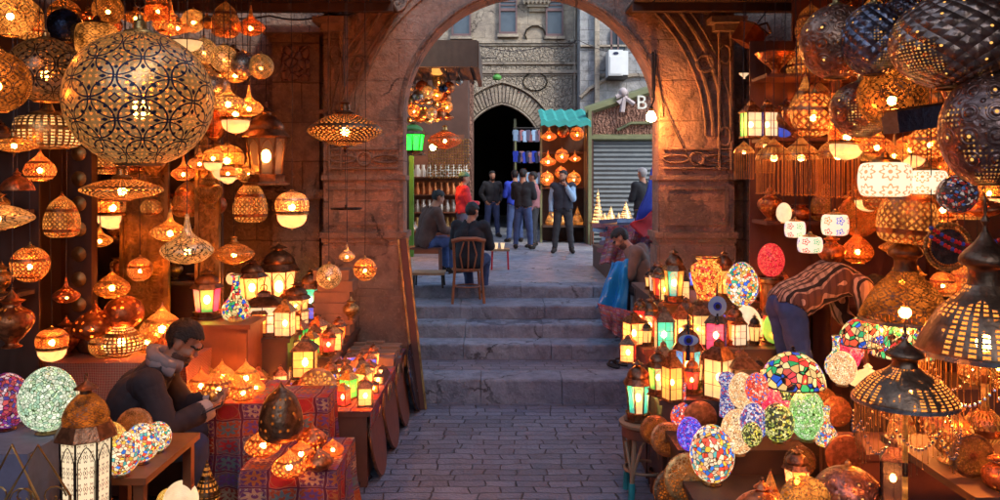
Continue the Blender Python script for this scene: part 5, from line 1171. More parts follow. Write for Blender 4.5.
# small lantern rows
names = {'glass_clear_warm': 'amber', 'glass_cream': 'cream', 'glass_red': 'ruby', 'glass_green': 'green', 'glass_teal': 'teal', 'glass_orange': 'orange', 'glass_pink': 'pink', 'glass_blue': 'blue', 'glass_white': 'milky'}
pal = ['glass_clear_warm', 'glass_cream', 'glass_clear_warm', 'glass_orange', 'glass_cream', 'glass_red', 'glass_clear_warm', 'glass_teal', 'glass_white', 'glass_clear_warm', 'glass_green', 'glass_cream', 'glass_blue']
OR = ['first', 'second', 'third', 'fourth', 'fifth', 'sixth', 'seventh', 'eighth', 'ninth', 'tenth']
q = 0
for r, (y, zz, x0, x1, n) in enumerate(((6.12, .579, -1.04, -1.85, 6), (6.30, .579, -1.06, -1.9, 7), (6.48, .579, -1.1, -1.92, 7), (6.66, .579, -1.16, -1.92, 7), (6.88, .579, -1.12, -1.38, 3), (7.08, .579, -1.14, -1.38, 3), (7.28, .579, -1.16, -1.38, 3),
                                        (6.85, .801, -1.48, -1.92, 4), (7.02, .801, -1.48, -1.92, 4), (7.2, .801, -1.48, -1.92, 4), (7.4, .801, -1.5, -1.92, 4), (6.66, 1.001, -1.78, -2.0, 2), (6.9, 1.001, -1.8, -2.35, 4), (7.15, 1.001, -1.8, -2.4, 4), (7.45, 1.001, -1.8, -2.4, 4))):
    deck = 'wooden table' if zz < .7 else ('raised box' if zz < .9 else 'tall box'); rw = {0: 0, 7: 0, 11: 0}.get(r); rowi = r if r < 7 else (r-7 if r < 11 else r-11)
    for i in range(n):
        x = x0+(x1-x0)*i/max(1, n-1)+rn.uniform(-.012, .012); m = pal[(q*5+r) % 13]; q += 1; kd = ['boxlantern', 'lanternette', 'boxlantern'][rn.randrange(3)]; wd = rn.uniform(.105, .14) if zz < .7 else rn.uniform(.125, .17)
        dk = 'small '+('square' if kd == 'boxlantern' else 'domed')
        lamp('small_lantern', kd, (x, y+rn.uniform(-.01, .01), zz), wd, '%s %s lantern, %s from aisle, %s row on the %s' % (dk, names[m], OR[i], OR[rowi], deck), {'glass_pane': m, 'frame': 'bronze', 'roof': ['bronze', 'copper', 'brass'][q % 3]}, dict(h=rn.choice([1.3, 1.6, 1.9])), group='small glass lanterns in rows', rz=rn.uniform(-.5, .5))
# cut brass boxes along the aisle edge and stacked cartons
for i in range(9):
    x, y = -.80-.02*(i % 3)-.24, 6.1+i*.2
for i in range(11):
    y = 7.42+.075*i*1.0; 
    if y > 8.05: break
    for j in range(3):
        hgt = (.06, .09, .05, .08)[(i+j) % 4]; o = tag(part('small_carton', Geo().box(-.085, .085, -.034, .034, 0, hgt), ['cardboard', 'grey_cloth', 'wood_pale'][(i+j) % 3]), '%s %s flat carton, %s from the aisle in the %s row beyond the lanterns' % (['thin', 'thick', 'thin', 'thick'][(i+j) % 4], ['brown', 'grey', 'tan'][(i+j) % 3], OR[j], OR[i]), 'box', 'cartons at the far end of the lantern table')
        o.location = (-1.07-j*.175, y, .571+(.01 if j == 0 else .009)); part('lid', Geo().box(-.09, .09, -.036, .036, hgt+.001, hgt+.015), 'cardboard', o)
for i in range(6):
    z = .801+.105*i; o = tag(part('brown_carton', Geo().box(-.17, .17, -.13, .13, 0, .10), 'cardboard'), 'brown carton, %s from the bottom of the pile against the pier' % OR[i], 'box', 'pile of cartons against the pier'); o.location = (-1.62+.03*math.sin(i*2), 7.85, z); o.rotation_euler.z = .06*math.sin(i*3); part('lid', Geo().box(-.173, .173, -.133, .133, .075, .102), 'cardboard', o)
for i, (m, nm) in enumerate((('glass_cream', 'cream'), ('glass_orange', 'orange'), ('glass_clear_warm', 'amber'), ('glass_white', 'milky'))):
    lamp('square_light', 'boxlantern', (-1.03, 6.22+i*.27, .58), .10, 'low flat roofed %s cube light on the aisle edge of the lantern table' % nm, {'glass_pane': m, 'ring': 'bronze'}, dict(h=.95), group='cube lights along the aisle', rz=.1)
S('brass_statuette', 'profiled', 351, 320, 16, .95, 'little brass figure lamp on the cartons below the ringed globe', 'brass', dict(prof='urn'), cat='ornament')
# ----------------------------------------------------------------- east stall, hanging
H('hammered_globe', 'globe', 836, 38, 70, 4.2, 'rosy hammered copper globe with rows of rings, nearest the carved panel', 'hammered_warm', dict(sz=1.08), cat='lantern', lit=False)
H('hammered_globe', 'globe', 874, 36, 64, 4.0, 'bluish scale patterned metal globe between the ringed copper globes', 'hammered_blue', dict(sz=1.15), lit=False)
H('hammered_gourd', 'globe', 956, 34, 124, 3.3, 'huge copper globe with scale pattern and studs at the upper corner', 'hammered_scale', dict(sz=.78), lit=False)
H('hammered_globe', 'globe', 989, 124, 92, 3.2, 'big dark ringed globe at the picture edge under the huge scale globe', 'hammered_dark', dict(sz=1.25), lit=False)
H('hammered_globe', 'globe', 861, 106, 60, 4.5, 'brown hammered globe low behind the dark egg shaped one', 'hammered_warm', dict(sz=.95), lit=False)
H('hammered_globe', 'globe', 892, 92, 66, 4.2, 'dark blackish egg shaped globe with lit belly above the white drums', 'arab_dark', dict(sz=.98))
H('hammered_globe', 'globe', 905, 14, 48, 4.6, 'dark blue hammered globe squeezed under the top edge', 'hammered_blue', dict(sz=.9), lit=False)
H('hammered_globe', 'globe', 968, 82, 50, 4.3, 'copper brown globe half hidden behind the big dark ringed one', 'hammered_warm', dict(sz=.9), lit=False)
H('drum_lantern', 'drum', 885, 174, 50, 4.5, 'large white glass drum lantern with floral rosettes', {'shade': 'white_rosette'}, dict(sz=.68))
H('drum_lantern', 'drum', 927, 178, 38, 4.6, 'smaller white glass drum beside the large rosette drum', {'shade': 'white_rosette'}, dict(sz=.62))
H('mosaic_ball', 'globe', 957, 192, 38, 4.3, 'black mosaic ball with white and red beads above the beaded mirror', 'mosaic_dots', lit=False)
o = empty('carved_beam_box', P(917, 118, 4.1), label='dark carved rectangular metal box hanging among hammered globes', cat='box'); part('casing', Geo().box(-.16, .16, -.06, .06, -.06, .05), 'carved_dark', o); part('lid', Geo().box(-.17, .17, -.07, .07, .051, .062), 'bronze', o); part('hanging_cable', Geo().tube([(0, 0, .06), (0, 0, 1.5)], .004, 5), 'cable', o); o.rotation_euler = (0, R(-8), R(12))
H('floral_bowl_lantern', 'drum', 795, 227, 20, 5.6, 'white mosaic bowl lantern with red flowers, next to the glowing teardrop', {'shade': 'white_flower'}, dict(sz=.8))
H('floral_bowl_lantern', 'drum', 810, 242, 24, 5.4, 'lowest of the white flowered bowls over the striped sweater', {'shade': 'white_flower'}, dict(sz=.66))
H('floral_bowl_lantern', 'drum', 835, 222, 26, 5.4, 'round white flowered bowl furthest from the teardrop', {'shade': 'white_flower'}, dict(sz=.8))
H('teardrop_lamp', 'egg', 784, 213, 15, 5.8, 'plain glowing white glass teardrop before the shadowed wall', {'shade': 'glass_white', 'foot': 'brass'}, dict(h=1.35))
for px, py, wd, Y, lb in ((744, 160, 20, 6.3, 'slim fringed copper lamp nearest the pier'), (765, 154, 20, 6.4, 'second slim fringed copper lamp from the pier'), (774, 166, 36, 6.1, 'broad fringed dome lamp below the glass shelf'), (801, 166, 38, 6.1, 'twin of the broad fringed lamp, on its inner side'), (838, 165, 42, 6.0, 'large fringed dome lamp beneath the brown hammered globe')):
    H('fringed_lamp', 'fringed', px, py, wd, Y, lb, None, dict(fr=.95 if wd > 30 else 1.3), group='fringed lamps below the glass shelf')
H('little_bell', 'profiled', 744, 76, 10, 7.2, 'tiny white cup hanging alone on a wire by the cube lantern', 'glass_white', dict(prof='funnel'), cat='ornament')
o = empty('cube_lantern', P(749, 36, 7.6), R(30), 'tilted copper cube lantern on a bent hook high beside the arch', 'lantern'); o.rotation_euler = (R(20), R(24), R(30)); part('casing', Geo().box(-.1, .1, -.1, .1, -.09, .09), 'copper', o); part('lid', Geo().box(-.11, .11, -.11, .11, .091, .105), 'bronze', o); part('hook', Geo().tube([(0, 0, .1), (.1, 0, .2), (.2, 0, .15), (.2, .1, .05)], .012, 6), 'bronze', o)
part('hanging_cable', Geo().tube([(0, 0, .1), (.02, -.02, .35)], .006, 5), 'cable', o)
# east shelving wares
ge = 'lit copper wares on the glass shelves'
for px, pyb, wd, z, kd, m, kw, lb in (
    (776, 74, 40, 3.2, 'profiled', 'sparse_copper', dict(prof='funnel'), 'wide copper funnel bowl on the top glass shelf'), (803, 74, 32, 3.2, 'profiled', 'pierced_copper', dict(prof='tent'), 'bright copper star lamp on the top glass shelf'),
    (826, 74, 26, 3.2, 'profiled', 'sparse_copper', dict(prof='pot'), 'copper pot at the inner end of the top glass shelf'),
    (751, 138, 19, 2.66, 'boxlantern', None, dict(h=2.0, pal=('glass_white', 'glass_green')), 'slim lantern with green lower glass at the pier end of the middle shelf'), (767, 138, 19, 2.66, 'boxlantern', None, dict(h=2.0, pal=('glass_white', 'glass_blue')), 'slim lantern with blue glass next on the middle shelf'),
    (783, 138, 15, 2.66, 'profiled', 'glass_blue', dict(prof='bottle'), 'cobalt blue bottle lamp on the middle shelf'), (787, 128, 28, 2.66, 'profiled', 'bronze', dict(prof='urn'), 'dark bronze urn behind the cobalt bottle'),
    (812, 138, 50, 2.66, 'globe', 'lattice_copper', dict(sz=.95), 'biggest glowing copper globe on the middle shelf'), (838, 138, 28, 2.66, 'profiled', 'pierced_copper', dict(prof='urn'), 'copper urn lit from within at the inner end of the middle shelf'),
    (770, 216, 24, 1.95, 'profiled', 'sparse_copper', dict(prof='urn'), 'dull copper urn on the lower glass shelf, pier end'), (800, 216, 22, 1.95, 'profiled', 'copper', dict(prof='pot'), 'copper pot on the lower glass shelf'),
    (826, 216, 30, 1.95, 'profiled', 'dim_copper', dict(prof='beehive'), 'dim copper beehive lamp on the lower glass shelf'), (856, 216, 30, 1.95, 'profiled', 'sparse_copper', dict(prof='urn'), 'broad copper urn on the lower glass shelf, inner end')):
    v = P(px, 0, 6.88); v.z = z+.001; lamp('copper_ware', kd, v, wd*6.88/F, lb, m if kd == 'profiled' else ({'shade': m} if m else None), kw, group=ge, rz=.2)
# glowing backdrop wares behind the sweater man, higher up
for px, py, wd, Y, kd, m, kw, lb in (
    (905, 207, 56, 5.2, 'profiled', 'pierced_copper', dict(prof='beehive'), 'glowing crumpled gold lamp hanging under the white drums'), (858, 215, 44, 6.4, 'disc', 'dim_copper', {}, 'dark copper plate hanging behind the flowered bowls'),
    (832, 250, 26, 6.0, 'profiled', 'sparse_copper', dict(prof='urn'), 'pointed copper urn hanging over the striped sweater'), (858, 246, 30, 6.0, 'onion', 'dim_copper', dict(h=1.2), 'slim copper onion lamp hanging over the shoulders'),
    (812, 112, 44, 5.6, 'globe', 'lattice_copper', {}, 'hot glowing copper globe near the rosy hammered one'), (845, 140, 36, 5.6, 'capsule', 'pierced_copper', {}, 'copper capsule lantern under the brown hammered globe'),
    (876, 138, 34, 5.4, 'drop', 'pierced_copper', dict(h=1.1), 'copper drop lantern just above the large rosette drum'), (930, 140, 40, 5.0, 'globe', 'lattice_copper', dict(sz=.8), 'glowing latticed copper globe below the carved box'),
    (956, 160, 34, 5.0, 'drop', 'pierced_copper', dict(h=1.0), 'copper drop lantern beside the big dark ringed globe'), (985, 205, 40, 4.8, 'saucer', 'sparse_copper', dict(sz=.4), 'dark copper saucer above the big neck of the fringed lamp'),
    (870, 195, 30, 6.2, 'capsule', 'dim_copper', {}, 'dim copper capsule behind the large rosette drum'), (802, 96, 30, 5.9, 'profiled', 'pierced_copper', dict(prof='tent'), 'bright faceted copper lamp beneath the wide funnel bowl')):
    H('copper_lantern', kd, px, py, wd, Y, lb, {'body': m, 'shade': m}, kw, tilt=(R(4), R(3)))
v = P(948, 248, 4.7); o = lamp('beaded_mirror', 'ringmirror', v, .31, 'round mirror framed in gold beads under the black mosaic ball', cat='mirror', centre=True, hang=4.02)
g = Geo(); g3 = Geo()
for r_, (a, b) in enumerate(((0, .36), (.05, .42))):
    for i in range(26):
        t = i/25; (g if i % 3 else g3).ball((-.05+t*.5, 0, -.1*math.sin(math.pi*t)+.0-r_*.05), .013, 6)
o = empty('bead_string', P(940, 228, 4.5), label='strings of red and blue beads draped above the beaded mirror', cat='beads'); part('red_beads', g, 'red_beads', o); part('blue_beads', g3, 'blue_beads', o); part('hanging_cable', Geo().tube([(-.05, 0, 0), (-.05, 0, 1.8)], .003, 4).tube([(.45, 0, 0), (.45, 0, 1.8)], .003, 4), 'cable', o)
# large bell lamps
S('fringed_bell_lamp', 'belllamp', 905, 590, 96, .6, 'dark engraved dome lamp with chain fringe and bead swags in front of the mosaic shades', {'lamp_shade': 'bell_silver'}, dict(h=2.78, fr=.6, tall=.82), cat='lamp')
S('fringed_bell_lamp', 'belllamp', 985, 466, 122, .95, 'largest brass dome lamp with long fringe at the picture edge', {'lamp_shade': 'bell_silver', 'stem': 'pierced_bronze', 'fringe': 'brass'}, dict(h=2.22, fr=.55, tall=1.33), cat='lamp')
lamp('brass_bell_lamp', 'belllamp', (P(905, 0, 5.3).x, 5.3, .98), .56, 'large copper bell lamp with wide skirt behind the mosaic shades', {'lamp_shade': 'arab_dark', 'fringe': 'amber_beads'}, dict(h=2.05, fr=.3, tall=1.38), cat='lamp')
S('urn_lamp', 'profiled', 950, 462, 46, .95, 'pierced brass urn lamp on a round foot at the wooden corner table', 'lattice_copper', dict(prof='urn'))
S('plate_rack', 'disc', 972, 478, 44, .95, 'dark round plate propped before the urn lamp', {'body': 'dim_bronze'}, cat='plate')
# mosaic shades
for px, pyb, wd, z, h, lb in ((793, 436, 62, .72, 1.45, 'mosaic table lamp with peacock colors and scalloped dome'), (866, 374, 52, .98, 1.2, 'mosaic shade with red flowers beside the striped sweater'), (903, 378, 58, .98, 1.0, 'broad mosaic shade with blue and red flowers behind the dark dome')):
    S('mosaic_table_lamp', 'tablelamp', px, pyb, wd, z, lb, None, dict(h=h), cat='lamp', group='leaded mosaic table lamps')
S('mosaic_bottle', 'profiled', 836, 374, 22, .98, 'slim multicolored mosaic bottle before the striped sweater', 'mosaic_multi', dict(prof='bottle'), cat='bottle')
for px, pyb, wd, z, h, m, nm, lb in (
    (690, 452, 26, .6, 1.3, 'mosaic_blue', 0, 'deep blue violet mosaic egg behind the confetti egg'), (712, 484, 44, .45, 1.3, 'mosaic_confetti', 0, 'large confetti mosaic egg on the low plinth'),
    (738, 455, 34, .6, 1.3, 'mosaic_cream', 0, 'pale peach mosaic egg behind the large confetti egg'), (742, 410, 26, .78, 1.4, 'mosaic_cream', 0, 'tall glowing peach egg beside the mosaic column'),
    (754, 441, 28, .72, 1.3, 'mosaic_bluewhite', 0, 'white egg with red and blue tiles at the counter end'), (757, 405, 24, .92, 1.3, 'mosaic_redwhite', 0, 'coral egg behind the white and blue egg'),
    (770, 420, 24, .82, 1.4, 'mosaic_pink', 0, 'bright pink egg in the egg row'), (785, 436, 26, .72, 1.35, 'mosaic_pink', 0, 'rosy salmon egg between the pink and the yellow black egg'),
    (778, 443, 32, .72, 1.2, 'mosaic_yellowblack', 0, 'yellow and black speckled egg at the front of the row'), (807, 441, 36, .72, 1.4, 'mosaic_green', 0, 'large pale green crackle egg ending the row'),
    (752, 447, 20, .72, 1.2, 'mosaic_yellowblack', 0, 'small olive egg with dark bird shape'), (781, 405, 22, .9, 1.3, 'mosaic_yellowblack', 0, 'half hidden yellow green egg under the peacock shade'),
    (848, 372, 24, .98, 1.3, 'mosaic_pink', 0, 'hot pink egg below the striped sweater'), (842, 386, 28, .98, 1.2, 'mosaic_cream', 0, 'translucent rose crackle egg by the white cone'), (858, 360, 22, 1.0, 1.2, 'mosaic_redwhite', 0, 'small coral mosaic egg beside the red flowered shade')):
    S('mosaic_egg_lamp', 'egg', px, pyb, wd, z, lb, m, dict(h=h), group='mosaic egg lamps of the east stall')
S('cone_lamp', 'profiled', 868, 385, 34, .98, 'creamy white cone shade lamp beside the translucent rose egg', 'glass_cream', dict(prof='dome'))
S('mosaic_bottle', 'profiled', 826, 445, 22, .72, 'pinched white mosaic bottle at the end of the egg counter', 'mosaic_confetti', dict(prof='bottle'), cat='bottle')
S('mosaic_bottle', 'profiled', 682, 425, 24, .6, 'coral red mosaic bottle with thin neck', 'mosaic_redwhite', dict(prof='bottle'), cat='bottle')
S('mosaic_column_lamp', 'profiled', 727, 416, 18, .7, 'slender red and white mosaic column lamp with round top', 'mosaic_bluewhite', dict(prof='column'))
S('egg_lamp', 'egg', 742, 308, 32, 1.25, 'tall multicolored mosaic egg above the white egg', 'mosaic_multi', dict(h=1.4))
S('egg_lamp', 'egg', 747, 342, 28, 1.0, 'milky white egg with fine dots on a dark stand', 'glass_white', dict(h=1.25))
lamp('egg_stand', 'profiled', (2.27, 6.70, 1.001), .2, 'copper drum stand under the glowing red egg', 'copper', dict(prof='tin'), cat='stand', lit=False, sc3=(1, 1, 2.4))
lamp('egg_lamp', 'egg', (2.27, 6.70, 1.482), .22, 'plain glowing red egg before the wall', 'mosaic_red', dict(h=1.28))
S('egg_lamp', 'egg', 775, 345, 24, 1.0, 'lime green egg peeping beside the jeans', 'glass_lime', dict(h=1.3))
S('vase_lamp', 'profiled', 707, 300, 32, 1.25, 'glowing orange glass vase against the pier', 'mosaic_ember', dict(prof='vase'))
lamp('red_lantern', 'lanternette', (2.2, 6.45, 1.001), .2, 'deep red glass lantern beneath the glowing red egg', {'glass_pane': 'glass_red'}, dict(n=6, h=1.7))
# framed glass lanterns of the east stall
gl = 'framed glass lanterns at the pier'
for px, pyb, wd, z, kd, pl_, kw, lb in (
    (638, 420, 30, .551, 'lanternette', ('glass_teal', 'glass_cream', 'glass_teal', 'glass_cream'), dict(n=8, h=1.95), 'teal and cream octagonal lantern on the round stool'),
    (688, 391, 32, .78, 'lanternette', ('glass_teal', 'glass_orange', 'glass_blue', 'glass_orange'), dict(n=8, h=2.1), 'teal and orange octagonal lantern with blue eye shield'),
    (650, 342, 22, 1.0, 'lanternette', ('glass_red', 'glass_cream'), dict(n=6, h=2.0), 'red and cream lantern behind the stool lantern'), (634, 345, 20, 1.0, 'boxlantern', ('glass_clear_warm',), dict(h=1.7), 'small amber square lantern beside the sitting textile seller'),
    (664, 350, 20, 1.0, 'boxlantern', ('glass_cream', 'glass_teal'), dict(h=2.2), 'tall cream and teal box lantern near the orange vase'), (674, 303, 24, 1.25, 'lanternette', ('glass_teal', 'glass_orange'), dict(n=6, h=2.2), 'dark spired lantern with teal glimpses against the pier'),
    (660, 300, 18, 1.25, 'lanternette', ('glass_orange', 'glass_red'), dict(n=6, h=2.0), 'thin red orange lantern at the pier corner'), (658, 395, 24, .78, 'lanternette', ('glass_green', 'glass_cream', 'glass_cream'), dict(n=6, h=1.9), 'green and cream lantern just behind the stool'),
    (672, 400, 18, .78, 'boxlantern', ('glass_amber',), dict(h=2.8), 'very tall slim amber box lantern behind the stool'), (699, 345, 22, 1.0, 'boxlantern', ('glass_amber', 'glass_clear_warm'), dict(h=2.1), 'amber cutwork box lantern below the orange vase'),
    (686, 340, 18, 1.0, 'boxlantern', ('glass_orange',), dict(h=2.4), 'orange slim lantern below the dark spired one'), (716, 350, 22, 1.0, 'boxlantern', ('glass_pink', 'glass_blue'), dict(h=1.9), 'purple pink box lantern with blue glass eye'),
    (719, 398, 26, .78, 'boxlantern', ('glass_cream',), dict(h=2.3), 'dark carved arch lantern with cream keyhole window'), (742, 398, 32, .78, 'boxlantern', ('glass_dark',), dict(h=1.5), 'dark cutwork stand holding up the milky egg'),
    (724, 300, 22, 1.25, 'lanternette', ('glass_amber',), dict(n=6, h=2.2), 'dark lantern with yellow glimpses beside the orange vase'), (640, 330, 16, 1.1, 'lanternette', ('glass_red',), dict(n=6, h=2.0), 'small ruby lantern over the amber square one'),
    (628, 362, 17, .9, 'boxlantern', ('glass_clear_warm', 'glass_red'), dict(h=1.6), 'little amber and red lantern at the aisle edge of the middle tier'), (735, 345, 20, 1.0, 'lanternette', ('glass_orange',), dict(n=6, h=2.0), 'glowing orange lantern beside the tall mosaic egg'),
    (797, 500, 30, .5, 'lanternette', ('glass_cream', 'glass_amber'), dict(n=6, h=1.7), 'cream star lantern with dark frame below the pale green egg'), (893, 500, 26, .8, 'boxlantern', ('glass_dark', 'window_glass'), dict(h=2.4), 'dark arched metal lantern under the bead swags')):
    S('glass_lantern', kd, px, pyb, wd, z, lb, {'glass_pane': pl_}, kw, group=gl)
for px, py, Y, lb in ((688, 340, 5.45, 'pale blue glass eye shield on the octagonal lantern'), (717, 306, 6.0, 'blue glass eye ornament on a dark spire')):
    o = empty('eye_ornament', P(px, py, Y), label=lb, cat='ornament'); part('shield', Geo().lathe([(.001, 0), (.062, 0), (.07, .01), (.001, .02)], 20, sy=.55 if px < 700 else 1.1).tform(Matrix.Rotation(R(90), 4, 'X')), 'pale_blue', o)
    part('iris', Geo().lathe([(.001, .021), (.03, .021), (.034, .012)], 16).tform(Matrix.Rotation(R(90), 4, 'X')), 'royal', o); part('pupil', Geo().lathe([(.001, .026), (.015, .026), (.02, .02)], 12).tform(Matrix.Rotation(R(90), 4, 'X')), 'black', o)
    part('spike', Geo().tube([(0, 0, -.14), (0, .0, .05), (0, 0, .17)], .018, 6, r1=.004), 'blue_metal', o)
# small things low in front
for px, py, wd, Y, m, lb in ((690, 480, 50, 4.9, 'dim_brass', 'brass plate leaning low between stool and confetti egg'), (676, 492, 44, 5.1, 'dim_bronze', 'dark plate leaning lowest beside the round stool'), (668, 440, 34, 5.4, 'dim_copper', 'copper plate leaning behind the stool'), (760, 400, 30, 5.3, 'arab_dark_lit', 'oval pierced plate behind the coral egg'), (822, 405, 36, 5.3, 'dim_copper', 'oval copper plate behind the pale green egg'), (838, 412, 30, 5.2, 'sparse_copper', 'second oval plate beside the peacock shade')):
    lamp('leaning_plate', 'disc', P(px, py, Y), wd*Y/F, lb, {'body': m}, cat='plate', tilt=(R(-12), 0), centre=True)
v = P(762, 0, 4.1); lamp('brass_dome', 'profiled', (v.x, 4.1, .55), .33, 'shiny brass dome lamp in front of the egg counter', 'sparse_copper', dict(prof='dome'))
v = P(848, 0, 3.9); lamp('hammered_globe', 'globe', (v.x, 3.9, .62), .33, 'dark hammered globe resting below the pinched white bottle', 'hammered_dark', dict(sz=.85), lit=False)
v = P(808, 0, 3.7); lamp('oval_plate', 'disc', (v.x, 3.7, .68), .24, 'dark oval pierced plate leaning at the very front', {'body': 'arab_dark_lit'}, cat='plate', tilt=(R(-14), 0))
table('front_low_table', 1.08, 1.95, 3.78, 4.35, .62-.07, 'low front table under the brass dome', mat='wood_red')
lamp('wooden_drum', 'profiled', (P(664, 0, 5.75).x, 5.9, 0), .16, 'slim pierced wooden cylinder standing behind the stool', 'wood_red', dict(prof='tin'), cat='stand', lit=False)
# courtyard lamps
gc = 'brass lamps on the stand under the teal awning'
k = 0
for px, py, wd, kd, m, lb in ((549, 133, 16, 'drop', 'pierced_copper', 'copper drop lamp at the near corner under the teal awning'), (563, 131, 12, 'globe', 'copper', 'copper ball lamp in the middle under the awning'), (577, 133, 14, 'globe', 'lattice_copper', 'glowing ball lamp at the shutter end under the awning'),
                              (548, 158, 16, 'drop', 'lattice_copper', 'glowing drop lamp in the second row, passage end'), (562, 155, 14, 'globe', 'pierced_copper', 'round lamp in the second row, middle'), (575, 156, 12, 'drop', 'pierced_copper', 'slim lamp in the second row, shutter end'),
                              (547, 178, 14, 'globe', 'lattice_copper', 'ball lamp in the third row, passage end'), (574, 178, 14, 'globe', 'pierced_brass', 'ball lamp in the third row, shutter end'), (561, 172, 12, 'globe', 'pierced_copper', 'ball lamp directly above the head of the vest man')):
    H('small_copper_lamp', kd, px, py, wd, 17.85, lb, m, group=gc, hang=fz(124, 17.85))
for px, lb in ((551, 'tent lamp at the passage end of the low shelf'), (562, 'tent lamp in the middle of the low shelf'), (577, 'tent lamp at the shutter end of the low shelf')):
    lamp('tent_lamp', 'profiled', (fx(px, 18), 17.9, 1.301), .27, lb, 'pierced_brass', dict(prof='tent'), group=gc)
for px, wd, kd, lb in ((598, 13, 'cone', 'tall glowing cone lamp on the table before the shutter'), (611, 11, 'tent', 'middle glowing tent lamp on the table before the shutter'), (626, 14, 'tent', 'widest glowing tent lamp on the table before the shutter'), (604, 7, 'tent', 'tiny tent lamp between the cone and the middle lamp'), (618, 7, 'tent', 'tiny tent lamp between the middle and the widest lamp')):
    lamp('cone_lamp', 'profiled', (fx(px, 16.9), 16.9-(0 if wd > 8 else .12), 1.401), wd*16.9/F, lb, 'court_glow', dict(prof=kd), group='cone lamps on the courtyard table')
for i, (px, py, wd, m, lb) in enumerate(((418, 96, 13, 'silver', 'silver globe at the inner end of the hanging cluster'), (428, 92, 13, 'engraved_silver', 'engraved silver globe topmost in the hanging cluster'), (437, 94, 12, 'pierced_brass', 'gold globe topmost beside the silver one'), (443, 88, 9, 'blue_metal', 'dark blue small globe atop the cluster'),
                           (414, 110, 13, 'pierced_copper', 'copper globe low at the inner end of the cluster'), (423, 112, 12, 'brass', 'brass globe low in the cluster'), (432, 113, 12, 'engraved_silver', 'silver globe lowest in the middle of the cluster'), (440, 114, 12, 'copper', 'copper globe lowest toward the passage'), (447, 106, 12, 'pierced_brass', 'bright gold globe on the passage side of the cluster'), (409, 100, 11, 'brass', 'brass globe partly behind the arch edge'))):
    H('small_globe', 'globe', px, py, wd, 13.6+.05*(i % 3), lb, m, hang=fz(55, 14), group='globes hanging under the timber canopy')
H('saucer_lantern', 'saucer', 445, 137, 34, 13.4, 'brown saucer lantern hanging in the small courtyard shop', {'shade': 'dim_copper'}, dict(sz=.5), hang=fz(58, 14))
H('dish_lamp', 'profiled', 437, 72, 18, 13.6, 'lit open dish lamp close under the timber canopy', 'glass_amber', dict(prof='bowl'), hang=fz(58, 14))
H('clear_bulb', 'drop', 459, 79, 8, 13.0, 'unlit clear bulb hanging at the canopy corner', 'silver', dict(h=1.6), hang=fz(62, 13), lit=False, cat='bulb')
H('green_lantern', 'lanternette', 413, 137, 27, 11.4, 'vivid green glowing lantern just inside the arch', {'glass_pane': 'glass_greenlamp', 'bulb': 'bulb_green', 'frame': 'green_door', 'roof': 'green_door'}, dict(n=8, h=1.25), hang=fz(58, 13))
H('green_plant_pot', 'profiled', 497, 77, 9, 20.5, 'small green pot hanging from a wire before the carved wall', 'green_door', dict(prof='pot'), hang=fz(55, 20.5), cat='plant pot')
H('shop_bulb', 'globe', 433, 147, 6, 14.0, 'warm bare bulb in the small courtyard shop', 'bulb_white', hang=fz(58, 14), cat='bulb', lit=False)
tag(part('wall_wire', Geo().tube([P(440, 55, 20.4), P(470, 58, 20.5), P(497, 58, 20.5), P(497, 56, 20.5)], .012, 5), 'iron'), 'thin iron wire bracket crossing the carved wall', 'wire')
# textile stall by the steps
o = empty('textile_stall', (1.9, 11.5, .9), label='heap of folded patterned textiles on a low stand at the top of the steps', cat='stall')
rn = random.Random(4)
part('stand', Geo().box(-.38, .5, -.5, 1.6, 0, .35), 'wood_dark', o)
for i in range(26):
    x, y, z = rn.uniform(-.35, .4), rn.uniform(-.5, 1.3), .37+.055*(i % 8); g = Geo().box(-.17, .17, -.13, .13, -.03, .03); me = part('folded_cloth', g, ['textile', 'grey_cloth', 'navy', 'patchwork', 'plaid', 'pale_blue'][i % 6], o); me.location = (x, y, z); me.rotation_euler = (rn.uniform(-.15, .15), rn.uniform(-.15, .15), rn.uniform(0, 3))
def sheet(name, p00, p10, p01, p11, mat, label, amp=.03, cat='cloth', n=18, fr=5):
    g = Geo(); A, B, C_, D = map(Vector, (p00, p10, p01, p11)); nn = (B-A).cross(C_-A).normalized()
    for j in range(n+1):
        for i in range(n+1):
            u, v = i/n, j/n; p = A.lerp(B, u).lerp(C_.lerp(D, u), v)
            p = p+nn*(amp*(.3+v)*math.sin(u*fr*6.28+v*2)+.4*amp*math.sin(v*9+u*4)); g.v.append(tuple(p))
    for j in range(n):
        for i in range(n):
            k = j*(n+1)+i; g.f.append((k, k+1, k+n+2, k+n+1)); g.u.append(((i/n, j/n), ((i+1)/n, j/n), ((i+1)/n, (j+1)/n), (i/n, (j+1)/n)))
    o = single(name, g, mat, label, cat); md = o.modifiers.new('s', 'SOLIDIFY'); md.thickness = .012; return o
sheet('blue_shiny_cloth', P(612, 262, 9.3), P(629, 260, 9.25), P(595, 306, 9.0), P(625, 318, 8.98), 'blue_satin', 'shiny bright blue cloth spilling over the top of the steps', .05, fr=2)
sheet('printed_cloth', P(597, 303, 8.93), P(634, 312, 8.87), P(604, 326, 8.9), P(630, 346, 8.85), 'textile', 'patterned shawl hanging below the shiny blue cloth', .03, fr=3)
sheet('hanging_cloth', P(655, 160, 10.6), P(664, 160, 11.5), P(640, 222, 10.4), P(664, 236, 11.5), 'royal', 'royal blue cloth hanging down behind the pier', .04, fr=2)
sheet('hanging_cloth', P(656, 210, 10.4), P(664, 205, 11.2), P(632, 228, 10.2), P(664, 250, 11.2), 'red_cloth', 'bright red cloth below the royal blue one behind the pier', .04, fr=2)
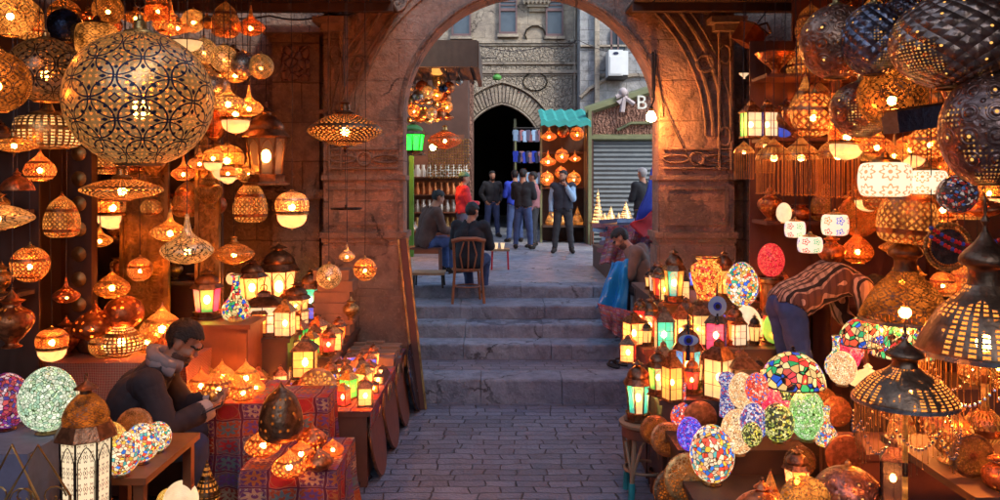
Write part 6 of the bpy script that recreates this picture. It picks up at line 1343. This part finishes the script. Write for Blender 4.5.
sheet('patterned_throw', P(608, 226, 10.95), P(660, 222, 10.95), P(600, 264, 10.8), P(645, 266, 10.8), 'textile', 'silvery flowered throws spread over the textile heap', .06, fr=3)
# garment stall inside the passage mouth
o = empty('garment_rail', (fx(527, 20.8), 20.8, .9), label='rail of bluish garments hung beside the dark passage', cat='rail')
part('rail', Geo().tube([(-.35, 0, 2.75), (.4, 0, 2.75)], .02, 6).tube([(-.34, 0, 0), (-.34, 0, 2.75)], .02, 6).tube([(.39, 0, 0), (.39, 0, 2.75)], .02, 6), 'iron', o)
for i in range(9):
    for j in range(4):
        m = ['pale_blue', 'navy', 'grey_cloth', 'textile', 'plaid', 'royal'][(i*2+j*5) % 6]; c = part('garment', Geo().box(-.055, .055, -.03, .03, -.28, .0).box(-.075, .075, -.02, .02, -.12, -.02), m, o); c.location = (-.3+i*.08, -.05*(j % 2), 2.7-j*.55-.03*(i % 2)); c.rotation_euler.z = rn.uniform(-.6, .6)
# wares in front of the courtyard shop
g = 'brass and glass wares on the courtyard shop counter'
o = table('shop_counter', -1.75, -.72, 15.2, 16.0, 1.32, 'counter of trinkets at the small courtyard shop', mat='wood_red')
rn = random.Random(9)
for i in range(16):
    k = i % 4; kd = ['bottle', 'urn', 'pot', 'vase'][k]; lamp('trinket', 'profiled', (-1.65+(i % 8)*.125, 15.3+.3*(i//8), 1.321), .1, '%s %s, %s from the shop wall in the %s row of the counter' % (['silver', 'golden', 'greenish', 'white'][k], ['bottle', 'urn', 'pot', 'vase'][k], OR[i % 8], OR[i//8]), ['silver', 'brass', 'green_door', 'paper'][k], dict(prof=kd), 'trinket', g)

# dim hanging wares crowding the back of both stalls
rn = random.Random(21)
KS = [('globe', {}, 'globe', ['arab_dark_lit', 'sparse_copper', 'pierced_copper', 'dim_brass']), ('drop', dict(h=1.1), 'drop lantern', ['pierced_copper', 'dim_copper', 'pierced_brass']), ('profiled', dict(prof='urn'), 'urn', ['copper', 'brass', 'dim_copper']),
      ('saucer', dict(sz=.4), 'saucer lantern', ['sparse_copper', 'dim_brass']), ('capsule', {}, 'capsule lantern', ['pierced_copper', 'pierced_brass']), ('onion', dict(h=1.1), 'onion lantern', ['sparse_copper', 'pierced_copper']), ('profiled', dict(prof='beehive'), 'beehive lantern', ['pierced_copper', 'dim_copper'])]
MW = dict(arab_dark_lit='dark lace', sparse_copper='spotted copper', pierced_copper='glowing copper', dim_brass='dull brass', dim_copper='dull copper', pierced_brass='glowing brass', copper='plain copper', brass='plain brass')
ORD = ['first', 'second', 'third', 'fourth', 'fifth', 'sixth', 'seventh', 'eighth', 'ninth', 'tenth', 'eleventh', 'twelfth', 'thirteenth']
for side, rows in (('brass', ((18, 5.9, 20, 262, 9), (70, 6.3, 30, 250, 8), (118, 6.5, 60, 250, 7), (165, 6.5, 90, 268, 7), (205, 6.7, 70, 262, 6))), ('hammered lamp', ((14, 6.0, 800, 992, 9), (60, 6.3, 812, 990, 8), (105, 6.2, 785, 990, 9), (150, 6.1, 860, 995, 7), (195, 6.0, 868, 995, 6), (240, 5.9, 880, 995, 5), (285, 5.7, 890, 990, 5)))):
    for r, (py, Y, xa, xb, n) in enumerate(rows):
        for i in range(n):
            kd, kw, nm, ms = KS[rn.randrange(7)]; m = ms[rn.randrange(len(ms))]; t = (i+.5)/n; px = (xb-(xb-xa)*t if side == 'brass' else xa+(xb-xa)*t)+rn.uniform(-6, 6)
            H('stall_lantern', kd, px, py+rn.uniform(-9, 9), rn.uniform(22, 34), Y+rn.uniform(-.12, .12), '%s %s, %s from the arch, %s hanging tier, %s stall' % (MW[m], nm, ORD[i], ORD[r], side), {'shade': m, 'body': m}, kw, group='wares hanging at the back of the %s stall' % side)

# extra wares: rows of small framed lanterns on the east tiers, copper pots low in front, plates on the tier fronts
q = 0
for r, (y, zz, xa, xb, n, dk) in enumerate(((5.70, .781, 1.16, 1.55, 3, 'lantern plinth'), (5.95, .781, 1.2, 2.2, 8, 'lantern plinth'), (6.30, 1.001, 1.16, 2.28, 9, 'middle tier'), (6.60, 1.001, 1.2, 2.28, 8, 'middle tier'), (6.98, 1.251, 1.42, 2.5, 7, 'upper tier'), (7.3, 1.251, 1.42, 2.5, 6, 'upper tier'), (7.7, 1.251, 1.45, 2.5, 6, 'upper tier'))):
    rowi = {0: 0, 1: 1, 2: 0, 3: 1, 4: 0, 5: 1, 6: 2}[r]
    for i in range(n):
        x = xa+(xb-xa)*i/(n-1)+rn.uniform(-.02, .02); m = pal[(q*5+r*3) % 13]; q += 1; kd = rn.choice(['boxlantern', 'lanternette', 'lanternette'])
        lamp('tier_lantern', kd, (x, y+rn.uniform(-.02, .02), zz), rn.uniform(.10, .135), '%s %s lantern, %s from aisle, %s row on the %s' % ('narrow square' if kd == 'boxlantern' else 'narrow domed', names[m], OR[i], OR[rowi], dk), {'glass_pane': m, 'roof': ['dark_metal', 'bronze', 'copper'][q % 3]}, dict(h=rn.choice([1.7, 2.1, 2.5])), lit=q % 6 != 0, group='narrow glass lanterns on the east tiers', rz=rn.uniform(-.5, .5))
for i, (x, y, z, kd, kw, m, wd, lb) in enumerate(((1.5, 3.35, .6, 'profiled', dict(prof='urn'), 'pierced_copper', .2, 'glowing copper urn under the dark fringed dome, aisle side'), (1.86, 3.2, .6, 'globe', {}, 'lattice_copper', .2, 'glowing ribbed globe lamp under the dark fringed dome, inner side'), (1.98, 3.95, .0, 'profiled', dict(prof='vase'), 'bronze', .3, 'tall dark metal vase on the paving by the corner table'),
    (1.42, 4.2, .551, 'profiled', dict(prof='tent'), 'pierced_copper', .15, 'copper tent lamp on the front low table beside the brass dome'), (1.75, 4.25, .551, 'onion', {}, 'pierced_brass', .15, 'brass onion lamp at the back of the front low table'), (2.2, 3.5, .951, 'profiled', dict(prof='pot'), 'sparse_copper', .17, 'spotted copper pot at the front of the corner table'),
    (2.45, 3.6, .951, 'onion', {}, 'pierced_copper', .17, 'glowing copper onion lamp at the front of the corner table'), (2.7, 4.05, .951, 'profiled', dict(prof='urn'), 'pierced_brass', .2, 'glowing brass urn at the outer end of the corner table'),
    (2.6, 4.75, .721, 'profiled', dict(prof='urn'), 'sparse_copper', .2, 'spotted copper urn on the egg counter'), (2.82, 4.8, .721, 'onion', {}, 'pierced_copper', .2, 'copper onion lamp at the inner end of the egg counter'), (2.42, 4.82, .721, 'beehive' and 'profiled', dict(prof='beehive'), 'pierced_copper', .16, 'small copper beehive lamp on the egg counter'),
    (3.1, 5.2, .981, 'profiled', dict(prof='beehive'), 'pierced_copper', .22, 'glowing copper beehive lamp behind the large copper bell lamp'), (3.3, 5.3, .981, 'onion', {}, 'lattice_copper', .22, 'ribbed onion lamp at the inner end of the lamp counter'),
    (-2.9, 5.85, 1.0, 'globe', dict(sz=.9), 'pierced_copper', .2, 'glowing copper globe lamp on the check cloth bench'), (-2.45, 5.85, 1.0, 'onion', {}, 'sparse_copper', .2, 'red copper onion lamp at the cabinet end of the bench'), (-3.2, 5.9, 1.0, 'profiled', dict(prof='urn'), 'copper', .2, 'plain copper urn at the outer end of the bench'),
    (-2.1, 6.35, 1.181, 'profiled', dict(prof='tent'), 'pierced_copper', .13, 'copper tent lamp at the corner of the orange cabinet'), (-2.75, 3.9, 1.021, 'profiled', dict(prof='urn'), 'brass', .14, 'brass urn in front of the purple mosaic egg'), (-1.9, 3.75, .681, 'onion', {}, 'pierced_copper', .17, 'copper onion lamp beside the large latticed lantern'),
    (-2.05, 3.6, .681, 'profiled', dict(prof='pot'), 'bronze', .13, 'dark pot tucked beside the large latticed lantern'))):
    lamp('stall_ware', kd, (x, y, z+.001), wd, lb, {'shade': m, 'body': m}, kw)
for i in range(8):
    y = 6.2+.24*i; lamp('engraved_plate', 'disc', (-.925-.01*(i % 2), y, .46-.0), .10+.02*(i % 3), 'small engraved copper plate, %s in the line along the table edge' % OR[i], {'body': ['copper', 'dim_copper', 'brass'][i % 3]}, cat='plate', group='little plates along the table edge', rz=R(90))
for i, (px, py, Y, wd, lb) in enumerate(((655, 430, 5.48, 30, 'engraved plate hung on the plinth front behind the stool'), (700, 418, 5.48, 34, 'round copper plate hung between the violet egg and the octagonal lantern'), (735, 424, 5.48, 26, 'dull plate hung on the plinth front under the mosaic column'), (700, 470, 4.98, 34, 'dark plate leaning behind the confetti egg'), (845, 455, 4.56, 40, 'pierced plate hung on the egg counter front'), (800, 462, 4.56, 32, 'small pierced plate hung on the egg counter front beneath the eggs'))):
    lamp('hung_plate', 'disc', P(px, py, Y), wd*Y/F, lb, {'body': ['dim_copper', 'copper', 'dim_bronze'][i % 3]}, cat='plate', centre=True)

for px, py, wd, Y, kd, kw, m, lb in ((40, 165, 30, 5.0, 'onion', dict(h=1.1), 'pierced_copper', 'added glowing copper onion lantern before the dark outer shelves, highest'), (62, 215, 34, 5.2, 'profiled', dict(prof='beehive'), 'pierced_copper', 'added copper beehive lantern hanging before the dark outer shelves'),
    (30, 262, 36, 5.0, 'globe', {}, 'pierced_copper', 'added glowing copper globe hanging low at the outer shelves'), (66, 290, 26, 5.3, 'drop', {}, 'sparse_copper', 'added spotted copper drop hanging beside the studded post'), (12, 318, 40, 4.8, 'profiled', dict(prof='urn'), 'sparse_copper', 'added large spotted copper urn hanging above the purple mosaic egg'),
    (52, 345, 30, 5.2, 'capsule', {}, 'pierced_copper', 'added copper capsule lantern hanging above the pale green egg'), (100, 235, 24, 6.3, 'drop', {}, 'pierced_brass', 'added brass drop lantern before the carved brass screen'), (140, 268, 24, 6.4, 'globe', {}, 'pierced_copper', 'added copper globe before the shelves over the pale onion lamp'), (196, 285, 0, 0, '', {}, '', '')):
    if kd: H('stall_lantern', kd, px, py, wd, Y, lb, {'shade': m, 'body': m}, kw)  # lanterns added to fill the dark strip before the outer shelves

for i in range(18):
    px = 402+(i % 6)*9+rn.uniform(-2, 2); py = 84+(i//6)*16+rn.uniform(-3, 3)
    H('small_globe', rn.choice(['globe', 'drop']), px, py, rn.uniform(10, 14), 14.1+.12*(i//6), '%s globe, %s from the arch edge, %s level behind the canopy cluster' % (['silver', 'etched dull', 'copper'][i % 3], OR[i % 6], OR[i//6]), ['silver', 'engraved_dim', 'copper'][i % 3], hang=ZC, lit=i % 3 == 1, group='globes hanging under the timber canopy')
# ------------------------------------------------------------------ people
def capsule_geo(g, a, b, ra, rb, n=12, fl=1.0):
    a, b = Vector(a), Vector(b); d = b-a; L = d.length or 1e-4; st = len(g.v); prof = []
    for i in range(5): t = math.pi/2*i/4; prof.append((ra*math.sin(t)+1e-4, -ra*math.cos(t)))
    for i in range(5): t = math.pi/2*i/4; prof.append((rb*math.cos(t)+1e-4, L+rb*math.sin(t)))
    g.lathe(prof, n, sy=fl); q = d.to_track_quat('Z', 'Y'); g.tform(Matrix.Translation(a) @ q.to_matrix().to_4x4(), st)
def ellip(g, c, r, rot=None, n=16):
    st = len(g.v); m = 10; g.lathe([(math.sin(math.pi*i/m)+1e-4, -math.cos(math.pi*i/m)) for i in range(m+1)], n)
    g.tform(Matrix.Translation(Vector(c)) @ (rot or Matrix.Identity(4)) @ Matrix.Diagonal((*r, 1)), st)
def make_person(name, J, label, vox, mats, head_rot=(0, 0, 0), loc=(0, 0, 0), rz=0, scale=1., fingers=False, hair='hair', hairtop=.01, beard=False, female=False, rolled=False, cap=None, hood=False, cat='person'):
    """J: joint positions in metres.  keys: pelvis chest neck head, per side l_/r_: sh el wr hip kn an toe"""
    root = empty(name, loc, rz, label, cat); root.scale = (scale,)*3
    segs = []
    def sg(a, b, ra, rb, t, fl=1.): segs.append((Vector(a), Vector(b), ra, rb, t, fl))
    pv, ch, nk, hd = (Vector(J[k]) for k in ('pelvis', 'chest', 'neck', 'head'))
    sh = (Vector(J['r_sh'])-Vector(J['l_sh'])).normalized(); 
    mid = pv.lerp(ch, .5)
    for s_ in (-1, 1):
        sg(pv+sh*.07*s_, mid+sh*.055*s_, .115, .105, 'torso'); sg(mid+sh*.055*s_, ch+sh*.075*s_, .105, .12, 'torso'); sg(ch+sh*.07*s_, nk+sh*.03*s_-(nk-ch)*.25, .11, .065, 'torso')
    sg(nk-(nk-ch)*.1, nk.lerp(hd, .55), .062, .056, 'neck')
    for s_ in ('l', 'r'):
        S_, E, W, Hp, K, A, T = (Vector(J[s_+'_'+k]) for k in ('sh', 'el', 'wr', 'hip', 'kn', 'an', 'toe'))
        sg(ch.lerp(S_, .45), S_, .085, .066, 'torso'); sg(S_, E, .060, .046, 'arm'); sg(E, W, .046, .030, 'forearm')
        sg(pv.lerp(Hp, .6), Hp, .11, .1, 'hips'); sg(Hp, K, .092, .062, 'thigh'); sg(K, A, .060, .040, 'shin'); sg(A+Vector((0, 0, -.02)), T, .042, .032, 'foot'); sg(A+Vector((0, 0, -.03)), A+(A-T).normalized()*.04+Vector((0, 0, -.035)), .04, .036, 'foot')
        h_ = Vector(J.get(s_+'_hand', W+(W-E).normalized()*.09)); d = (h_-W).normalized(); 
        pn = Vector(J.get(s_+'_palm', (0, 0, -1))).normalized(); sd = d.cross(pn).normalized()*(1 if s_ == 'l' else -1); pn = sd.cross(d).normalized()*(1 if s_ == 'l' else -1)
        sg(W, W+d*.03, .028, .03, 'hand')
        for k in (-.024, -.008, .008, .024): sg(W+d*.02+sd*k*.7, W+d*.085+sd*k, .016, .014, 'hand')
        if fingers:
            for k, L in ((-.029, .062), (-.010, .076), (.010, .072), (.028, .058)):
                b0 = W+d*.088+sd*k; b1 = b0+(d*.8+pn*.45).normalized()*L*.45; b2 = b1+(d*.35+pn*.9).normalized()*L*.32; b3 = b2+(d*-.1+pn*1.).normalized()*L*.24
                sg(b0, b1, .0095, .0088, 'hand'); sg(b1, b2, .0088, .008, 'hand'); sg(b2, b3, .008, .0068, 'hand')
            t0 = W+d*.03-sd*.026; t1 = t0+(d*.6-sd*.8+pn*.3).normalized()*.04; t2 = t1+(d*.8-sd*.15+pn*.5).normalized()*.035; sg(t0, t1, .013, .011, 'hand'); sg(t1, t2, .011, .008, 'hand')
        else: sg(W+d*.085, W+d*.13+pn*.04, .026, .018, 'hand'); sg(W+d*.03-sd*.02, W+d*.07-sd*.045+pn*.01, .012, .009, 'hand')
    g = Geo()
    for a, b, ra, rb, t, fl in segs: capsule_geo(g, a, b, ra, rb, fl=fl)
    HR = Matrix.Rotation(head_rot[2], 4, 'Z') @ Matrix.Rotation(head_rot[0], 4, 'X') @ Matrix.Rotation(head_rot[1], 4, 'Y'); TH = Matrix.Translation(hd) @ HR
    st = len(g.v)
    for c, r in (((0, -.012, .035), (.076, .094, .088)), ((0, .012, -.03), (.062, .074, .078)), ((0, .038, -.078), (.040, .042, .034)), ((0, .086, .022), (.05, .018, .014)), ((-.077, -.008, -.008), (.012, .022, .034)), ((.077, -.008, -.008), (.012, .022, .034)),
                 ((-.036, .062, -.028), (.026, .026, .022)), ((.036, .062, -.028), (.026, .026, .022)), ((0, .084, -.060), (.024, .012, .008)), ((0, .082, -.071), (.021, .012, .007)), ((0, .1, -.03), (.017, .017, .012)), ((0, .088, -.002), (.010, .016, .03)), ((-.03, .077, .003), (.016, .010, .010)), ((.03, .077, .003), (.016, .010, .010))): ellip(g, c, r)
    g.tform(TH, st)
    me = g.mesh('body'); tmp = bpy.data.objects.new('tmp', me); COL.objects.link(tmp)
    md = tmp.modifiers.new('r', 'REMESH'); md.mode = 'VOXEL'; md.voxel_size = vox; md.use_smooth_shade = True
    m2 = tmp.modifiers.new('s', 'SMOOTH'); m2.factor = .5; m2.iterations = 3 if vox < .012 else 2
    dg = bpy.context.evaluated_depsgraph_get(); dg.update(); ev = tmp.evaluated_get(dg); bm_ = bpy.data.meshes.new_from_object(ev); bpy.data.objects.remove(tmp)
    bm_.name = 'body'
    vs = [v.co.copy() for v in bm_.vertices]; fs = [tuple(p.vertices) for p in bm_.polygons]
    HI = TH.inverted(); tagv = []
    for v in vs:
        lh = HI @ v; dh = Vector((lh.x/.09, (lh.y)/.11, (lh.z+.01)/.13)).length
        best, bt = 1e9, None
        for a, b, ra, rb, t, fl in segs:
            ab = b-a; tt = max(0, min(1, (v-a).dot(ab)/max(ab.length_squared, 1e-9))); dd = (v-(a+ab*tt)).length-(ra+(rb-ra)*tt)
            if dd < best: best, bt = dd, t
        if dh < 1.12 and (bt == 'neck' or dh < 1.0 or best > .0) and bt not in ('hand', 'forearm'): bt = 'head'
        tagv.append((bt, lh))
    for p in bm_.polygons: p.use_smooth = True
    body = part('body', bm_, 'skin', root)
    nrm = [v.normal.copy() for v in bm_.vertices]
    def garment(nm, test, off, mat, nz=.0, sc=9):
        idx = {}; V = []; FF = []
        ok = [test(t, lh, v) for (t, lh), v in zip(tagv, vs)]
        for f in fs:
            if sum(ok[i] for i in f) >= len(f)-1:
                ff = []
                for i in f:
                    if i not in idx:
                        idx[i] = len(V); q = noise.noise(vs[i]*sc)+.5*noise.noise(vs[i]*sc*2.3); V.append(tuple(vs[i]+nrm[i]*(off+nz*q)))
                    ff.append(idx[i])
                FF.append(tuple(ff))
        if not V: return None
        m = bpy.data.meshes.new(nm); m.from_pydata(V, [], FF); m.polygons.foreach_set('use_smooth', [True]*len(FF)); m.update()
        o = part(nm, m, mat, root); md = o.modifiers.new('s', 'SOLIDIFY'); md.thickness = .006; md.offset = 1; return o
    up = mats.get('top'); tops = ('torso', 'arm', 'forearm') if not rolled else ('torso', 'arm')
    if mats.get('vest'):
        garment('shirt', lambda t, l, v: t in ('torso', 'arm', 'forearm'), .014, up, .006); garment('vest', lambda t, l, v: t == 'torso' , .03, mats['vest'], .005)
    else: garment(mats.get('topname', 'jacket'), lambda t, l, v: t in tops, .018, up, .012)
    garment('trousers', lambda t, l, v: t in ('hips', 'thigh', 'shin'), .012, mats['leg'], .012)
    garment('shoe', lambda t, l, v: t == 'foot' , .008, mats.get('shoe', 'shoe'))
    if hair: garment('hair', lambda t, l, v: t == 'head' and (l.z > .052+hairtop or (l.y < .025 and l.z > -.01+.5*max(0, l.y+.03)) or (l.y < -.03 and l.z > -.055)) and not (abs(l.x) > .068 and -.045 < l.z < .03 and l.y < .02), .012, hair, .006, 30)
    if beard: garment('beard', lambda t, l, v: t == 'head' and l.z < -.052 and l.y > -.01 and not (abs(l.x) < .026 and -.078 < l.z < -.052) , .0025, 'stubble')
    if beard: garment('eyebrow', lambda t, l, v: t == 'head' and .012 < l.z < .024 and l.y > .05 and .012 < abs(l.x) < .055, .003, 'hair')
    if cap: garment('cap', lambda t, l, v: t == 'head' and l.z > .03, .022, cap)
    if mats.get('cuff'): garment('cuff', lambda t, l, v: t == 'forearm' and min((v-Vector(J['l_wr'])).length, (v-Vector(J['r_wr'])).length) < .055, .024, mats['cuff'], .003)
    if hood:
        g = Geo(); n = 22
        for i in range(n+1):
            pass
        c = nk+Vector((-.01, 0, -.01)); pts = []
        for i in range(25):
            a = R(-150+300*i/24)-math.pi/2+J.get('hood_dir', 0); rr = .095+.012*math.sin(i*1.3); pts.append(c+Vector((rr*math.cos(a), rr*math.sin(a)*.95, .035-.05*math.cos(a-J.get('hood_dir', 0)+math.pi/2)*-1)))
        g.tube(pts, .034, 10); g.tube([p+Vector((0, 0, -.04))*1 for p in pts[3:-3]], .036, 10)
        part('hood', g, 'hood', root, wob=.01)
    return root, TH
plain('stubble', (.10, .05, .035), .8, 0, 90, .5)
def standing(arms='down', spread=.1, twist=0):
    J = dict(pelvis=(0, 0, .95), chest=(0, 0, 1.27), neck=(0, .0, 1.47), head=(0, .03, 1.62), hood_dir=0)
    for s_, k in (('l', -1), ('r', 1)):
        J[s_+'_sh'] = (k*.185, 0, 1.40); J[s_+'_el'] = (k*.25, -.03, 1.12); J[s_+'_wr'] = (k*.25, .05, .87); J[s_+'_palm'] = (-k, .1, 0)
        J[s_+'_hip'] = (k*.09, 0, .90); J[s_+'_kn'] = (k*(.09+spread*.4), .02, .49); J[s_+'_an'] = (k*(.09+spread*.7), 0, .085); J[s_+'_toe'] = (k*(.11+spread*.8), .15, .035)
    if arms == 'chin': J['l_el'] = (-.22, .12, 1.14); J['l_wr'] = (-.08, .16, 1.40); J['l_hand'] = (-.03, .14, 1.49)
    if arms == 'pockets':
        for s_, k in (('l', -1), ('r', 1)): J[s_+'_el'] = (k*.29, -.07, 1.15); J[s_+'_wr'] = (k*.2, .05, .95); J[s_+'_hand'] = (k*.15, .08, .88)
    if arms == 'front':
        for s_, k in (('l', -1), ('r', 1)): J[s_+'_el'] = (k*.24, .05, 1.13); J[s_+'_wr'] = (k*.1, .27, 1.12); J[s_+'_hand'] = (k*.04, .33, 1.13)
    return J
def sitting(seat=.45, lean=.1, arms='lap', knee=.45, spread=.12):
    z = seat+.1; J = dict(pelvis=(0, 0, z), chest=(0, lean*.7, z+.31), neck=(0, lean*1.2, z+.51), head=(0, lean*1.6+.04, z+.65), hood_dir=0)
    for s_, k in (('l', -1), ('r', 1)):
        J[s_+'_sh'] = (k*.185, lean*1.05, z+.44); J[s_+'_el'] = (k*.25, lean+.08, z+.18); J[s_+'_wr'] = (k*.13, lean+.28, z+.15); J[s_+'_hand'] = (k*.07, lean+.36, z+.13)
        J[s_+'_hip'] = (k*.09, .03, z-.02); J[s_+'_kn'] = (k*spread*1.3, .42, max(z-.01, knee)); J[s_+'_an'] = (k*spread, .42, .085); J[s_+'_toe'] = (k*spread*1.15, .57, .035)
    return J
# young man with a phone (faces +x after turning)
z0 = .40
J = dict(pelvis=(0, 0, .53), chest=(.0, .13, .82), neck=(.0, .30, 1.0), head=(0, .385, 1.115), hood_dir=0)
for s_, k in (('l', -1), ('r', 1)):
    J[s_+'_sh'] = (k*.19, .22, .93); J[s_+'_hip'] = (k*.09, .03, .51)
J['r_el'] = (.27, .33, .70); J['r_wr'] = (.13, .53, .745); J['r_hand'] = (.06, .60, .77); J['r_palm'] = (-.5, 0, 1)
J['l_el'] = (-.24, .36, .69); J['l_wr'] = (-.10, .55, .74); J['l_hand'] = (-.03, .61, .77); J['l_palm'] = (.5, 0, 1)
J['l_kn'] = (-.17, .44, .55); J['r_kn'] = (.17, .47, .56); J['l_an'] = (-.15, .40, .085); J['r_an'] = (.17, .46, .085); J['l_toe'] = (-.17, .55, .035); J['r_toe'] = (.2, .6, .035)
yx = P(113, 0, 5.22).x
make_person('person', J, 'young man in dark hooded jacket and jeans sitting bent over a phone', .0065, dict(top='hoodie', leg='denim', cuff='cuff', topname='hooded_jacket'), head_rot=(R(-30), 0, R(-12)), loc=(yx, 5.22, -.04), rz=R(-90+14), fingers=True, beard=True, hood=True, scale=1.13)
o = empty('phone', (yx+.69, 5.10, .845), label='dark phone held in both hands of the young man', cat='phone'); part('casing', Geo().box(-.07, .07, -.035, .035, -.004, .004), 'black', o); part('screen', Geo().box(-.064, .064, -.031, .031, .0042, .005), 'window_glass', o); o.rotation_euler = (0, R(-25), R(14))
smalltable('wooden_stool', yx, 5.22, 0, .18, .18, .46, 'wood_dark', 'wood_dark', 'dark stool under the young man', 'stool')
# bending man in the striped sweater (bends toward +x)
J = dict(pelvis=(0, 0, .93), chest=(0, .33, 1.10), neck=(0, .54, 1.08), head=(0, .66, 1.0), hood_dir=0)
for s_, k in (('l', -1), ('r', 1)):
    J[s_+'_sh'] = (k*.18, .47, 1.06); J[s_+'_el'] = (k*.22, .52, .80); J[s_+'_wr'] = (k*.15, .66, .62); J[s_+'_palm'] = (-k, 0, 0)
    J[s_+'_hip'] = (k*.09, -.03, .88); J[s_+'_kn'] = (k*.12, .04, .48); J[s_+'_an'] = (k*.13, -.04, .085); J[s_+'_toe'] = (k*.15, .11, .035)
make_person('person', J, 'person bending over in striped brown knit sweater and blue jeans among the lamps', .010, dict(top='striped_knit', leg='denim2', topname='striped_sweater'), head_rot=(R(-70), 0, 0), loc=(P(790, 0, 5.9).x, 5.9, .501), rz=R(-84), scale=.97)
# textile seller by the steps
J = sitting(.3, .14); J['head'] = (0, .36, .98); J['neck'] = (0, .26, .88); J['chest'] = (0, .14, .69); J['l_kn'] = (-.16, .38, .46); J['r_kn'] = (.16, .38, .46); J['l_kn'] = (-.16, .3, .45); J['r_kn'] = (.16, .3, .45); J['l_an'] = (-.13, .32, .08); J['r_an'] = (.13, .32, .08); J['l_toe'] = (-.15, .45, .03); J['r_toe'] = (.15, .45, .03)
make_person('person', J, 'textile seller in taupe jacket sitting with bowed head beside the blue cloth', .013, dict(top='taupe', leg='charcoal'), head_rot=(R(-42), 0, 0), loc=(P(652, 0, 9.35).x, 9.4, .62), rz=R(72), beard=True)
tag(part('seat_block', Geo().box(-.22, .2, -.2, .2, 0, .98), 'stone_step'), 'low stone block under the textile seller', 'block').location = (1.78, 9.42, 0)
for i, px in enumerate((612, 620)):
    o = empty('sandal', (P(px, 0, 8.9).x, 8.8+i*.1, .249), R(20+i*10), 'dark open sandal on the landing, '+('toward the middle of the steps' if i == 0 else 'beside the stall'), 'sandal'); part('sole', Geo().lathe([(.001, 0), (.05, 0), (.055, .015), (.001, .018)], 16, sy=2.3), 'shoe', o); part('strap', Geo().tube([(-.05, .03, .015), (-.03, .03, .06), (.03, .03, .06), (.05, .03, .015)], .012, 6), 'wood_dark', o)
# court people
def at(px, Y): return (fx(px, Y), Y, .9)
J = sitting(.42, .12); make_person('person', J, 'man in brown jacket and jeans sitting on the bench with lowered head', .018, dict(top='brown_jacket', leg='denim2'), head_rot=(R(-25), 0, 0), loc=(-1.13, 11.95, .88), rz=R(-60), scale=.98)
J = sitting(.43, .08, spread=.1); J['head'] = (.02, .12, 1.16)
make_person('person', J, 'man in black sweater seen from behind on the bentwood chair', .016, dict(top='black_knit', leg='denim'), head_rot=(R(-12), 0, R(-15)), loc=(-.40, 10.27, .76), rz=R(-12), scale=.97)
make_person('person', standing('front'), 'person in bright red jacket and green cap standing by the shop counter', .022, dict(top='red_jacket', leg='grey_cloth'), loc=at(463, 14.2), rz=R(-70), scale=.88, cap='green_cap')
make_person('person', standing('pockets'), 'man in black striped sweater and dark jeans before the dark passage', .024, dict(top='black_knit', leg='denim'), loc=at(492, 19.6), rz=R(200), scale=.93, beard=True)
make_person('person', standing('front', .12), 'man in black jacket and light jeans turned away, closest of the standing group', .022, dict(top='black_knit', leg='denim2'), loc=at(523, 16.2), rz=R(-20), scale=.93)
make_person('person', standing('front'), 'person in blue jacket half hidden behind the black jacket man', .024, dict(top='royal', leg='denim2'), loc=at(515, 18.0), rz=R(20), scale=.93)
make_person('person', standing('down'), 'person in plaid pinkish shirt beside the black jacket man', .022, dict(top='plaid', leg='charcoal'), loc=at(534, 16.7), rz=R(80), scale=.90)
make_person('person', standing('chin', .13), 'bearded man in dark vest over pale blue shirt touching his chin', .020, dict(top='pale_blue', vest='vest', leg='charcoal'), head_rot=(0, 0, R(-35)), loc=at(563, 15.4), rz=R(175), scale=.91, beard=True)
make_person('person', standing('front'), 'grey haired person in black top beside the hanging blue cloth', .022, dict(top='black_knit', leg='charcoal'), loc=at(643, 14.6), rz=R(30), scale=.93, hair='hair_grey')
